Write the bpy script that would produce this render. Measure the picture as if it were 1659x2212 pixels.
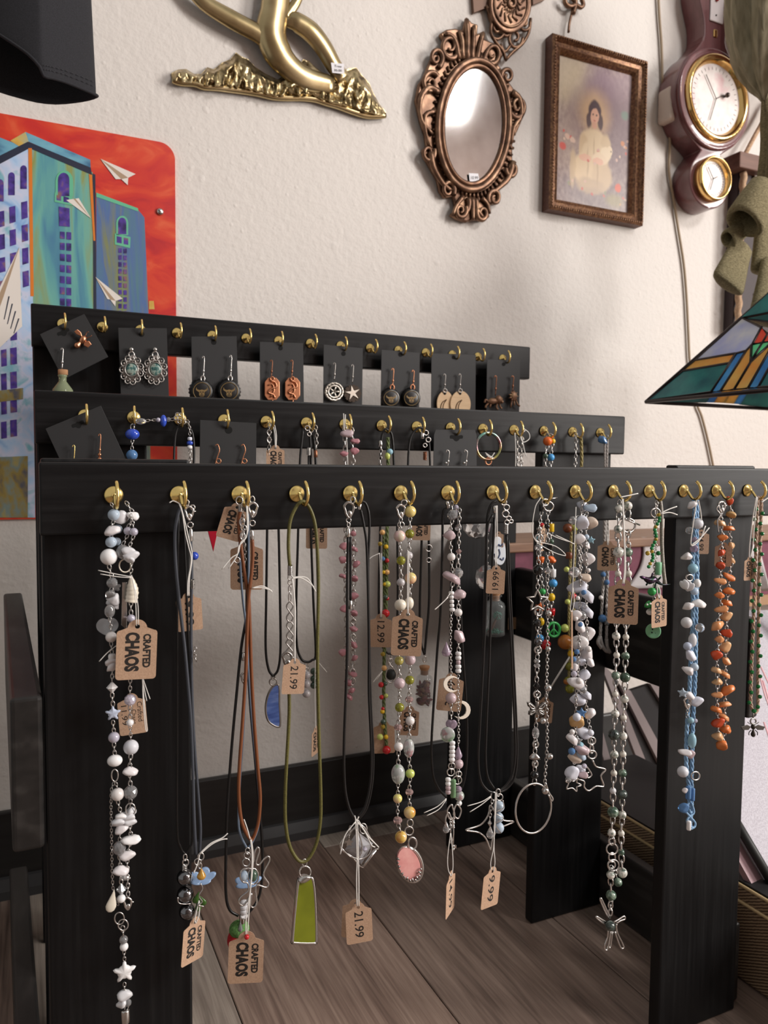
import bpy, bmesh, math, random
from mathutils import Vector, Matrix, noise
random.seed(11)
sc = bpy.context.scene
for o in list(bpy.data.objects):
    bpy.data.objects.remove(o, do_unlink=True)
COL = sc.collection

# ------------------------------------------------------------------ camera
FPX, YAW, PITCH, ROLL, CAMZ = 1660.0, 0.4342, 0.0616, 0.0095, 0.775
CW = Vector((math.sin(YAW)*math.cos(PITCH), math.cos(YAW)*math.cos(PITCH), -math.sin(PITCH)))
_r = Vector((math.cos(YAW), -math.sin(YAW), 0)); _u = _r.cross(CW)
CR = math.cos(ROLL)*_r + math.sin(ROLL)*_u
CU = -math.sin(ROLL)*_r + math.cos(ROLL)*_u
CAMP = Vector((0, 0, CAMZ))
cd = bpy.data.cameras.new('camera'); cam = bpy.data.objects.new('camera', cd); COL.objects.link(cam)
cam.matrix_world = Matrix(((CR.x, CU.x, -CW.x, 0), (CR.y, CU.y, -CW.y, 0), (CR.z, CU.z, -CW.z, CAMZ), (0, 0, 0, 1)))
cd.sensor_fit = 'HORIZONTAL'; cd.sensor_width = 36; cd.lens = 36*FPX/1659
cd.clip_start = 0.02
cd.dof.use_dof = True; cd.dof.focus_distance = 0.84; cd.dof.aperture_fstop = 12.5
sc.camera = cam
# ------------------------------------------------------------------ light
sc.view_settings.view_transform = 'Standard'; sc.view_settings.look = 'None'
sc.view_settings.gamma = 1.0; sc.view_settings.use_curve_mapping = False
sc.view_settings.exposure = -0.10
wd = bpy.data.worlds.new('world'); sc.world = wd; wd.use_nodes = True
bg = wd.node_tree.nodes['Background']; bg.inputs[0].default_value = (1.0, 0.975, 0.94, 1); bg.inputs[1].default_value = 0.47
def area(name, loc, target, sx, sy, power, col):
    L = bpy.data.lights.new(name, 'AREA'); L.shape = 'RECTANGLE'; L.size = sx; L.size_y = sy; L.energy = power; L.color = col
    o = bpy.data.objects.new(name, L); COL.objects.link(o); o.location = loc
    o.rotation_euler = (Vector(target)-Vector(loc)).to_track_quat('-Z', 'Y').to_euler()
    return o
area('window_daylight', (4.12, -1.62, 1.85), (3.0, -1.62, 1.75), 1.7, 1.9, 275, (1.0, 0.955, 0.91))
area('transom_daylight', (2.80, -2.55, 3.98), (2.80, 0, 3.3), 0.98, 0.84, 135, (1.0, 0.97, 0.95))

cy = sc.cycles; cy.max_bounces = 8; cy.diffuse_bounces = 3; cy.glossy_bounces = 3; cy.transmission_bounces = 6; cy.transparent_max_bounces = 12; cy.caustics_reflective = False; cy.caustics_refractive = False
# ------------------------------------------------------------------ pixel helpers
def ray(px, py): return CW + CR*((px-829.5)/FPX) - CU*((py-1106)/FPX)
def P(px, py, Y):
    d = ray(px, py); return CAMP + d*(Y/d.y)
def PXp(px, py, X):
    d = ray(px, py); return CAMP + d*(X/d.x)
def PZ(px, py, Z):
    d = ray(px, py); return CAMP + d*((Z-CAMZ)/d.z)
def PPL(px, py, p0, n):
    d = ray(px, py); return CAMP + d*((p0-CAMP).dot(n)/d.dot(n))
def pxs(p): return (p-CAMP).dot(CW)/FPX            # metres per photo pixel at point p
def facing(p): return -math.atan2(p.x, p.y)

# ------------------------------------------------------------------ materials
MATS = {}
def newmat(name):
    m = bpy.data.materials.new(name); m.use_nodes = True
    return m, m.node_tree.nodes, m.node_tree.links, m.node_tree.nodes['Principled BSDF']
def mat(name, col, rough=0.5, metal=0.0, trans=0.0, ior=1.45, spec=0.5, coat=0.0, sheen=0.0, alpha=1.0):
    if name in MATS: return MATS[name]
    m, N, L, b = newmat(name)
    b.inputs['Base Color'].default_value = (*col, 1); b.inputs['Roughness'].default_value = rough
    b.inputs['Metallic'].default_value = metal; b.inputs['Transmission Weight'].default_value = trans
    b.inputs['IOR'].default_value = ior; b.inputs['Specular IOR Level'].default_value = spec
    b.inputs['Coat Weight'].default_value = coat; b.inputs['Sheen Weight'].default_value = sheen
    b.inputs['Alpha'].default_value = alpha
    MATS[name] = m; return m
def noisemat(name, cols, scale=(1, 1, 1), nscale=5.0, rough=0.5, metal=0.0, bump=0.0, bscale=None, detail=4.0, dist=0.0, pos=(0.3, 0.7), coord='P', rvar=0.0, trans=0.0, coat=0.0, bdist=0.002, spec=0.5):
    """colours blended along a stretched noise; optional bump from the same or another noise"""
    if name in MATS: return MATS[name]
    m, N, L, b = newmat(name)
    if coord == 'P':
        g = N.new('ShaderNodeNewGeometry'); src = g.outputs['Position']
    else:
        g = N.new('ShaderNodeTexCoord'); src = g.outputs['Object']
    mp = N.new('ShaderNodeMapping'); mp.inputs['Scale'].default_value = scale; L.new(src, mp.inputs['Vector'])
    n = N.new('ShaderNodeTexNoise'); n.inputs['Scale'].default_value = nscale; n.inputs['Detail'].default_value = detail; n.inputs['Distortion'].default_value = dist
    L.new(mp.outputs[0], n.inputs['Vector'])
    cr = N.new('ShaderNodeValToRGB'); el = cr.color_ramp.elements
    k = len(cols)
    for i, c in enumerate(cols):
        p = pos[0] + (pos[1]-pos[0])*i/(k-1)
        e = el[i] if i < 2 else el.new(p)
        e.position = p; e.color = (*c, 1)
    L.new(n.outputs['Fac'], cr.inputs['Fac']); L.new(cr.outputs[0], b.inputs['Base Color'])
    b.inputs['Roughness'].default_value = rough; b.inputs['Metallic'].default_value = metal
    b.inputs['Transmission Weight'].default_value = trans; b.inputs['Coat Weight'].default_value = coat; b.inputs['Specular IOR Level'].default_value = spec
    if rvar:
        mr = N.new('ShaderNodeMapRange'); mr.inputs['To Min'].default_value = rough-rvar; mr.inputs['To Max'].default_value = rough+rvar
        L.new(n.outputs['Fac'], mr.inputs['Value']); L.new(mr.outputs[0], b.inputs['Roughness'])
    if bump:
        h = n.outputs['Fac']
        if bscale:
            n2 = N.new('ShaderNodeTexNoise'); n2.inputs['Scale'].default_value = bscale; n2.inputs['Detail'].default_value = 3
            L.new(mp.outputs[0], n2.inputs['Vector']); h = n2.outputs['Fac']
        bp = N.new('ShaderNodeBump'); bp.inputs['Strength'].default_value = bump; bp.inputs['Distance'].default_value = bdist
        L.new(h, bp.inputs['Height']); L.new(bp.outputs[0], b.inputs['Normal'])
    MATS[name] = m; return m

def paintmat(name, base, blobs, rough=0.5, distort=0.02):
    """a printed picture: soft ellipses (u, v, ru, rv, colour, softness, strength) over a base, on the UV map"""
    m, N, L, b = newmat(name)
    tc = N.new('ShaderNodeTexCoord'); nz = N.new('ShaderNodeTexNoise'); nz.inputs['Scale'].default_value = 9; nz.inputs['Detail'].default_value = 5
    L.new(tc.outputs['UV'], nz.inputs['Vector'])
    sub = N.new('ShaderNodeVectorMath'); sub.operation = 'SUBTRACT'; sub.inputs[1].default_value = (.5, .5, .5); L.new(nz.outputs['Color'], sub.inputs[0])
    mul = N.new('ShaderNodeVectorMath'); mul.operation = 'SCALE'; mul.inputs['Scale'].default_value = distort*4; L.new(sub.outputs[0], mul.inputs[0])
    ad = N.new('ShaderNodeVectorMath'); L.new(tc.outputs['UV'], ad.inputs[0]); L.new(mul.outputs[0], ad.inputs[1])
    n2 = N.new('ShaderNodeTexNoise'); n2.inputs['Scale'].default_value = 22; n2.inputs['Detail'].default_value = 5; L.new(ad.outputs[0], n2.inputs['Vector'])
    cr = N.new('ShaderNodeValToRGB'); cr.color_ramp.elements[0].color = (*base[0], 1); cr.color_ramp.elements[1].color = (*base[1], 1)
    cr.color_ramp.elements[0].position = .35; cr.color_ramp.elements[1].position = .68
    L.new(n2.outputs['Fac'], cr.inputs['Fac']); cur = cr.outputs[0]
    for (u, v, ru, rv, c, soft, st) in blobs:
        s = N.new('ShaderNodeVectorMath'); s.operation = 'SUBTRACT'; s.inputs[1].default_value = (u, v, 0); L.new(ad.outputs[0], s.inputs[0])
        d = N.new('ShaderNodeVectorMath'); d.operation = 'MULTIPLY'; d.inputs[1].default_value = (1/ru, 1/rv, 0); L.new(s.outputs[0], d.inputs[0])
        ln = N.new('ShaderNodeVectorMath'); ln.operation = 'LENGTH'; L.new(d.outputs[0], ln.inputs[0])
        mr = N.new('ShaderNodeMapRange'); mr.interpolation_type = 'SMOOTHSTEP'
        mr.inputs['From Min'].default_value = 1-soft; mr.inputs['From Max'].default_value = 1+soft; mr.inputs['To Min'].default_value = st; mr.inputs['To Max'].default_value = 0
        L.new(ln.outputs['Value'], mr.inputs['Value'])
        mx = N.new('ShaderNodeMixRGB'); mx.inputs['Color2'].default_value = (*c, 1); L.new(mr.outputs[0], mx.inputs['Fac']); L.new(cur, mx.inputs['Color1'])
        cur = mx.outputs[0]
    L.new(cur, b.inputs['Base Color']); b.inputs['Roughness'].default_value = rough
    return m

# rack
BLK_H = noisemat('black_paint_rail', [(.0045, .0045, .005), (.008, .008, .0085), (.020, .0195, .0195)], (4, 30, 110), 1.6, .40, bump=.2, detail=8, pos=(.3, .9), rvar=.08, bdist=.0005, spec=.25)
BLK_V = noisemat('black_paint_post', [(.0045, .0045, .005), (.008, .008, .0085), (.018, .0175, .0175)], (110, 30, 4), 1.6, .42, bump=.2, detail=8, pos=(.3, .92), rvar=.08, bdist=.0005, spec=.23)
BLK_Y = noisemat('black_paint_stretcher', [(.008, .0075, .007), (.016, .014, .013), (.042, .038, .035)], (30, 6, 40), 1.6, .5, bump=.3, detail=8, pos=(.3, .78), rvar=.12, bdist=.0008)
BRASS = mat('brass', (.95, .70, .26), .26, 1.0)
# wall etc
def wallmat():
    m, N, L, b = newmat('plaster')
    g = N.new('ShaderNodeNewGeometry')
    n = N.new('ShaderNodeTexNoise'); n.inputs['Scale'].default_value = 1.3; n.inputs['Detail'].default_value = 4; L.new(g.outputs['Position'], n.inputs['Vector'])
    cr = N.new('ShaderNodeValToRGB'); e = cr.color_ramp.elements; e[0].position = .3; e[0].color = (.66, .615, .575, 1); e[1].position = .72; e[1].color = (.72, .675, .63, 1)
    L.new(n.outputs['Fac'], cr.inputs['Fac']); L.new(cr.outputs[0], b.inputs['Base Color']); b.inputs['Roughness'].default_value = .62
    n1 = N.new('ShaderNodeTexNoise'); n1.inputs['Scale'].default_value = 95; n1.inputs['Detail'].default_value = 2.5; L.new(g.outputs['Position'], n1.inputs['Vector'])
    v = N.new('ShaderNodeTexVoronoi'); v.inputs['Scale'].default_value = 38; v.feature = 'SMOOTH_F1'; L.new(g.outputs['Position'], v.inputs['Vector'])
    mr = N.new('ShaderNodeMapRange'); mr.inputs['From Min'].default_value = .0; mr.inputs['From Max'].default_value = .16; mr.inputs['To Min'].default_value = .55; mr.inputs['To Max'].default_value = 0
    L.new(v.outputs['Distance'], mr.inputs['Value'])
    a = N.new('ShaderNodeMath'); a.operation = 'ADD'; L.new(n1.outputs['Fac'], a.inputs[0]); L.new(mr.outputs[0], a.inputs[1])
    bp = N.new('ShaderNodeBump'); bp.inputs['Strength'].default_value = .5; bp.inputs['Distance'].default_value = .0028; L.new(a.outputs[0], bp.inputs['Height']); L.new(bp.outputs[0], b.inputs['Normal'])
    return m
WALL = wallmat()
def plankmat(name, c0, c1, c2, seed):
    m, N, L, b = newmat(name)
    g = N.new('ShaderNodeNewGeometry')
    mp = N.new('ShaderNodeMapping'); mp.inputs['Scale'].default_value = (14, 1.1, 1); mp.inputs['Location'].default_value = (seed*3.7, seed*1.9, 0); L.new(g.outputs['Position'], mp.inputs['Vector'])
    w = N.new('ShaderNodeTexNoise'); w.inputs['Scale'].default_value = 1.6; w.inputs['Detail'].default_value = 6; w.inputs['Distortion'].default_value = 1.1; L.new(mp.outputs[0], w.inputs['Vector'])
    mp2 = N.new('ShaderNodeMapping'); mp2.inputs['Scale'].default_value = (120, 5, 1); mp2.inputs['Location'].default_value = (seed*2.1, seed, 0); L.new(g.outputs['Position'], mp2.inputs['Vector'])
    f = N.new('ShaderNodeTexNoise'); f.inputs['Scale'].default_value = 1.5; f.inputs['Detail'].default_value = 5; f.inputs['Distortion'].default_value = .6; L.new(mp2.outputs[0], f.inputs['Vector'])
    mx = N.new('ShaderNodeMath'); mx.operation = 'MULTIPLY_ADD'; mx.inputs[1].default_value = .45; L.new(f.outputs['Fac'], mx.inputs[0])
    m2 = N.new('ShaderNodeMath'); m2.operation = 'MULTIPLY'; m2.inputs[1].default_value = .58; L.new(w.outputs['Fac'], m2.inputs[0]); L.new(m2.outputs[0], mx.inputs[2])
    cr = N.new('ShaderNodeValToRGB'); e = cr.color_ramp.elements; e[0].position = .30; e[0].color = (*c0, 1); e[1].position = .72; e[1].color = (*c2, 1); k = e.new(.5); k.color = (*c1, 1)
    L.new(mx.outputs[0], cr.inputs['Fac']); L.new(cr.outputs[0], b.inputs['Base Color']); b.inputs['Roughness'].default_value = .42
    bp = N.new('ShaderNodeBump'); bp.inputs['Strength'].default_value = .35; bp.inputs['Distance'].default_value = .0012; L.new(f.outputs['Fac'], bp.inputs['Height']); L.new(bp.outputs[0], b.inputs['Normal'])
    return m

KRAFT = noisemat('kraft_card', [(.43, .27, .175), (.53, .35, .235)], (1, 1, 1), 900, .8, pos=(.35, .65))
INK = mat('ink', (.018, .014, .012), .7)
STRING = mat('white_string', (.78, .76, .72), .85)
SILVER = mat('silver', (.60, .58, .56), .24, 1.0)
DSILVER = mat('antique_silver', (.36, .34, .32), .32, 1.0)
CARD = mat('black_card', (.016, .016, .017), .6)
SLOT = mat('slot_black', (.002, .002, .002), .9)
COPPER = mat('copper', (.60, .27, .15), .32, 1.0)
DCOPPER = mat('dark_copper', (.30, .13, .075), .35, 1.0)
B = {}
def bm_(k, *a, **kw): B[k] = mat('bead_'+k, *a, **kw)
bm_('white', (.90, .89, .89), .18, coat=.4); bm_('pearl', (.78, .74, .72), .22, coat=.8); bm_('gpearl', (.52, .49, .50), .2, coat=.8)
bm_('milk', (.90, .90, .93), .12, trans=.25, ior=1.4); bm_('opal', (.68, .82, .97), .08, trans=.35, ior=1.4)
bm_('clear', (.95, .96, .98), .02, trans=.82, ior=1.5, coat=1.0); bm_('ab', (.84, .80, .96), .05, trans=.45, ior=1.5, coat=1.0)
bm_('glass', (.90, .92, .95), .04, alpha=.16, spec=1.0); bm_('frost', (.88, .89, .95), .35, trans=.25, ior=1.4); bm_('moon', (.70, .78, .97), .12, trans=.3, ior=1.4)
bm_('chipw', (.88, .84, .85), .28, trans=.12, ior=1.4); bm_('chipl', (.80, .82, .92), .3, trans=.10, ior=1.4); bm_('chipb', (.60, .74, .90), .25, trans=.3, ior=1.4)
bm_('beige', (.66, .54, .44), .35); bm_('amberchip', (.62, .38, .16), .3)
bm_('rose', (.80, .62, .66), .2, trans=.35, ior=1.4); bm_('pink', (.80, .42, .45), .18, coat=.5); bm_('peach', (.85, .55, .36), .18, coat=.5); bm_('cream', (.80, .74, .62), .2, coat=.4)
bm_('yellowpink', (.78, .62, .22), .18, coat=.5); bm_('olive', (.46, .46, .05), .06, trans=.6, ior=1.5); bm_('oliveball', (.40, .35, .09), .15, coat=.5); bm_('lime', (.58, .66, .16), .15, coat=.5)
bm_('amber', (.80, .45, .16), .15, coat=.5); bm_('pinkx', (.90, .62, .60), .03, trans=.75, ior=1.5); bm_('lav', (.72, .56, .72), .04, trans=.6, ior=1.5)
bm_('black', (.006, .006, .006), .08, coat=.6); bm_('hem', (.20, .20, .21), .10, 1.0); bm_('speck', (.70, .67, .60), .3); bm_('dgreen', (.05, .09, .06), .15, coat=.5)
bm_('green', (.03, .30, .09), .15, trans=.2); bm_('kelly', (.05, .42, .10), .3); bm_('emer', (.01, .22, .05), .05, trans=.4); bm_('mint', (.22, .52, .30), .35)
bm_('aqua', (.40, .68, .82), .25, trans=.3); bm_('blue', (.16, .36, .72), .06, trans=.45); bm_('royal', (.03, .08, .52), .15, coat=.5); bm_('sky', (.08, .36, .75), .2)
bm_('red', (.55, .015, .02), .15, coat=.3); bm_('orange', (.80, .16, .03), .25); bm_('yellow', (.80, .50, .02), .3); bm_('brown', (.17, .05, .02), .3); bm_('brownswirl', (.42, .15, .03), .25)
bm_('car1', (.74, .22, .06), .3); bm_('car2', (.78, .34, .14), .3); bm_('car3', (.55, .07, .02), .3); bm_('car4', (.76, .44, .22), .3)
bm_('pinkchip', (.66, .30, .34), .2, trans=.35); bm_('yellowc', (.72, .50, .06), .08, trans=.5)
B['speckle'] = noisemat('bead_tree_agate', [(.05, .08, .06), (.30, .33, .28), (.72, .70, .64), (.76, .74, .68)], (1, 1, 1), 210, .25, pos=(.3, .62), coat=.4)
B['greenspeck'] = noisemat('bead_green_agate', [(.03, .07, .045), (.10, .17, .12), (.30, .38, .30), (.66, .66, .58)], (1, 1, 1), 180, .2, pos=(.35, .75), coat=.4)
B['darkspeck'] = noisemat('bead_dark_agate', [(.012, .02, .018), (.05, .07, .06), (.20, .24, .22)], (1, 1, 1), 180, .2, pos=(.35, .75), coat=.4)
B['flowerglass'] = noisemat('bead_flower_glass', [(.30, .62, .30), (.85, .90, .85), (.88, .90, .90), (.80, .38, .42)], (1, 1, 1), 95, .05, pos=(.32, .68), trans=.55)
B['peachmix'] = noisemat('bead_peach_mix', [(.72, .66, .20), (.80, .56, .30), (.84, .36, .28)], (1, 1, 1), 60, .15, pos=(.38, .62), coat=.5)
B['pinkmix'] = noisemat('bead_pink_mix', [(.70, .62, .48), (.80, .50, .52), (.82, .40, .46)], (1, 1, 1), 60, .15, pos=(.38, .62), coat=.5)
B['ambermix'] = noisemat('bead_amber_mix', [(.62, .22, .06), (.70, .48, .10), (.82, .60, .30)], (1, 1, 1), 60, .15, pos=(.36, .62), coat=.5)
B['egg'] = noisemat('bead_egg', [(.10, .09, .09), (.66, .63, .62), (.74, .71, .70)], (1, 1, 1), 520, .4, pos=(.3, .42))

# ------------------------------------------------------------------ mesh builder
class MB:
    def __init__(s): s.v = []; s.f = []; s.m = []; s.sm = []
    def add(s, vs, fs, mi=0, smooth=True):
        o = len(s.v); s.v += [Vector(v) for v in vs]
        for f in fs: s.f.append([i+o for i in f]); s.m.append(mi); s.sm.append(smooth)
    def box(s, a, b, mi=0):
        x0, y0, z0 = a; x1, y1, z1 = b
        s.add([(x0, y0, z0), (x1, y0, z0), (x1, y1, z0), (x0, y1, z0), (x0, y0, z1), (x1, y0, z1), (x1, y1, z1), (x0, y1, z1)],
              [(0, 3, 2, 1), (4, 5, 6, 7), (0, 1, 5, 4), (1, 2, 6, 5), (2, 3, 7, 6), (3, 0, 4, 7)], mi, False)
    def tube(s, pts, r, seg=8, closed=False, mi=0, flat=None, smooth=True):
        pts = [Vector(p) for p in pts]; n = len(pts)
        rr = r if isinstance(r, (list, tuple)) else [r]*n
        vs = []; prev = None
        for i in range(n):
            if closed: t = pts[(i+1) % n]-pts[i-1]
            else: t = pts[min(i+1, n-1)]-pts[max(i-1, 0)]
            t = t.normalized() if t.length > 1e-9 else Vector((0, 0, 1))
            if prev is None:
                a = Vector((0, 1, 0)) if abs(t.y) < .9 else Vector((1, 0, 0))
                nn = (a-t*a.dot(t)).normalized()
            else:
                nn = prev-t*prev.dot(t)
                nn = nn.normalized() if nn.length > 1e-6 else prev
            prev = nn; bb = t.cross(nn)
            for k in range(seg):
                an = 2*math.pi*k/seg
                vs.append(pts[i]+nn*(math.cos(an)*rr[i]*(flat or 1))+bb*(math.sin(an)*rr[i]))
        fs = []
        for i in range(n if closed else n-1):
            j = (i+1) % n
            for k in range(seg):
                fs.append((i*seg+k, i*seg+(k+1) % seg, j*seg+(k+1) % seg, j*seg+k))
        if not closed:
            fs.append(tuple(range(seg-1, -1, -1))); fs.append(tuple((n-1)*seg+k for k in range(seg)))
        s.add(vs, fs, mi, smooth)
    def ball(s, c, r, sx=1, sy=1, sz=1, rings=8, seg=12, mi=0, M=None, smooth=True):
        vs = []; c = Vector(c)
        for i in range(rings+1):
            th = math.pi*i/rings
            for k in range(seg):
                a = 2*math.pi*k/seg
                v = Vector((math.sin(th)*math.cos(a)*sx*r, math.sin(th)*math.sin(a)*sy*r, math.cos(th)*sz*r))
                vs.append(c+(M @ v if M else v))
        fs = []
        for i in range(rings):
            for k in range(seg):
                q = [i*seg+k, (i+1)*seg+k, (i+1)*seg+(k+1) % seg, i*seg+(k+1) % seg]
                if i == 0: q = [q[0], q[1], q[2]]
                elif i == rings-1: q = [q[0], q[1], q[3]]
                fs.append(tuple(q))
        s.add(vs, fs, mi, smooth)
    def lathe(s, prof, M=None, seg=20, mi=0, smooth=True, cap=True):
        """profile of (radius, height) about local z"""
        vs = []; n = len(prof)
        for (r, z) in prof:
            for k in range(seg):
                a = 2*math.pi*k/seg; v = Vector((r*math.cos(a), r*math.sin(a), z)); vs.append(M @ v if M else v)
        fs = [(i*seg+k, i*seg+(k+1) % seg, (i+1)*seg+(k+1) % seg, (i+1)*seg+k) for i in range(n-1) for k in range(seg)]
        if cap: fs += [tuple(range(seg-1, -1, -1)), tuple((n-1)*seg+k for k in range(seg))]
        s.add(vs, fs, mi, smooth)
    def prism(s, pts, vec, mi=0, smooth=False):
        """outline pts = front face, pushed back by vec"""
        pts = [Vector(p) for p in pts]; n = len(pts); vec = Vector(vec)
        vs = pts+[p+vec for p in pts]
        fs = [tuple(range(n)), tuple(range(2*n-1, n-1, -1))]+[(i, i+n, (i+1) % n+n, (i+1) % n) for i in range(n)]
        s.add(vs, fs, mi, smooth)
    def build(s, name, mats, parent=None, M=None):
        me = bpy.data.meshes.new(name); me.from_pydata([tuple(v) for v in s.v], [], s.f)
        if not isinstance(mats, (list, tuple)): mats = [mats]
        for m in mats: me.materials.append(m)
        me.polygons.foreach_set('material_index', s.m); me.polygons.foreach_set('use_smooth', s.sm)
        bm = bmesh.new(); bm.from_mesh(me); bmesh.ops.recalc_face_normals(bm, faces=bm.faces); bm.to_mesh(me); bm.free(); me.update()
        return link(name, me, parent, M)
ROOTLOC = {}
def link(name, me, parent=None, M=None):
    o = bpy.data.objects.new(name, me); COL.objects.link(o)
    if M is not None: o.matrix_basis = M
    if parent is not None: attach(o, parent)
    return o
WM = {}
def attach(o, parent):
    """parent, keeping world placement"""
    o.parent = parent
    pm = wmat(parent); o.matrix_parent_inverse = pm.inverted()
def wmat(o):
    m = o.matrix_basis.copy()
    if o.parent is not None: m = wmat(o.parent) @ o.matrix_parent_inverse @ m
    return m
def tag_(o, label, cat, group=None, kind=None):
    if label: o['label'] = label
    if cat: o['category'] = cat
    if group: o['group'] = group
    if kind: o['kind'] = kind
    return o
def thing(name, loc, label, cat, group=None):
    o = bpy.data.objects.new(name, None); COL.objects.link(o); o.empty_display_size = .02
    o.matrix_basis = Matrix.Translation(Vector(loc)); return tag_(o, label, cat, group)
def bevel(o, w, seg=2):
    m = o.modifiers.new('bevel', 'BEVEL'); m.width = w; m.segments = seg; m.limit_method = 'ANGLE'; m.angle_limit = .6; return o
def smooth_pts(pts, n=6, closed=False):
    """Catmull-Rom"""
    pts = [Vector(p) for p in pts]; k = len(pts); out = []
    if k < 3: return pts
    rng = range(k) if closed else range(k-1)
    for i in rng:
        p1 = pts[i]; p2 = pts[(i+1) % k]
        p0 = pts[i-1] if (i > 0 or closed) else p1*2-p2
        p3 = pts[(i+2) % k] if (i+2 < k or closed) else p2*2-p1
        for j in range(n):
            t = j/n
            out.append(.5*((2*p1)+(p2-p0)*t+(2*p0-5*p1+4*p2-p3)*t*t+(3*p1-p0-3*p2+p3)*t*t*t))
    if not closed: out.append(pts[-1])
    return out
def pp(pts, Y): return [P(x, y, Y) for x, y in pts]
def ell(cx, cy, rx, ry, n=24, a0=0, a1=2*math.pi, tilt=0):
    full = abs(a1-a0) > 6.28
    out = []
    for i in range(n if full else n+1):
        a = a0+(a1-a0)*i/n; x = rx*math.cos(a); y = ry*math.sin(a)
        out.append((cx+x*math.cos(tilt)-y*math.sin(tilt), cy+x*math.sin(tilt)+y*math.cos(tilt)))
    return out
def starpts(cx, cy, R, r, n=5, a0=-90, sx=1):
    return [(cx+sx*(R if i % 2 == 0 else r)*math.cos(math.radians(a0+180*i/n)), cy+(R if i % 2 == 0 else r)*math.sin(math.radians(a0+180*i/n))) for i in range(2*n)]
# ================================================================== the room
WY = 1.5
m = MB(); m.box((-2.2, WY, 0), (4.2, WY+.12, 3.3)); tag_(m.build('wall_back', WALL), 'textured cream plaster wall behind the rack', 'wall', kind='structure')
m = MB(); m.box((-2.2, -3.0, -.05), (4.2, WY, -.004)); fl = tag_(m.build('floor', mat('floor_gap', (.012, .009, .008), .8)), 'dark wood plank floor under the rack', 'floor', kind='structure')
PL = [plankmat('plank_%d' % i, *c, i+1) for i, c in enumerate([
    ((.080, .050, .040), (.245, .168, .133), (.430, .318, .255)),
    ((.130, .102, .084), (.330, .276, .233), (.510, .440, .375)),
    ((.076, .052, .042), (.220, .158, .127), (.375, .280, .228))])]
seam0, pw = .257, .275
joints = {0: [.35], 1: [.2, 1.42], 2: [.55], -1: [.9], 3: [1.15], -2: [.1]}
kinds = {-1: 1, 0: 0, 1: 1, 2: 2, 3: 0, -2: 2, 4: 1}
for i in range(-6, 11):
    x0 = seam0+i*pw; ys = [-2.9]+sorted(joints.get(i, [.3+.37*(i % 3)]))+[WY]
    for j in range(len(ys)-1):
        m = MB(); m.box((x0+.0008, ys[j]+.0008, -.004), (x0+pw-.0008, ys[j+1]-.0008, 0))
        bevel(m.build('plank', PL[kinds.get(i, i % 3) if j == len(ys)-2 else (kinds.get(i, i)+1) % 3], fl), .0012, 1)
BB = noisemat('black_baseboard', [(.010, .009, .009), (.020, .019, .018)], (3, 3, 40), 1.5, .4, detail=5)
m = MB(); m.box((-2.2, WY-.014, 0), (4.2, WY, .152)); bevel(tag_(m.build('baseboard_back', BB), 'tall black baseboard along the cream wall', 'baseboard', kind='structure'), .003)
m = MB(); m.prism([(-2.2, WY-.014, .0), (-2.2, WY-.014, .035), (-2.2, WY-.020, .033), (-2.2, WY-.030, .015), (-2.2, WY-.032, 0)], (6.4, 0, 0))
tag_(m.build('trim_1', mat('shoe_mould', (.035, .034, .035), .45)), 'dark shoe moulding at the foot of the baseboard', 'trim', kind='structure')
# the side of the shop behind the camera: a wall with a window, seen only in the mirror
WF = noisemat('mauve_wall', [(.22, .165, .15), (.30, .235, .21)], (1, 1, 1), 3, .8)
m = MB()
for a, b in (((-2.2, -2.75, 0), (2.3, -2.6, 4.7)), ((3.3, -2.75, 0), (4.35, -2.6, 4.7)), ((2.3, -2.75, 0), (3.3, -2.6, 3.55)), ((2.3, -2.75, 4.42), (3.3, -2.6, 4.7))): m.box(a, b)
tag_(m.build('wall_front', WF), 'mauve shop wall opposite with a window', 'wall', kind='structure')
FRW = mat('white_frame', (.7, .68, .65), .4)
def window(name, loc, label, bars):
    wn = thing(name, loc, label, 'window'); wn['kind'] = 'structure'
    for a, b in bars:
        m = MB(); m.box(a, b); m.build('window_frame', FRW, wn)
window('window_1', (2.8, -2.66, 3.55), 'white framed transom window opposite', (((2.3, -2.64, 3.55), (2.34, -2.58, 4.42)), ((3.26, -2.64, 3.55), (3.3, -2.58, 4.42)), ((2.34, -2.64, 3.55), (3.26, -2.58, 3.59)), ((2.34, -2.64, 4.38), (3.26, -2.58, 4.42)), ((2.79, -2.54, 3.59), (2.82, -2.50, 4.38)), ((2.34, -2.54, 3.97), (3.26, -2.50, 4.0))))
m = MB()
for a, b in (((4.2, -2.6, 0), (4.35, -2.5, 4.7)), ((4.2, -.74, 0), (4.35, WY+.12, 4.7)), ((4.2, -2.5, 0), (4.35, -.74, .86)), ((4.2, -2.5, 2.84), (4.35, -.74, 4.7))): m.box(a, b)
tag_(m.build('wall_right', WF), 'mauve shop wall with the big daylight window', 'wall', kind='structure')
window('window_2', (4.25, -1.62, .86), 'large white framed shop window on the right', (((4.16, -2.5, .86), (4.22, -2.45, 2.84)), ((4.16, -.79, .86), (4.22, -.74, 2.84)), ((4.16, -2.45, .86), (4.22, -.79, .91)), ((4.16, -2.45, 2.79), (4.22, -.79, 2.84)), ((4.06, -1.65, .91), (4.10, -1.60, 2.79))))

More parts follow.
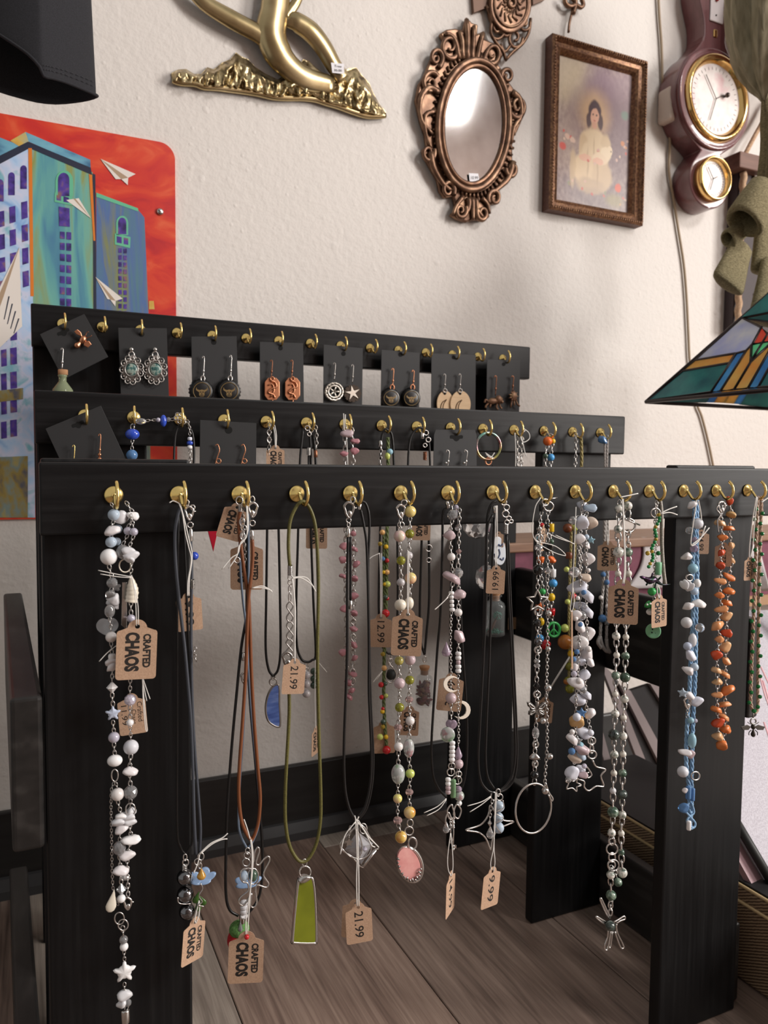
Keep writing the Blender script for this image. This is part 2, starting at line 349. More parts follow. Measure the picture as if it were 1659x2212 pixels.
# ================================================================== the rack
ROWS = [dict(Y=.724, top=.7745, hz=.7455, x0=.0693), dict(Y=1.012, top=.8600, hz=.8310, x0=.0649), dict(Y=1.2876, top=1.0125, hz=.9850, x0=.0528)]
RH, TH, SP = .0640, .019, .057
rack = thing('display_rack', (.46, 1.03, 0), 'black painted three tier wooden jewellery rack with brass cup hooks', 'display rack')
for i, r in enumerate(ROWS):
    m = MB(); m.box((.0085, r['Y'], r['top']-RH), (.9165, r['Y']+TH, r['top'])); bevel(m.build('rail', BLK_H, rack), .0022)
    for x0, x1 in ((.010, .140), (.760, .905)):
        m = MB(); m.box((x0, r['Y']+TH, .001), (x1, r['Y']+2*TH, r['top']+(.0035 if i == 0 else -.004))); bevel(m.build('post', BLK_V, rack), .0025)
for x0, x1 in ((-.0180, .0085), (.9065, .9265)):
    for z0, z1, y0 in ((.425, .566, .741), (.001, .118, .755)):
        sk_ = -.020 if x0 < 0 else 0      # the left pair is screwed on slightly splayed
        m = MB(); m.prism([(x0, y0, z0), (x1, y0, z0), (x1, y0, z1), (x0, y0, z1)], (sk_, 1.345-y0, 0)); bevel(m.build('stretcher', BLK_Y, rack), .004, 3)
# cup hook: flange + bent wire, built once at the origin
m = MB()
M_ = Matrix.Rotation(math.pi/2, 4, 'X')
m.lathe([(.0005, 0), (.0080, 0), (.0083, .0008), (.0080, .0018), (.0066, .0026), (.0040, .0046), (.0024, .0060), (.0018, .0072)], M_, 24)
path = [(.005, 0), (.008, -.0012), (.0115, -.0052), (.0150, -.0088), (.0190, -.0103), (.0232, -.0092), (.0268, -.0058), (.0284, -.0008), (.0275, .0052), (.0245, .0098), (.0215, .0122)]
m.tube(smooth_pts([(0, -d, z) for d, z in path], 4), .00165, 8)
hookme = m.build('cup_hook', BRASS).data
bpy.data.objects.remove(bpy.data.objects['cup_hook'])
rnd = random.Random(5)
for r in ROWS:
    for k in range(15):
        M_ = Matrix.Translation((r['x0']+k*SP, r['Y'], r['hz'])) @ Matrix.Rotation(math.radians(rnd.uniform(-5, 5)), 4, 'Z')
        link('cup_hook', hookme, rack, M_)
YF, YM, YB = .7055, .9935, 1.269      # planes in which things hang from the three rows of hooks

# ================================================================== things on the wall
# --- painting print on a metal panel
SKY = noisemat('print_red_sky', [(.42, .018, .028), (.58, .034, .026), (.66, .062, .028), (.72, .12, .05)], (1.6, 1, 2.6), 7, .35, pos=(.28, .74), dist=1.5)
TEAL = noisemat('print_teal', [(.05, .13, .32), (.10, .30, .36), (.16, .42, .36), (.28, .30, .08), (.20, .48, .60)], (9, 1, 1.1), 3.2, .35, pos=(.28, .74), dist=.8)
TEAL2 = noisemat('print_teal_dark', [(.04, .10, .20), (.10, .22, .24), (.09, .16, .36), (.22, .24, .10), (.12, .34, .30)], (10, 1, 1.2), 3.0, .35, pos=(.28, .74), dist=.8)
PALE = noisemat('print_pale_blue', [(.22, .40, .70), (.42, .58, .80), (.60, .62, .78), (.20, .46, .55)], (3, 1, 3), 8, .35, pos=(.3, .7), dist=1)
OCH = noisemat('print_ochre', [(.55, .28, .05), (.62, .42, .10), (.30, .42, .36)], (4, 1, 4), 8, .35, pos=(.3, .7))
PUR = noisemat('print_purple', [(.03, .02, .10), (.09, .05, .32), (.30, .16, .06)], (4, 1, 4), 14, .35, pos=(.32, .75))
DRK = mat('print_dark', (.03, .035, .06), .35); ORA = mat('print_orange', (.68, .20, .03), .35); PAP = mat('print_paper', (.78, .72, .66), .35); PAPS = mat('print_paper_fold', (.42, .30, .20), .35)
BLU = noisemat('print_blue_roof', [(.05, .14, .26), (.14, .34, .48), (.20, .46, .55)], (3, 1, 6), 8, .35, pos=(.3, .7)); GRN = mat('print_green', (.14, .48, .30), .35)
pa = thing('metal_print', (-.1, 1.49, .7), 'colourful metal print of teal buildings and paper planes under a red sky', 'wall art')
PYf = 1.494
tr = P(350, 312, PYf); rt = P(380, 600, PYf).x; ztop = tr.z+.004; zbot = P(30, 1122, PYf).z; rc = .028
out = [(-.48, PYf, ztop), (-.48, PYf, zbot)]
out += [(rt-rc+rc*math.sin(a), PYf, zbot+rc-rc*math.cos(a)) for a in [i*math.pi/16 for i in range(9)]]
out += [(rt-rc+rc*math.cos(a), PYf, ztop-rc+rc*math.sin(a)) for a in [i*math.pi/16 for i in range(9)]]
m = MB(); m.prism(out, (0, .0055, 0)); m.build('panel', SKY, pa)
layer = [0]
def ink(name, polys, mt):
    layer[0] += 1; y = PYf-.00025-.00008*layer[0]
    for po in polys:
        m = MB(); m.prism(pp(po, y), (0, .00006, 0)); m.build(name, mt, pa)
ink('painted_building', [[(66, 318), (200, 372), (208, 700), (214, 1118), (78, 1118), (72, 700)]], TEAL)
ink('painted_building', [[(208, 418), (300, 455), (312, 470), (322, 700), (326, 1118), (214, 1118), (208, 700)]], TEAL2)
ink('painted_building', [[(-60, 385), (66, 318), (72, 700), (76, 1118), (-60, 1118)]], PALE)
ink('painted_roof', [[(55, 285), (195, 345), (196, 364), (62, 306)], [(-60, 290), (0, 297), (48, 316), (0, 345), (-60, 372)]], BLU)
ink('painted_roof', [[(22, 304), (55, 285), (62, 306), (46, 319)], [(322, 650), (332, 650), (334, 668), (322, 668)]], OCH)
ink('painted_cornice', [[(60, 306), (196, 362), (199, 378), (64, 320)], [(-60, 366), (60, 306), (64, 320), (-60, 386)], [(200, 375), (206, 377), (212, 1118), (205, 1118)]], DRK)
ink('painted_cornice', [[(208, 416), (298, 450), (299, 457), (208, 425)]], GRN)
ink('painted_edge', [[(61, 320), (69, 320), (73, 640), (66, 640)], [(192, 376), (199, 378), (206, 520), (202, 520)]], ORA)
def arch(x0, x1, y0, y1): return [(x0, y1)]+ell((x0+x1)/2, y0+(x1-x0)*.6, (x1-x0)/2, (x1-x0)*.6, 8, math.pi, 2*math.pi)+[(x1, y1)]
ink('painted_window_frame', [arch(120, 158, 368, 424), [(118, 416), (156, 424), (156, 444), (118, 436)], arch(251, 277, 466, 508), [(248, 504), (282, 512), (281, 536), (248, 528)]], GRN)
wins = [arch(125, 150, 373, 424), arch(255, 273, 470, 506), [(122, 421), (132, 423), (132, 434), (122, 432)], [(137, 424), (149, 427), (149, 438), (137, 436)], [(252, 510), (263, 512), (263, 526), (252, 524)], [(267, 513), (277, 515), (277, 529), (267, 527)], [(127, 446), (150, 450), (151, 490), (128, 488)]]
for i in range(9):
    y = 500+i*24
    wins += [[(130, y), (140, y+1), (140, y+16), (130, y+15)], [(144, y+1), (154, y+2), (154, y+18), (144, y+17)]]
for i in range(11):
    y = 536+i*15
    wins += [[(256, y), (263, y), (263, y+10), (256, y+10)], [(267, y+1), (274, y+1), (274, y+11), (267, y+11)]]
for (xa, xb, dy) in ((44, 58, 0), (18, 32, 15), (-8, 8, 30)):
    wins.append(arch(xa, xb, 357+dy, 408+dy*.9))
    for j in range(4): wins.append([(xa+2+j, 437+j*50+dy*.7), (xb+1+j, 434+j*50+dy*.7), (xb+2+j, 470+j*49+dy*.6), (xa+3+j, 474+j*49+dy*.6)])
for i in range(5):
    wins += [[(2+i*0, 704+i*52), (14, 702+i*52), (15, 738+i*52), (3, 740+i*52)], [(22, 700+i*52), (36, 698+i*52), (37, 734+i*52), (23, 736+i*52)]]
ink('painted_window', wins, PUR)
ink('painted_street', [[(-60, 850), (50, 838), (50, 862), (-60, 876)], [(-60, 990), (60, 985), (60, 1118), (-60, 1118)]], noisemat('print_street', [(.10, .10, .12), (.30, .22, .06), (.20, .26, .24), (.42, .32, .08)], (5, 1, 3), 9, .35, pos=(.3, .7)))
ink('painted_plane', [[(217, 343), (293, 376), (277, 384), (276, 400), (262, 387), (250, 387)], [(143, 432), (170, 428), (197, 472)], [(206, 598), (265, 645), (250, 650), (249, 662), (238, 647), (232, 646)], [(-40, 700), (42, 534), (45, 640), (48, 705), (-10, 760)]], PAP)
ink('painted_plane_fold', [[(217, 343), (277, 384), (262, 387)], [(158, 429), (163, 429), (197, 472)], [(206, 598), (250, 650), (238, 647)], [(-25, 690), (42, 534), (8, 640), (-10, 690)]], PAPS)
ink('painted_writing', [[(18+7*k+dx, 640+16*k), (21+7*k+dx, 640+16*k), (10+7*k+dx, 690+10*k), (8+7*k+dx, 690+10*k)] for k in range(4) for dx in (0,)], DRK)
c = P(346, 457, PYf-.002); m = MB(); m.lathe([(.0001, .0035), (.004, .003), (.0062, .001), (.0064, 0)], Matrix.Translation(c) @ Matrix.Rotation(math.pi/2, 4, 'X'), 16); m.build('screw', SILVER, pa)

# --- black shirt sleeve
FAB = noisemat('black_cotton', [(.010, .010, .013), (.018, .018, .023)], (1, 1, 1), 700, .9, pos=(.35, .65), bump=.2, bdist=.0004)
sh = thing('shirt', P(100, 100, 1.30), 'black cotton shirt sleeve hanging above the colourful print', 'clothing')
SY = 1.28
fr_ = [(-60, 40), (-20, 66), (20, 92), (60, 120), (86, 148), (95, 168), (112, 172), (140, 180), (175, 194), (207, 208)]
bk_ = [(208, 212), (190, 218), (160, 223), (120, 226), (80, 222), (40, 212), (0, 200), (-40, 182), (-62, 120)]
hempx = fr_+bk_; nseg = len(hempx)
def sdep(i): return -.055*math.sin(math.pi*(i+.5)/len(fr_)) if i < len(fr_) else .05*math.sin(math.pi*(i-len(fr_)+.5)/len(bk_))
rings = []
for t in (0, .35, .7, .88, 1):
    ring = []
    for i, (x, y) in enumerate(hempx):
        xt = x*.96-8+(6*math.sin(i*2.1) if 2 < i < 8 else 0); yt = -130+.12*x
        ring.append(P(xt+(x-xt)*t, yt+(y-yt)*t, SY+sdep(i)*(.85+.15*t)))
    rings.append(ring)
m = MB(); vs = [v for r_ in rings for v in r_]
m.add(vs, [(i*nseg+k, i*nseg+(k+1) % nseg, (i+1)*nseg+(k+1) % nseg, (i+1)*nseg+k) for i in range(len(rings)-1) for k in range(nseg)])
o = m.build('sleeve', FAB, sh); mo = o.modifiers.new('thick', 'SOLIDIFY'); mo.thickness = .0025; mo.offset = 0; mo2 = o.modifiers.new('sub', 'SUBSURF'); mo2.levels = 1; mo2.render_levels = 2
m = MB(); hem = rings[-1]; m.tube(smooth_pts([v+Vector((0, -.0005, .002)) for v in hem], 2, True), .0022, 6, True); m.build('hem', FAB, sh)
m = MB()
for dz in (.022, .032):
    st = [hem[k]*.999+rings[-2][k]*0 + (rings[-2][k]-hem[k])*(dz/.032)*.8 + Vector((0, -.0018, 0)) for k in range(5, 10)]
    for i in range(len(st)-1):
        for j in range(3):
            a = st[i].lerp(st[i+1], j/3+.04); b = st[i].lerp(st[i+1], j/3+.26); m.tube([a, b], .0004, 4)
m.build('stitching', mat('black_thread', (.03, .03, .036), .6), sh)['kind'] = 'stuff'

# --- brass figure with mountains
BR2 = noisemat('aged_brass', [(.32, .24, .12), (.50, .39, .21), (.66, .54, .32)], (1, 1, 1), 14, .30, 1.0, pos=(.25, .75), rvar=.08)
BR3 = noisemat('cast_brass', [(.10, .07, .035), (.44, .34, .18), (.74, .62, .38)], (1, 1, 1), 60, .32, 1.0, pos=(.3, .7), bump=.5, bdist=.003)
by = WY-.022
bp_ = P(610, 180, WY)
br = thing('brass_wall_sculpture', bp_, 'polished brass wall sculpture rising from rugged cast mountains', 'sculpture')
def limb(name, pts, rs):
    q = smooth_pts([P(x, y, by) for x, y in pts], 5); n = len(q); k = len(pts)-1; rr = []
    for i in range(n):
        t = i*k/(n-1); a = min(int(t), k-1); rr.append((rs[a]+(rs[a+1]-rs[a])*(t-a))*pxs(bp_))
    m = MB(); m.tube(q, rr, 12, flat=.55); return m.build(name, BR2, br)
limb('limb', [(395, -40), (440, 5), (500, 42), (560, 75), (600, 110), (622, 140), (640, 165)], [10, 17, 20, 20, 22, 24, 22])
limb('trunk', [(602, -70), (597, -10), (592, 30), (586, 75), (600, 115), (625, 145), (660, 170), (720, 185)], [26, 30, 30, 34, 34, 28, 26, 20])
limb('limb', [(660, -35), (640, 5), (618, 40), (640, 48), (672, 70), (700, 105), (720, 140), (742, 172)], [6, 10, 12, 22, 24, 22, 20, 18])
# mountain relief: outline traced, front pushed out as ridges
top = [(370, 158), (385, 150), (402, 149), (420, 160), (434, 160), (448, 145), (462, 150), (480, 135), (498, 128), (510, 113), (522, 122), (536, 128), (552, 145), (572, 158), (600, 172), (618, 160), (630, 145), (648, 140), (655, 128), (668, 132), (678, 142), (700, 160), (722, 168), (740, 160), (752, 148), (770, 146), (780, 160), (798, 180), (806, 200), (820, 225), (834, 242)]
bot = [(372, 175), (390, 181), (420, 183), (440, 190), (470, 192), (500, 196), (530, 200), (560, 205), (590, 212), (620, 214), (650, 214), (680, 217), (705, 225), (730, 232), (760, 243), (790, 252), (815, 253), (832, 251)]
def interp(L, x):
    for (a, b), (c_, d) in zip(L, L[1:]):
        if a <= x <= c_: return b+(d-b)*(x-a)/(c_-a)
    return L[0][1] if x < L[0][0] else L[-1][1]
m = MB(); nx, nz = 150, 26; vs = []
for i in range(nx+1):
    x = 371+(832-371)*i/nx; yt = interp(top, x); yb = interp(bot, x)
    for j in range(nz+1):
        t = j/nz; y = yt+(yb-yt)*t
        edge = min(1, 4*t+.1)*min(1, 6*(1-t)+.15)*min(1, i/3, (nx-i)/3)
        rd = 1-abs(noise.noise(Vector((x*.055+.012*y, y*.018, 1.3))))*2.2
        rd2 = 1-abs(noise.noise(Vector((x*.12, y*.05, 5.3))))*2.0
        h = (.006+.016*max(0, rd)*(.5+.5*t)+.006*rd2)*edge
        v = P(x, y, WY); v = v.lerp(CAMP, 0)
        vs.append(P(x, y, WY-max(.002, h+.004*edge)))
m.add(vs, [(i*(nz+1)+j, (i+1)*(nz+1)+j, (i+1)*(nz+1)+j+1, i*(nz+1)+j+1) for i in range(nx) for j in range(nz)])
back = pp(top+bot[::-1], WY-.003); m.prism(back, (0, .003, 0)); m.build('mountains', BR3, br)
m = MB(); m.tube(smooth_pts([P(x, y-2, WY-.010) for x, y in bot], 3), .006, 8); m.build('rim', BR2, br)
m = MB(); c = P(726, 152, by-.014); m.prism([P(715, 135, by-.017), P(743, 138, by-.017), P(744, 160, by-.017), P(718, 157, by-.017)], (0, .0006, 0)); ps = m.build('price_sticker', mat('sticker', (.78, .77, .80), .6), br)
def txt(body, bold=0.0, cache={}):
    key = (body, bold)
    if key not in cache:
        c = bpy.data.curves.new('txt', 'FONT'); c.body = body; c.align_x = 'CENTER'; c.align_y = 'CENTER'; c.offset = bold; c.resolution_u = 3
        o = bpy.data.objects.new('txt', c); COL.objects.link(o); bpy.context.view_layer.update()
        me = bpy.data.meshes.new_from_object(o.evaluated_get(bpy.context.evaluated_depsgraph_get()))
        bpy.data.objects.remove(o); bpy.data.curves.remove(c)
        xs = [v.co.x for v in me.vertices]; ys = [v.co.y for v in me.vertices]
        cache[key] = ([((v.co.x-min(xs))/(max(xs)-min(xs))-.5, (v.co.y-min(ys))/(max(ys)-min(ys))-.5) for v in me.vertices], [tuple(p.vertices) for p in me.polygons])
        bpy.data.meshes.remove(me)
    return cache[key]
def write(parent, body, px, py, wpx, hpx, Y, mt, bold=0.0, name='lettering', tilt=0):
    vs, fs = txt(body, bold); m = MB(); ca, sa = math.cos(tilt), math.sin(tilt)
    m.add([P(px+ca*x*wpx+sa*y*hpx, py+sa*x*wpx-ca*y*hpx, Y) for x, y in vs], fs, 0, False); m.build(name, mt, parent)
for i, (s_, w_) in enumerate((('Tree', 16), ('30.00', 17))): write(ps, s_, 730, 143+i*9, w_, 5, by-.0176, INK, tilt=.08)

# --- ornate oval mirror
BRZ = noisemat('bronze_gilt', [(.09, .048, .03), (.19, .105, .065), (.34, .21, .13)], (1, 1, 1), 45, .38, .75, pos=(.3, .72), bump=.25, bdist=.002)
mr = thing('wall_mirror', P(1020, 280, WY), 'oval wall mirror in an ornate scrolled bronze frame', 'mirror')
MYf = WY-.014
outl = [(985, 60), (1000, 66), (1008, 34), (1020, 48), (1034, 52), (1032, 72), (1048, 64), (1048, 84), (1062, 90), (1080, 96), (1088, 118), (1078, 140), (1090, 155), (1100, 158), (1096, 170), (1110, 190), (1124, 210), (1130, 240), (1128, 262), (1118, 285), (1108, 300), (1108, 350), (1118, 358), (1116, 374), (1100, 378), (1085, 400), (1076, 412), (1084, 428), (1080, 440), (1064, 440), (1052, 452), (1060, 468), (1044, 478), (1024, 474), (1008, 480), (990, 474), (972, 464), (985, 452), (980, 425), (962, 428), (950, 412), (945, 388), (925, 352), (915, 335), (912, 322), (922, 315), (918, 290), (908, 260), (898, 215), (905, 180), (918, 160), (922, 148), (935, 116), (952, 112), (960, 90), (950, 72), (966, 62)]
m = MB(); outw = pp(outl, MYf); inner = ell(1022, 272, 68, 130, 60, tilt=.06)
m.prism(outw, (0, .012, 0)); bevel(m.build('backplate', BRZ, mr), .004, 2)
def spiral(cx, cy, r0, turns, a0, dirn, n=22): return [(cx+r0*(1-.8*i/n)*.72*math.cos(a0+dirn*2*math.pi*turns*i/n), cy+r0*(1-.8*i/n)*math.sin(a0+dirn*2*math.pi*turns*i/n)) for i in range(n+1)]
def scroll(pts, r, y=MYf-.004, nm='scroll', taper=True):
    q = smooth_pts(pp(pts, y), 3); n = len(q); k = pxs(q[0]); m = MB(); m.tube(q, [r*k*((1-.55*i/n) if taper else 1) for i in range(n)], 8); m.build(nm, BRZ, mr)
cen = (1022, 272)
for (x, y, r0, a0, d) in ((972, 100, 30, .3, 1), (1064, 115, 26, 2.8, -1), (942, 125, 22, 1.2, -1), (1096, 165, 20, 2, 1), (930, 180, 26, -.6, -1), (1118, 230, 26, 2.6, -1), (925, 330, 20, -.4, 1), (1105, 365, 18, 3.2, -1), (968, 410, 20, .6, -1), (1068, 428, 20, 2.6, 1), (995, 455, 18, -.5, 1), (1042, 460, 18, 3.6, -1)):
    scroll(spiral(x, y, r0, 1.35, a0, d), 6)
for pts, r in (([(990, 128), (985, 95), (975, 78), (962, 72)], 8), ([(998, 128), (998, 90), (992, 66)], 8), ([(1008, 132), (1010, 80), (1008, 42)], 9), ([(1018, 134), (1022, 90), (1024, 56)], 8), ([(1028, 138), (1036, 100), (1044, 72)], 8), ([(1040, 142), (1052, 112), (1062, 98)], 7),
               ([(948, 200), (925, 190), (908, 215), (910, 260), (935, 290)], 8), ([(940, 240), (918, 250), (920, 290), (932, 320)], 6), ([(1106, 200), (1122, 215), (1126, 250), (1110, 275), (1104, 310)], 8), ([(930, 330), (935, 360), (955, 395), (975, 412)], 9), ([(1108, 350), (1098, 385), (1078, 405), (1060, 418)], 8),
               ([(1012, 428), (1012, 450), (1000, 472)], 7), ([(1028, 430), (1030, 452), (1044, 470)], 7), ([(1020, 428), (1021, 455), (1022, 476)], 7), ([(1000, 425), (985, 445), (978, 466)], 6), ([(1040, 428), (1052, 440), (1058, 462)], 6)):
    scroll(pts, r)
m = MB(); k = pxs(P(1022, 272, WY)); m.tube(pp(ell(1023, 270, 77, 140, 72, tilt=.055), MYf-.008), 7*k, 10, True); m.build('oval_moulding', BRZ, mr)
m = MB(); m.tube(pp(ell(1023, 270, 67, 128, 72, tilt=.055), MYf-.004), 6*k, 8, True); m.build('oval_moulding', noisemat('bronze_dark', [(.09, .045, .03), (.20, .11, .065)], (1, 1, 1), 60, .35, .8), mr)
m = MB()
for i in range(64):
    a = 2*math.pi*i/64; x = 84*math.cos(a); y = 150*math.sin(a); m.tube([P(1023+x*.96, 270+y*.97+x*.055, MYf-.004), P(1023+x*1.07, 270+y*1.06+x*.055, MYf-.001)], 3.2*k, 5)
m.build('gadroon_edge', BRZ, mr)['kind'] = 'stuff'
m = MB(); m.prism(pp(ell(1023, 270, 64, 125, 60, tilt=.055), MYf-.003), (0, .002, 0)); gl = m.build('mirror_glass', noisemat('mirror_glass', [(.62, .60, .58), (.80, .80, .80)], (1, 1, 1), 20, .06, 1.0), mr)
m = MB(); m.prism(pp([(1013, 374), (1033, 375), (1036, 393), (1015, 393)], MYf-.0075), (0, .0004, 0)); s2 = m.build('price_sticker', MATS['sticker'], mr); write(s2, '10.99', 1025, 384, 15, 7, MYf-.0078, INK, tilt=.05)

# --- bronze filigree ornament above the mirror, and hanger above the frame
fo = thing('filigree_ornament', P(1100, 40, WY), 'round bronze filigree ornament hanging just above the mirror', 'ornament')
m = MB(); m.prism(pp(ell(1104, 8, 45, 62, 32), WY-.022), (0, .018, 0)); bevel(m.build('disc', BRZ, fo), .003)
m = MB(); k = pxs(P(1100, 40, WY))
m.tube(pp(ell(1104, 8, 36, 50, 32), WY-.023), 3*k, 6, True); m.tube(pp(ell(1106, 6, 7, 9, 16), WY-.024), 4*k, 6, True)
for i in range(14):
    a = i*.45; m.tube(pp([(1104+12*math.cos(a), 8+16*math.sin(a)), (1104+20*math.cos(a+.5), 8+28*math.sin(a+.5)), (1104+30*math.cos(a+.2), 8+42*math.sin(a+.2))], WY-.0225), 3*k, 5)
m.build('relief', BRZ, fo)
for pts in (spiral(1075, 60, 26, 1.3, 2.2, -1), spiral(1112, 82, 24, 1.3, 0, 1), spiral(1092, 66, 14, 1.2, 0, 1), spiral(1132, 50, 18, 1.2, .5, 1), [(1050, 12), (1058, 30), (1062, 45), (1060, 70), (1070, 90), (1086, 110), (1092, 128)], [(1146, 40), (1142, 70), (1128, 95), (1108, 112), (1092, 130)], [(1080, 95), (1090, 112), (1104, 96)]):
    m = MB(); m.tube(smooth_pts(pp(pts, WY-.012), 3), 3.6*k, 6); m.build('scroll', BRZ, fo)
m = MB(); m.prism(pp([(1020, -30), (1062, -30), (1062, 12), (1024, 27)], WY-.010), (0, .010, 0)); m.build('bracket', mat('bronze_bracket', (.16, .09, .06), .5, .3), fo)
m = MB(); m.prism(pp([(1150, -20), (1178, -20), (1176, 0), (1152, 10)], WY-.008), (0, .008, 0)); m.build('bracket', MATS['bronze_bracket'], fo)
hg = thing('picture_hanger', P(1240, 20, WY), 'slim bronze picture hanger above the framed print', 'hanger')
m = MB(); m.tube(smooth_pts(pp([(1246, -30), (1243, 0), (1236, 25), (1230, 50), (1228, 70)], WY-.012), 4), [5*k]*8+[3*k]*9, 8); m.build('stem', BRZ, hg)
for pts in ([(1243, 10), (1232, 14), (1222, 8), (1220, -4)], [(1243, 10), (1254, 16), (1260, 10), (1256, -2)], [(1243, -5), (1243, 12), (1238, 30)], [(1230, -14), (1240, 0), (1252, -14)]):
    m = MB(); m.tube(smooth_pts(pp(pts, WY-.016), 4), 5*k, 6); m.build('leaf', BRZ, hg)

# --- framed print
GOLDF = noisemat('gilt_frame', [(.10, .045, .028), (.22, .11, .06), (.36, .20, .10)], (60, 60, 60), 3, .42, .55, pos=(.3, .7), bump=.4, bdist=.002)
FRO = noisemat('frame_edge', [(.075, .028, .018), (.14, .06, .04)], (60, 60, 60), 3, .5, .2, pos=(.3, .7))
fy = WY-.030
x0, z1 = P(1196, 60, fy).x, P(1196, 60, fy).z; x1, z0 = P(1391, 480, fy).x, P(1391, 489, fy).z+.002
z1 = (P(1196, 60, fy).z+P(1393, 137, fy).z)/2
fr = thing('framed_print', ((x0+x1)/2, WY, z0), 'bronze framed print of a seated figure in cream among flowers', 'framed picture')
prof = [(0, 0), (0, .026), (.004, .031), (.009, .029), (.013, .022), (.020, .020), (.024, .023), (.028, .018), (.031, .010), (.033, .006)]
m = MB(); vs = []
for (ins, hgt) in prof:
    for (x, z) in ((x0+ins, z0+ins), (x1-ins, z0+ins), (x1-ins, z1-ins), (x0+ins, z1-ins)): vs.append((x, WY-hgt, z))
for i in range(len(prof)-1):
    for k_ in range(4): m.add([vs[i*4+k_], vs[i*4+(k_+1) % 4], vs[(i+1)*4+(k_+1) % 4], vs[(i+1)*4+k_]], [(0, 1, 2, 3)], 0 if i > 0 else 1, False)
m.build('frame', [GOLDF, FRO], fr)
m = MB()
def beadrow(a, b, n):
    for i in range(n): m.ball(Vector(a).lerp(Vector(b), (i+.5)/n), .0026, 1.3, 1, 1.3, 4, 6)
zz = .006; yb_ = WY-.0305
beadrow((x0+zz, yb_, z0+zz), (x0+zz, yb_, z1-zz), 56); beadrow((x1-zz, yb_, z0+zz), (x1-zz, yb_, z1-zz), 56); beadrow((x0+zz, yb_, z0+zz), (x1-zz, yb_, z0+zz), 42); beadrow((x0+zz, yb_, z1-zz), (x1-zz, yb_, z1-zz), 42)
m.build('rope_moulding', GOLDF, fr)['kind'] = 'stuff'
i_ = .032
me = bpy.data.meshes.new('print'); me.from_pydata([(x0+i_, WY-.008, z0+i_), (x1-i_, WY-.008, z0+i_), (x1-i_, WY-.008, z1-i_), (x0+i_, WY-.008, z1-i_)], [], [(0, 1, 2, 3)])
uv = me.uv_layers.new(name='uv')
for l, q in zip(uv.data, ((0, 0), (1, 0), (1, 1), (0, 1))): l.uv = q
rp_ = random.Random(21); cr_, sk, dk = (.72, .55, .36), (.74, .42, .30), (.12, .075, .09)
me.materials.append(paintmat('figure_print', ((.22, .145, .15), (.46, .35, .31)), [
    (.16, .86, .30, .20, (.60, .47, .28), .6, .75), (.58, .80, .26, .20, (.24, .145, .19), .5, .85), (.90, .82, .2, .24, (.30, .21, .24), .6, .7), (.85, .50, .2, .25, (.22, .145, .165), .6, .75), (.24, .62, .12, .18, (.34, .235, .24), .6, .6),
    (.50, .66, .19, .145, (.70, .46, .26), .6, .85), (.12, .42, .18, .20, (.44, .33, .27), .6, .55), (.50, .10, .5, .12, (.20, .15, .16), .6, .6),
    (.50, .675, .088, .072, (.09, .05, .06), .15, 1), (.425, .605, .038, .055, (.09, .05, .06), .25, .95), (.585, .605, .038, .055, (.09, .05, .06), .25, .95), (.505, .638, .058, .056, sk, .12, 1), (.50, .575, .033, .03, (.66, .36, .25), .2, 1),
    (.48, .648, .011, .006, (.10, .06, .06), .4, .9), (.53, .648, .011, .006, (.10, .06, .06), .4, .9), (.505, .612, .016, .006, (.55, .14, .11), .4, .9),
    (.50, .455, .19, .09, cr_, .14, 1), (.36, .40, .07, .10, (.62, .45, .28), .2, 1), (.66, .42, .075, .11, (.66, .49, .31), .2, 1), (.50, .36, .17, .10, cr_, .14, 1), (.42, .25, .20, .13, (.72, .54, .35), .16, 1), (.62, .23, .14, .11, (.64, .47, .30), .18, .95), (.47, .14, .20, .06, (.54, .39, .26), .25, .85),
    (.50, .40, .012, .09, (.48, .33, .20), .5, .6), (.42, .30, .012, .10, (.48, .33, .20), .5, .6), (.56, .24, .012, .10, (.46, .31, .19), .5, .6),
    (.66, .385, .075, .055, (.80, .64, .45), .14, 1), (.72, .415, .035, .032, (.80, .64, .45), .14, 1), (.735, .41, .008, .007, (.12, .07, .06), .4, .9), (.58, .345, .10, .04, (.78, .60, .42), .18, 1),
    (.38, .335, .085, .026, sk, .2, .9), (.56, .325, .07, .024, sk, .2, .9), (.22, .24, .04, .13, (.60, .44, .27), .3, .8)]
    +[(rp_.uniform(.03, .97), rp_.choice([rp_.uniform(.03, .16), rp_.uniform(.3, .55)]), .016, .011, rp_.choice([(.66, .44, .36), (.58, .10, .08), (.62, .30, .14), (.24, .26, .16), (.70, .52, .40)]), .3, .85) for _ in range(26) ]
    +[(.14, .46, .032, .02, (.68, .46, .36), .3, .9), (.21, .44, .032, .02, (.70, .50, .40), .3, .9), (.08, .38, .045, .025, (.60, .09, .07), .3, .95), (.85, .17, .048, .030, (.66, .10, .04), .2, 1), (.90, .50, .03, .02, (.62, .25, .10), .3, .9), (.80, .07, .12, .05, (.36, .30, .12), .5, .6), (.92, .70, .05, .035, (.20, .28, .23), .4, .85)], .35, .012))
link('print', me, fr)

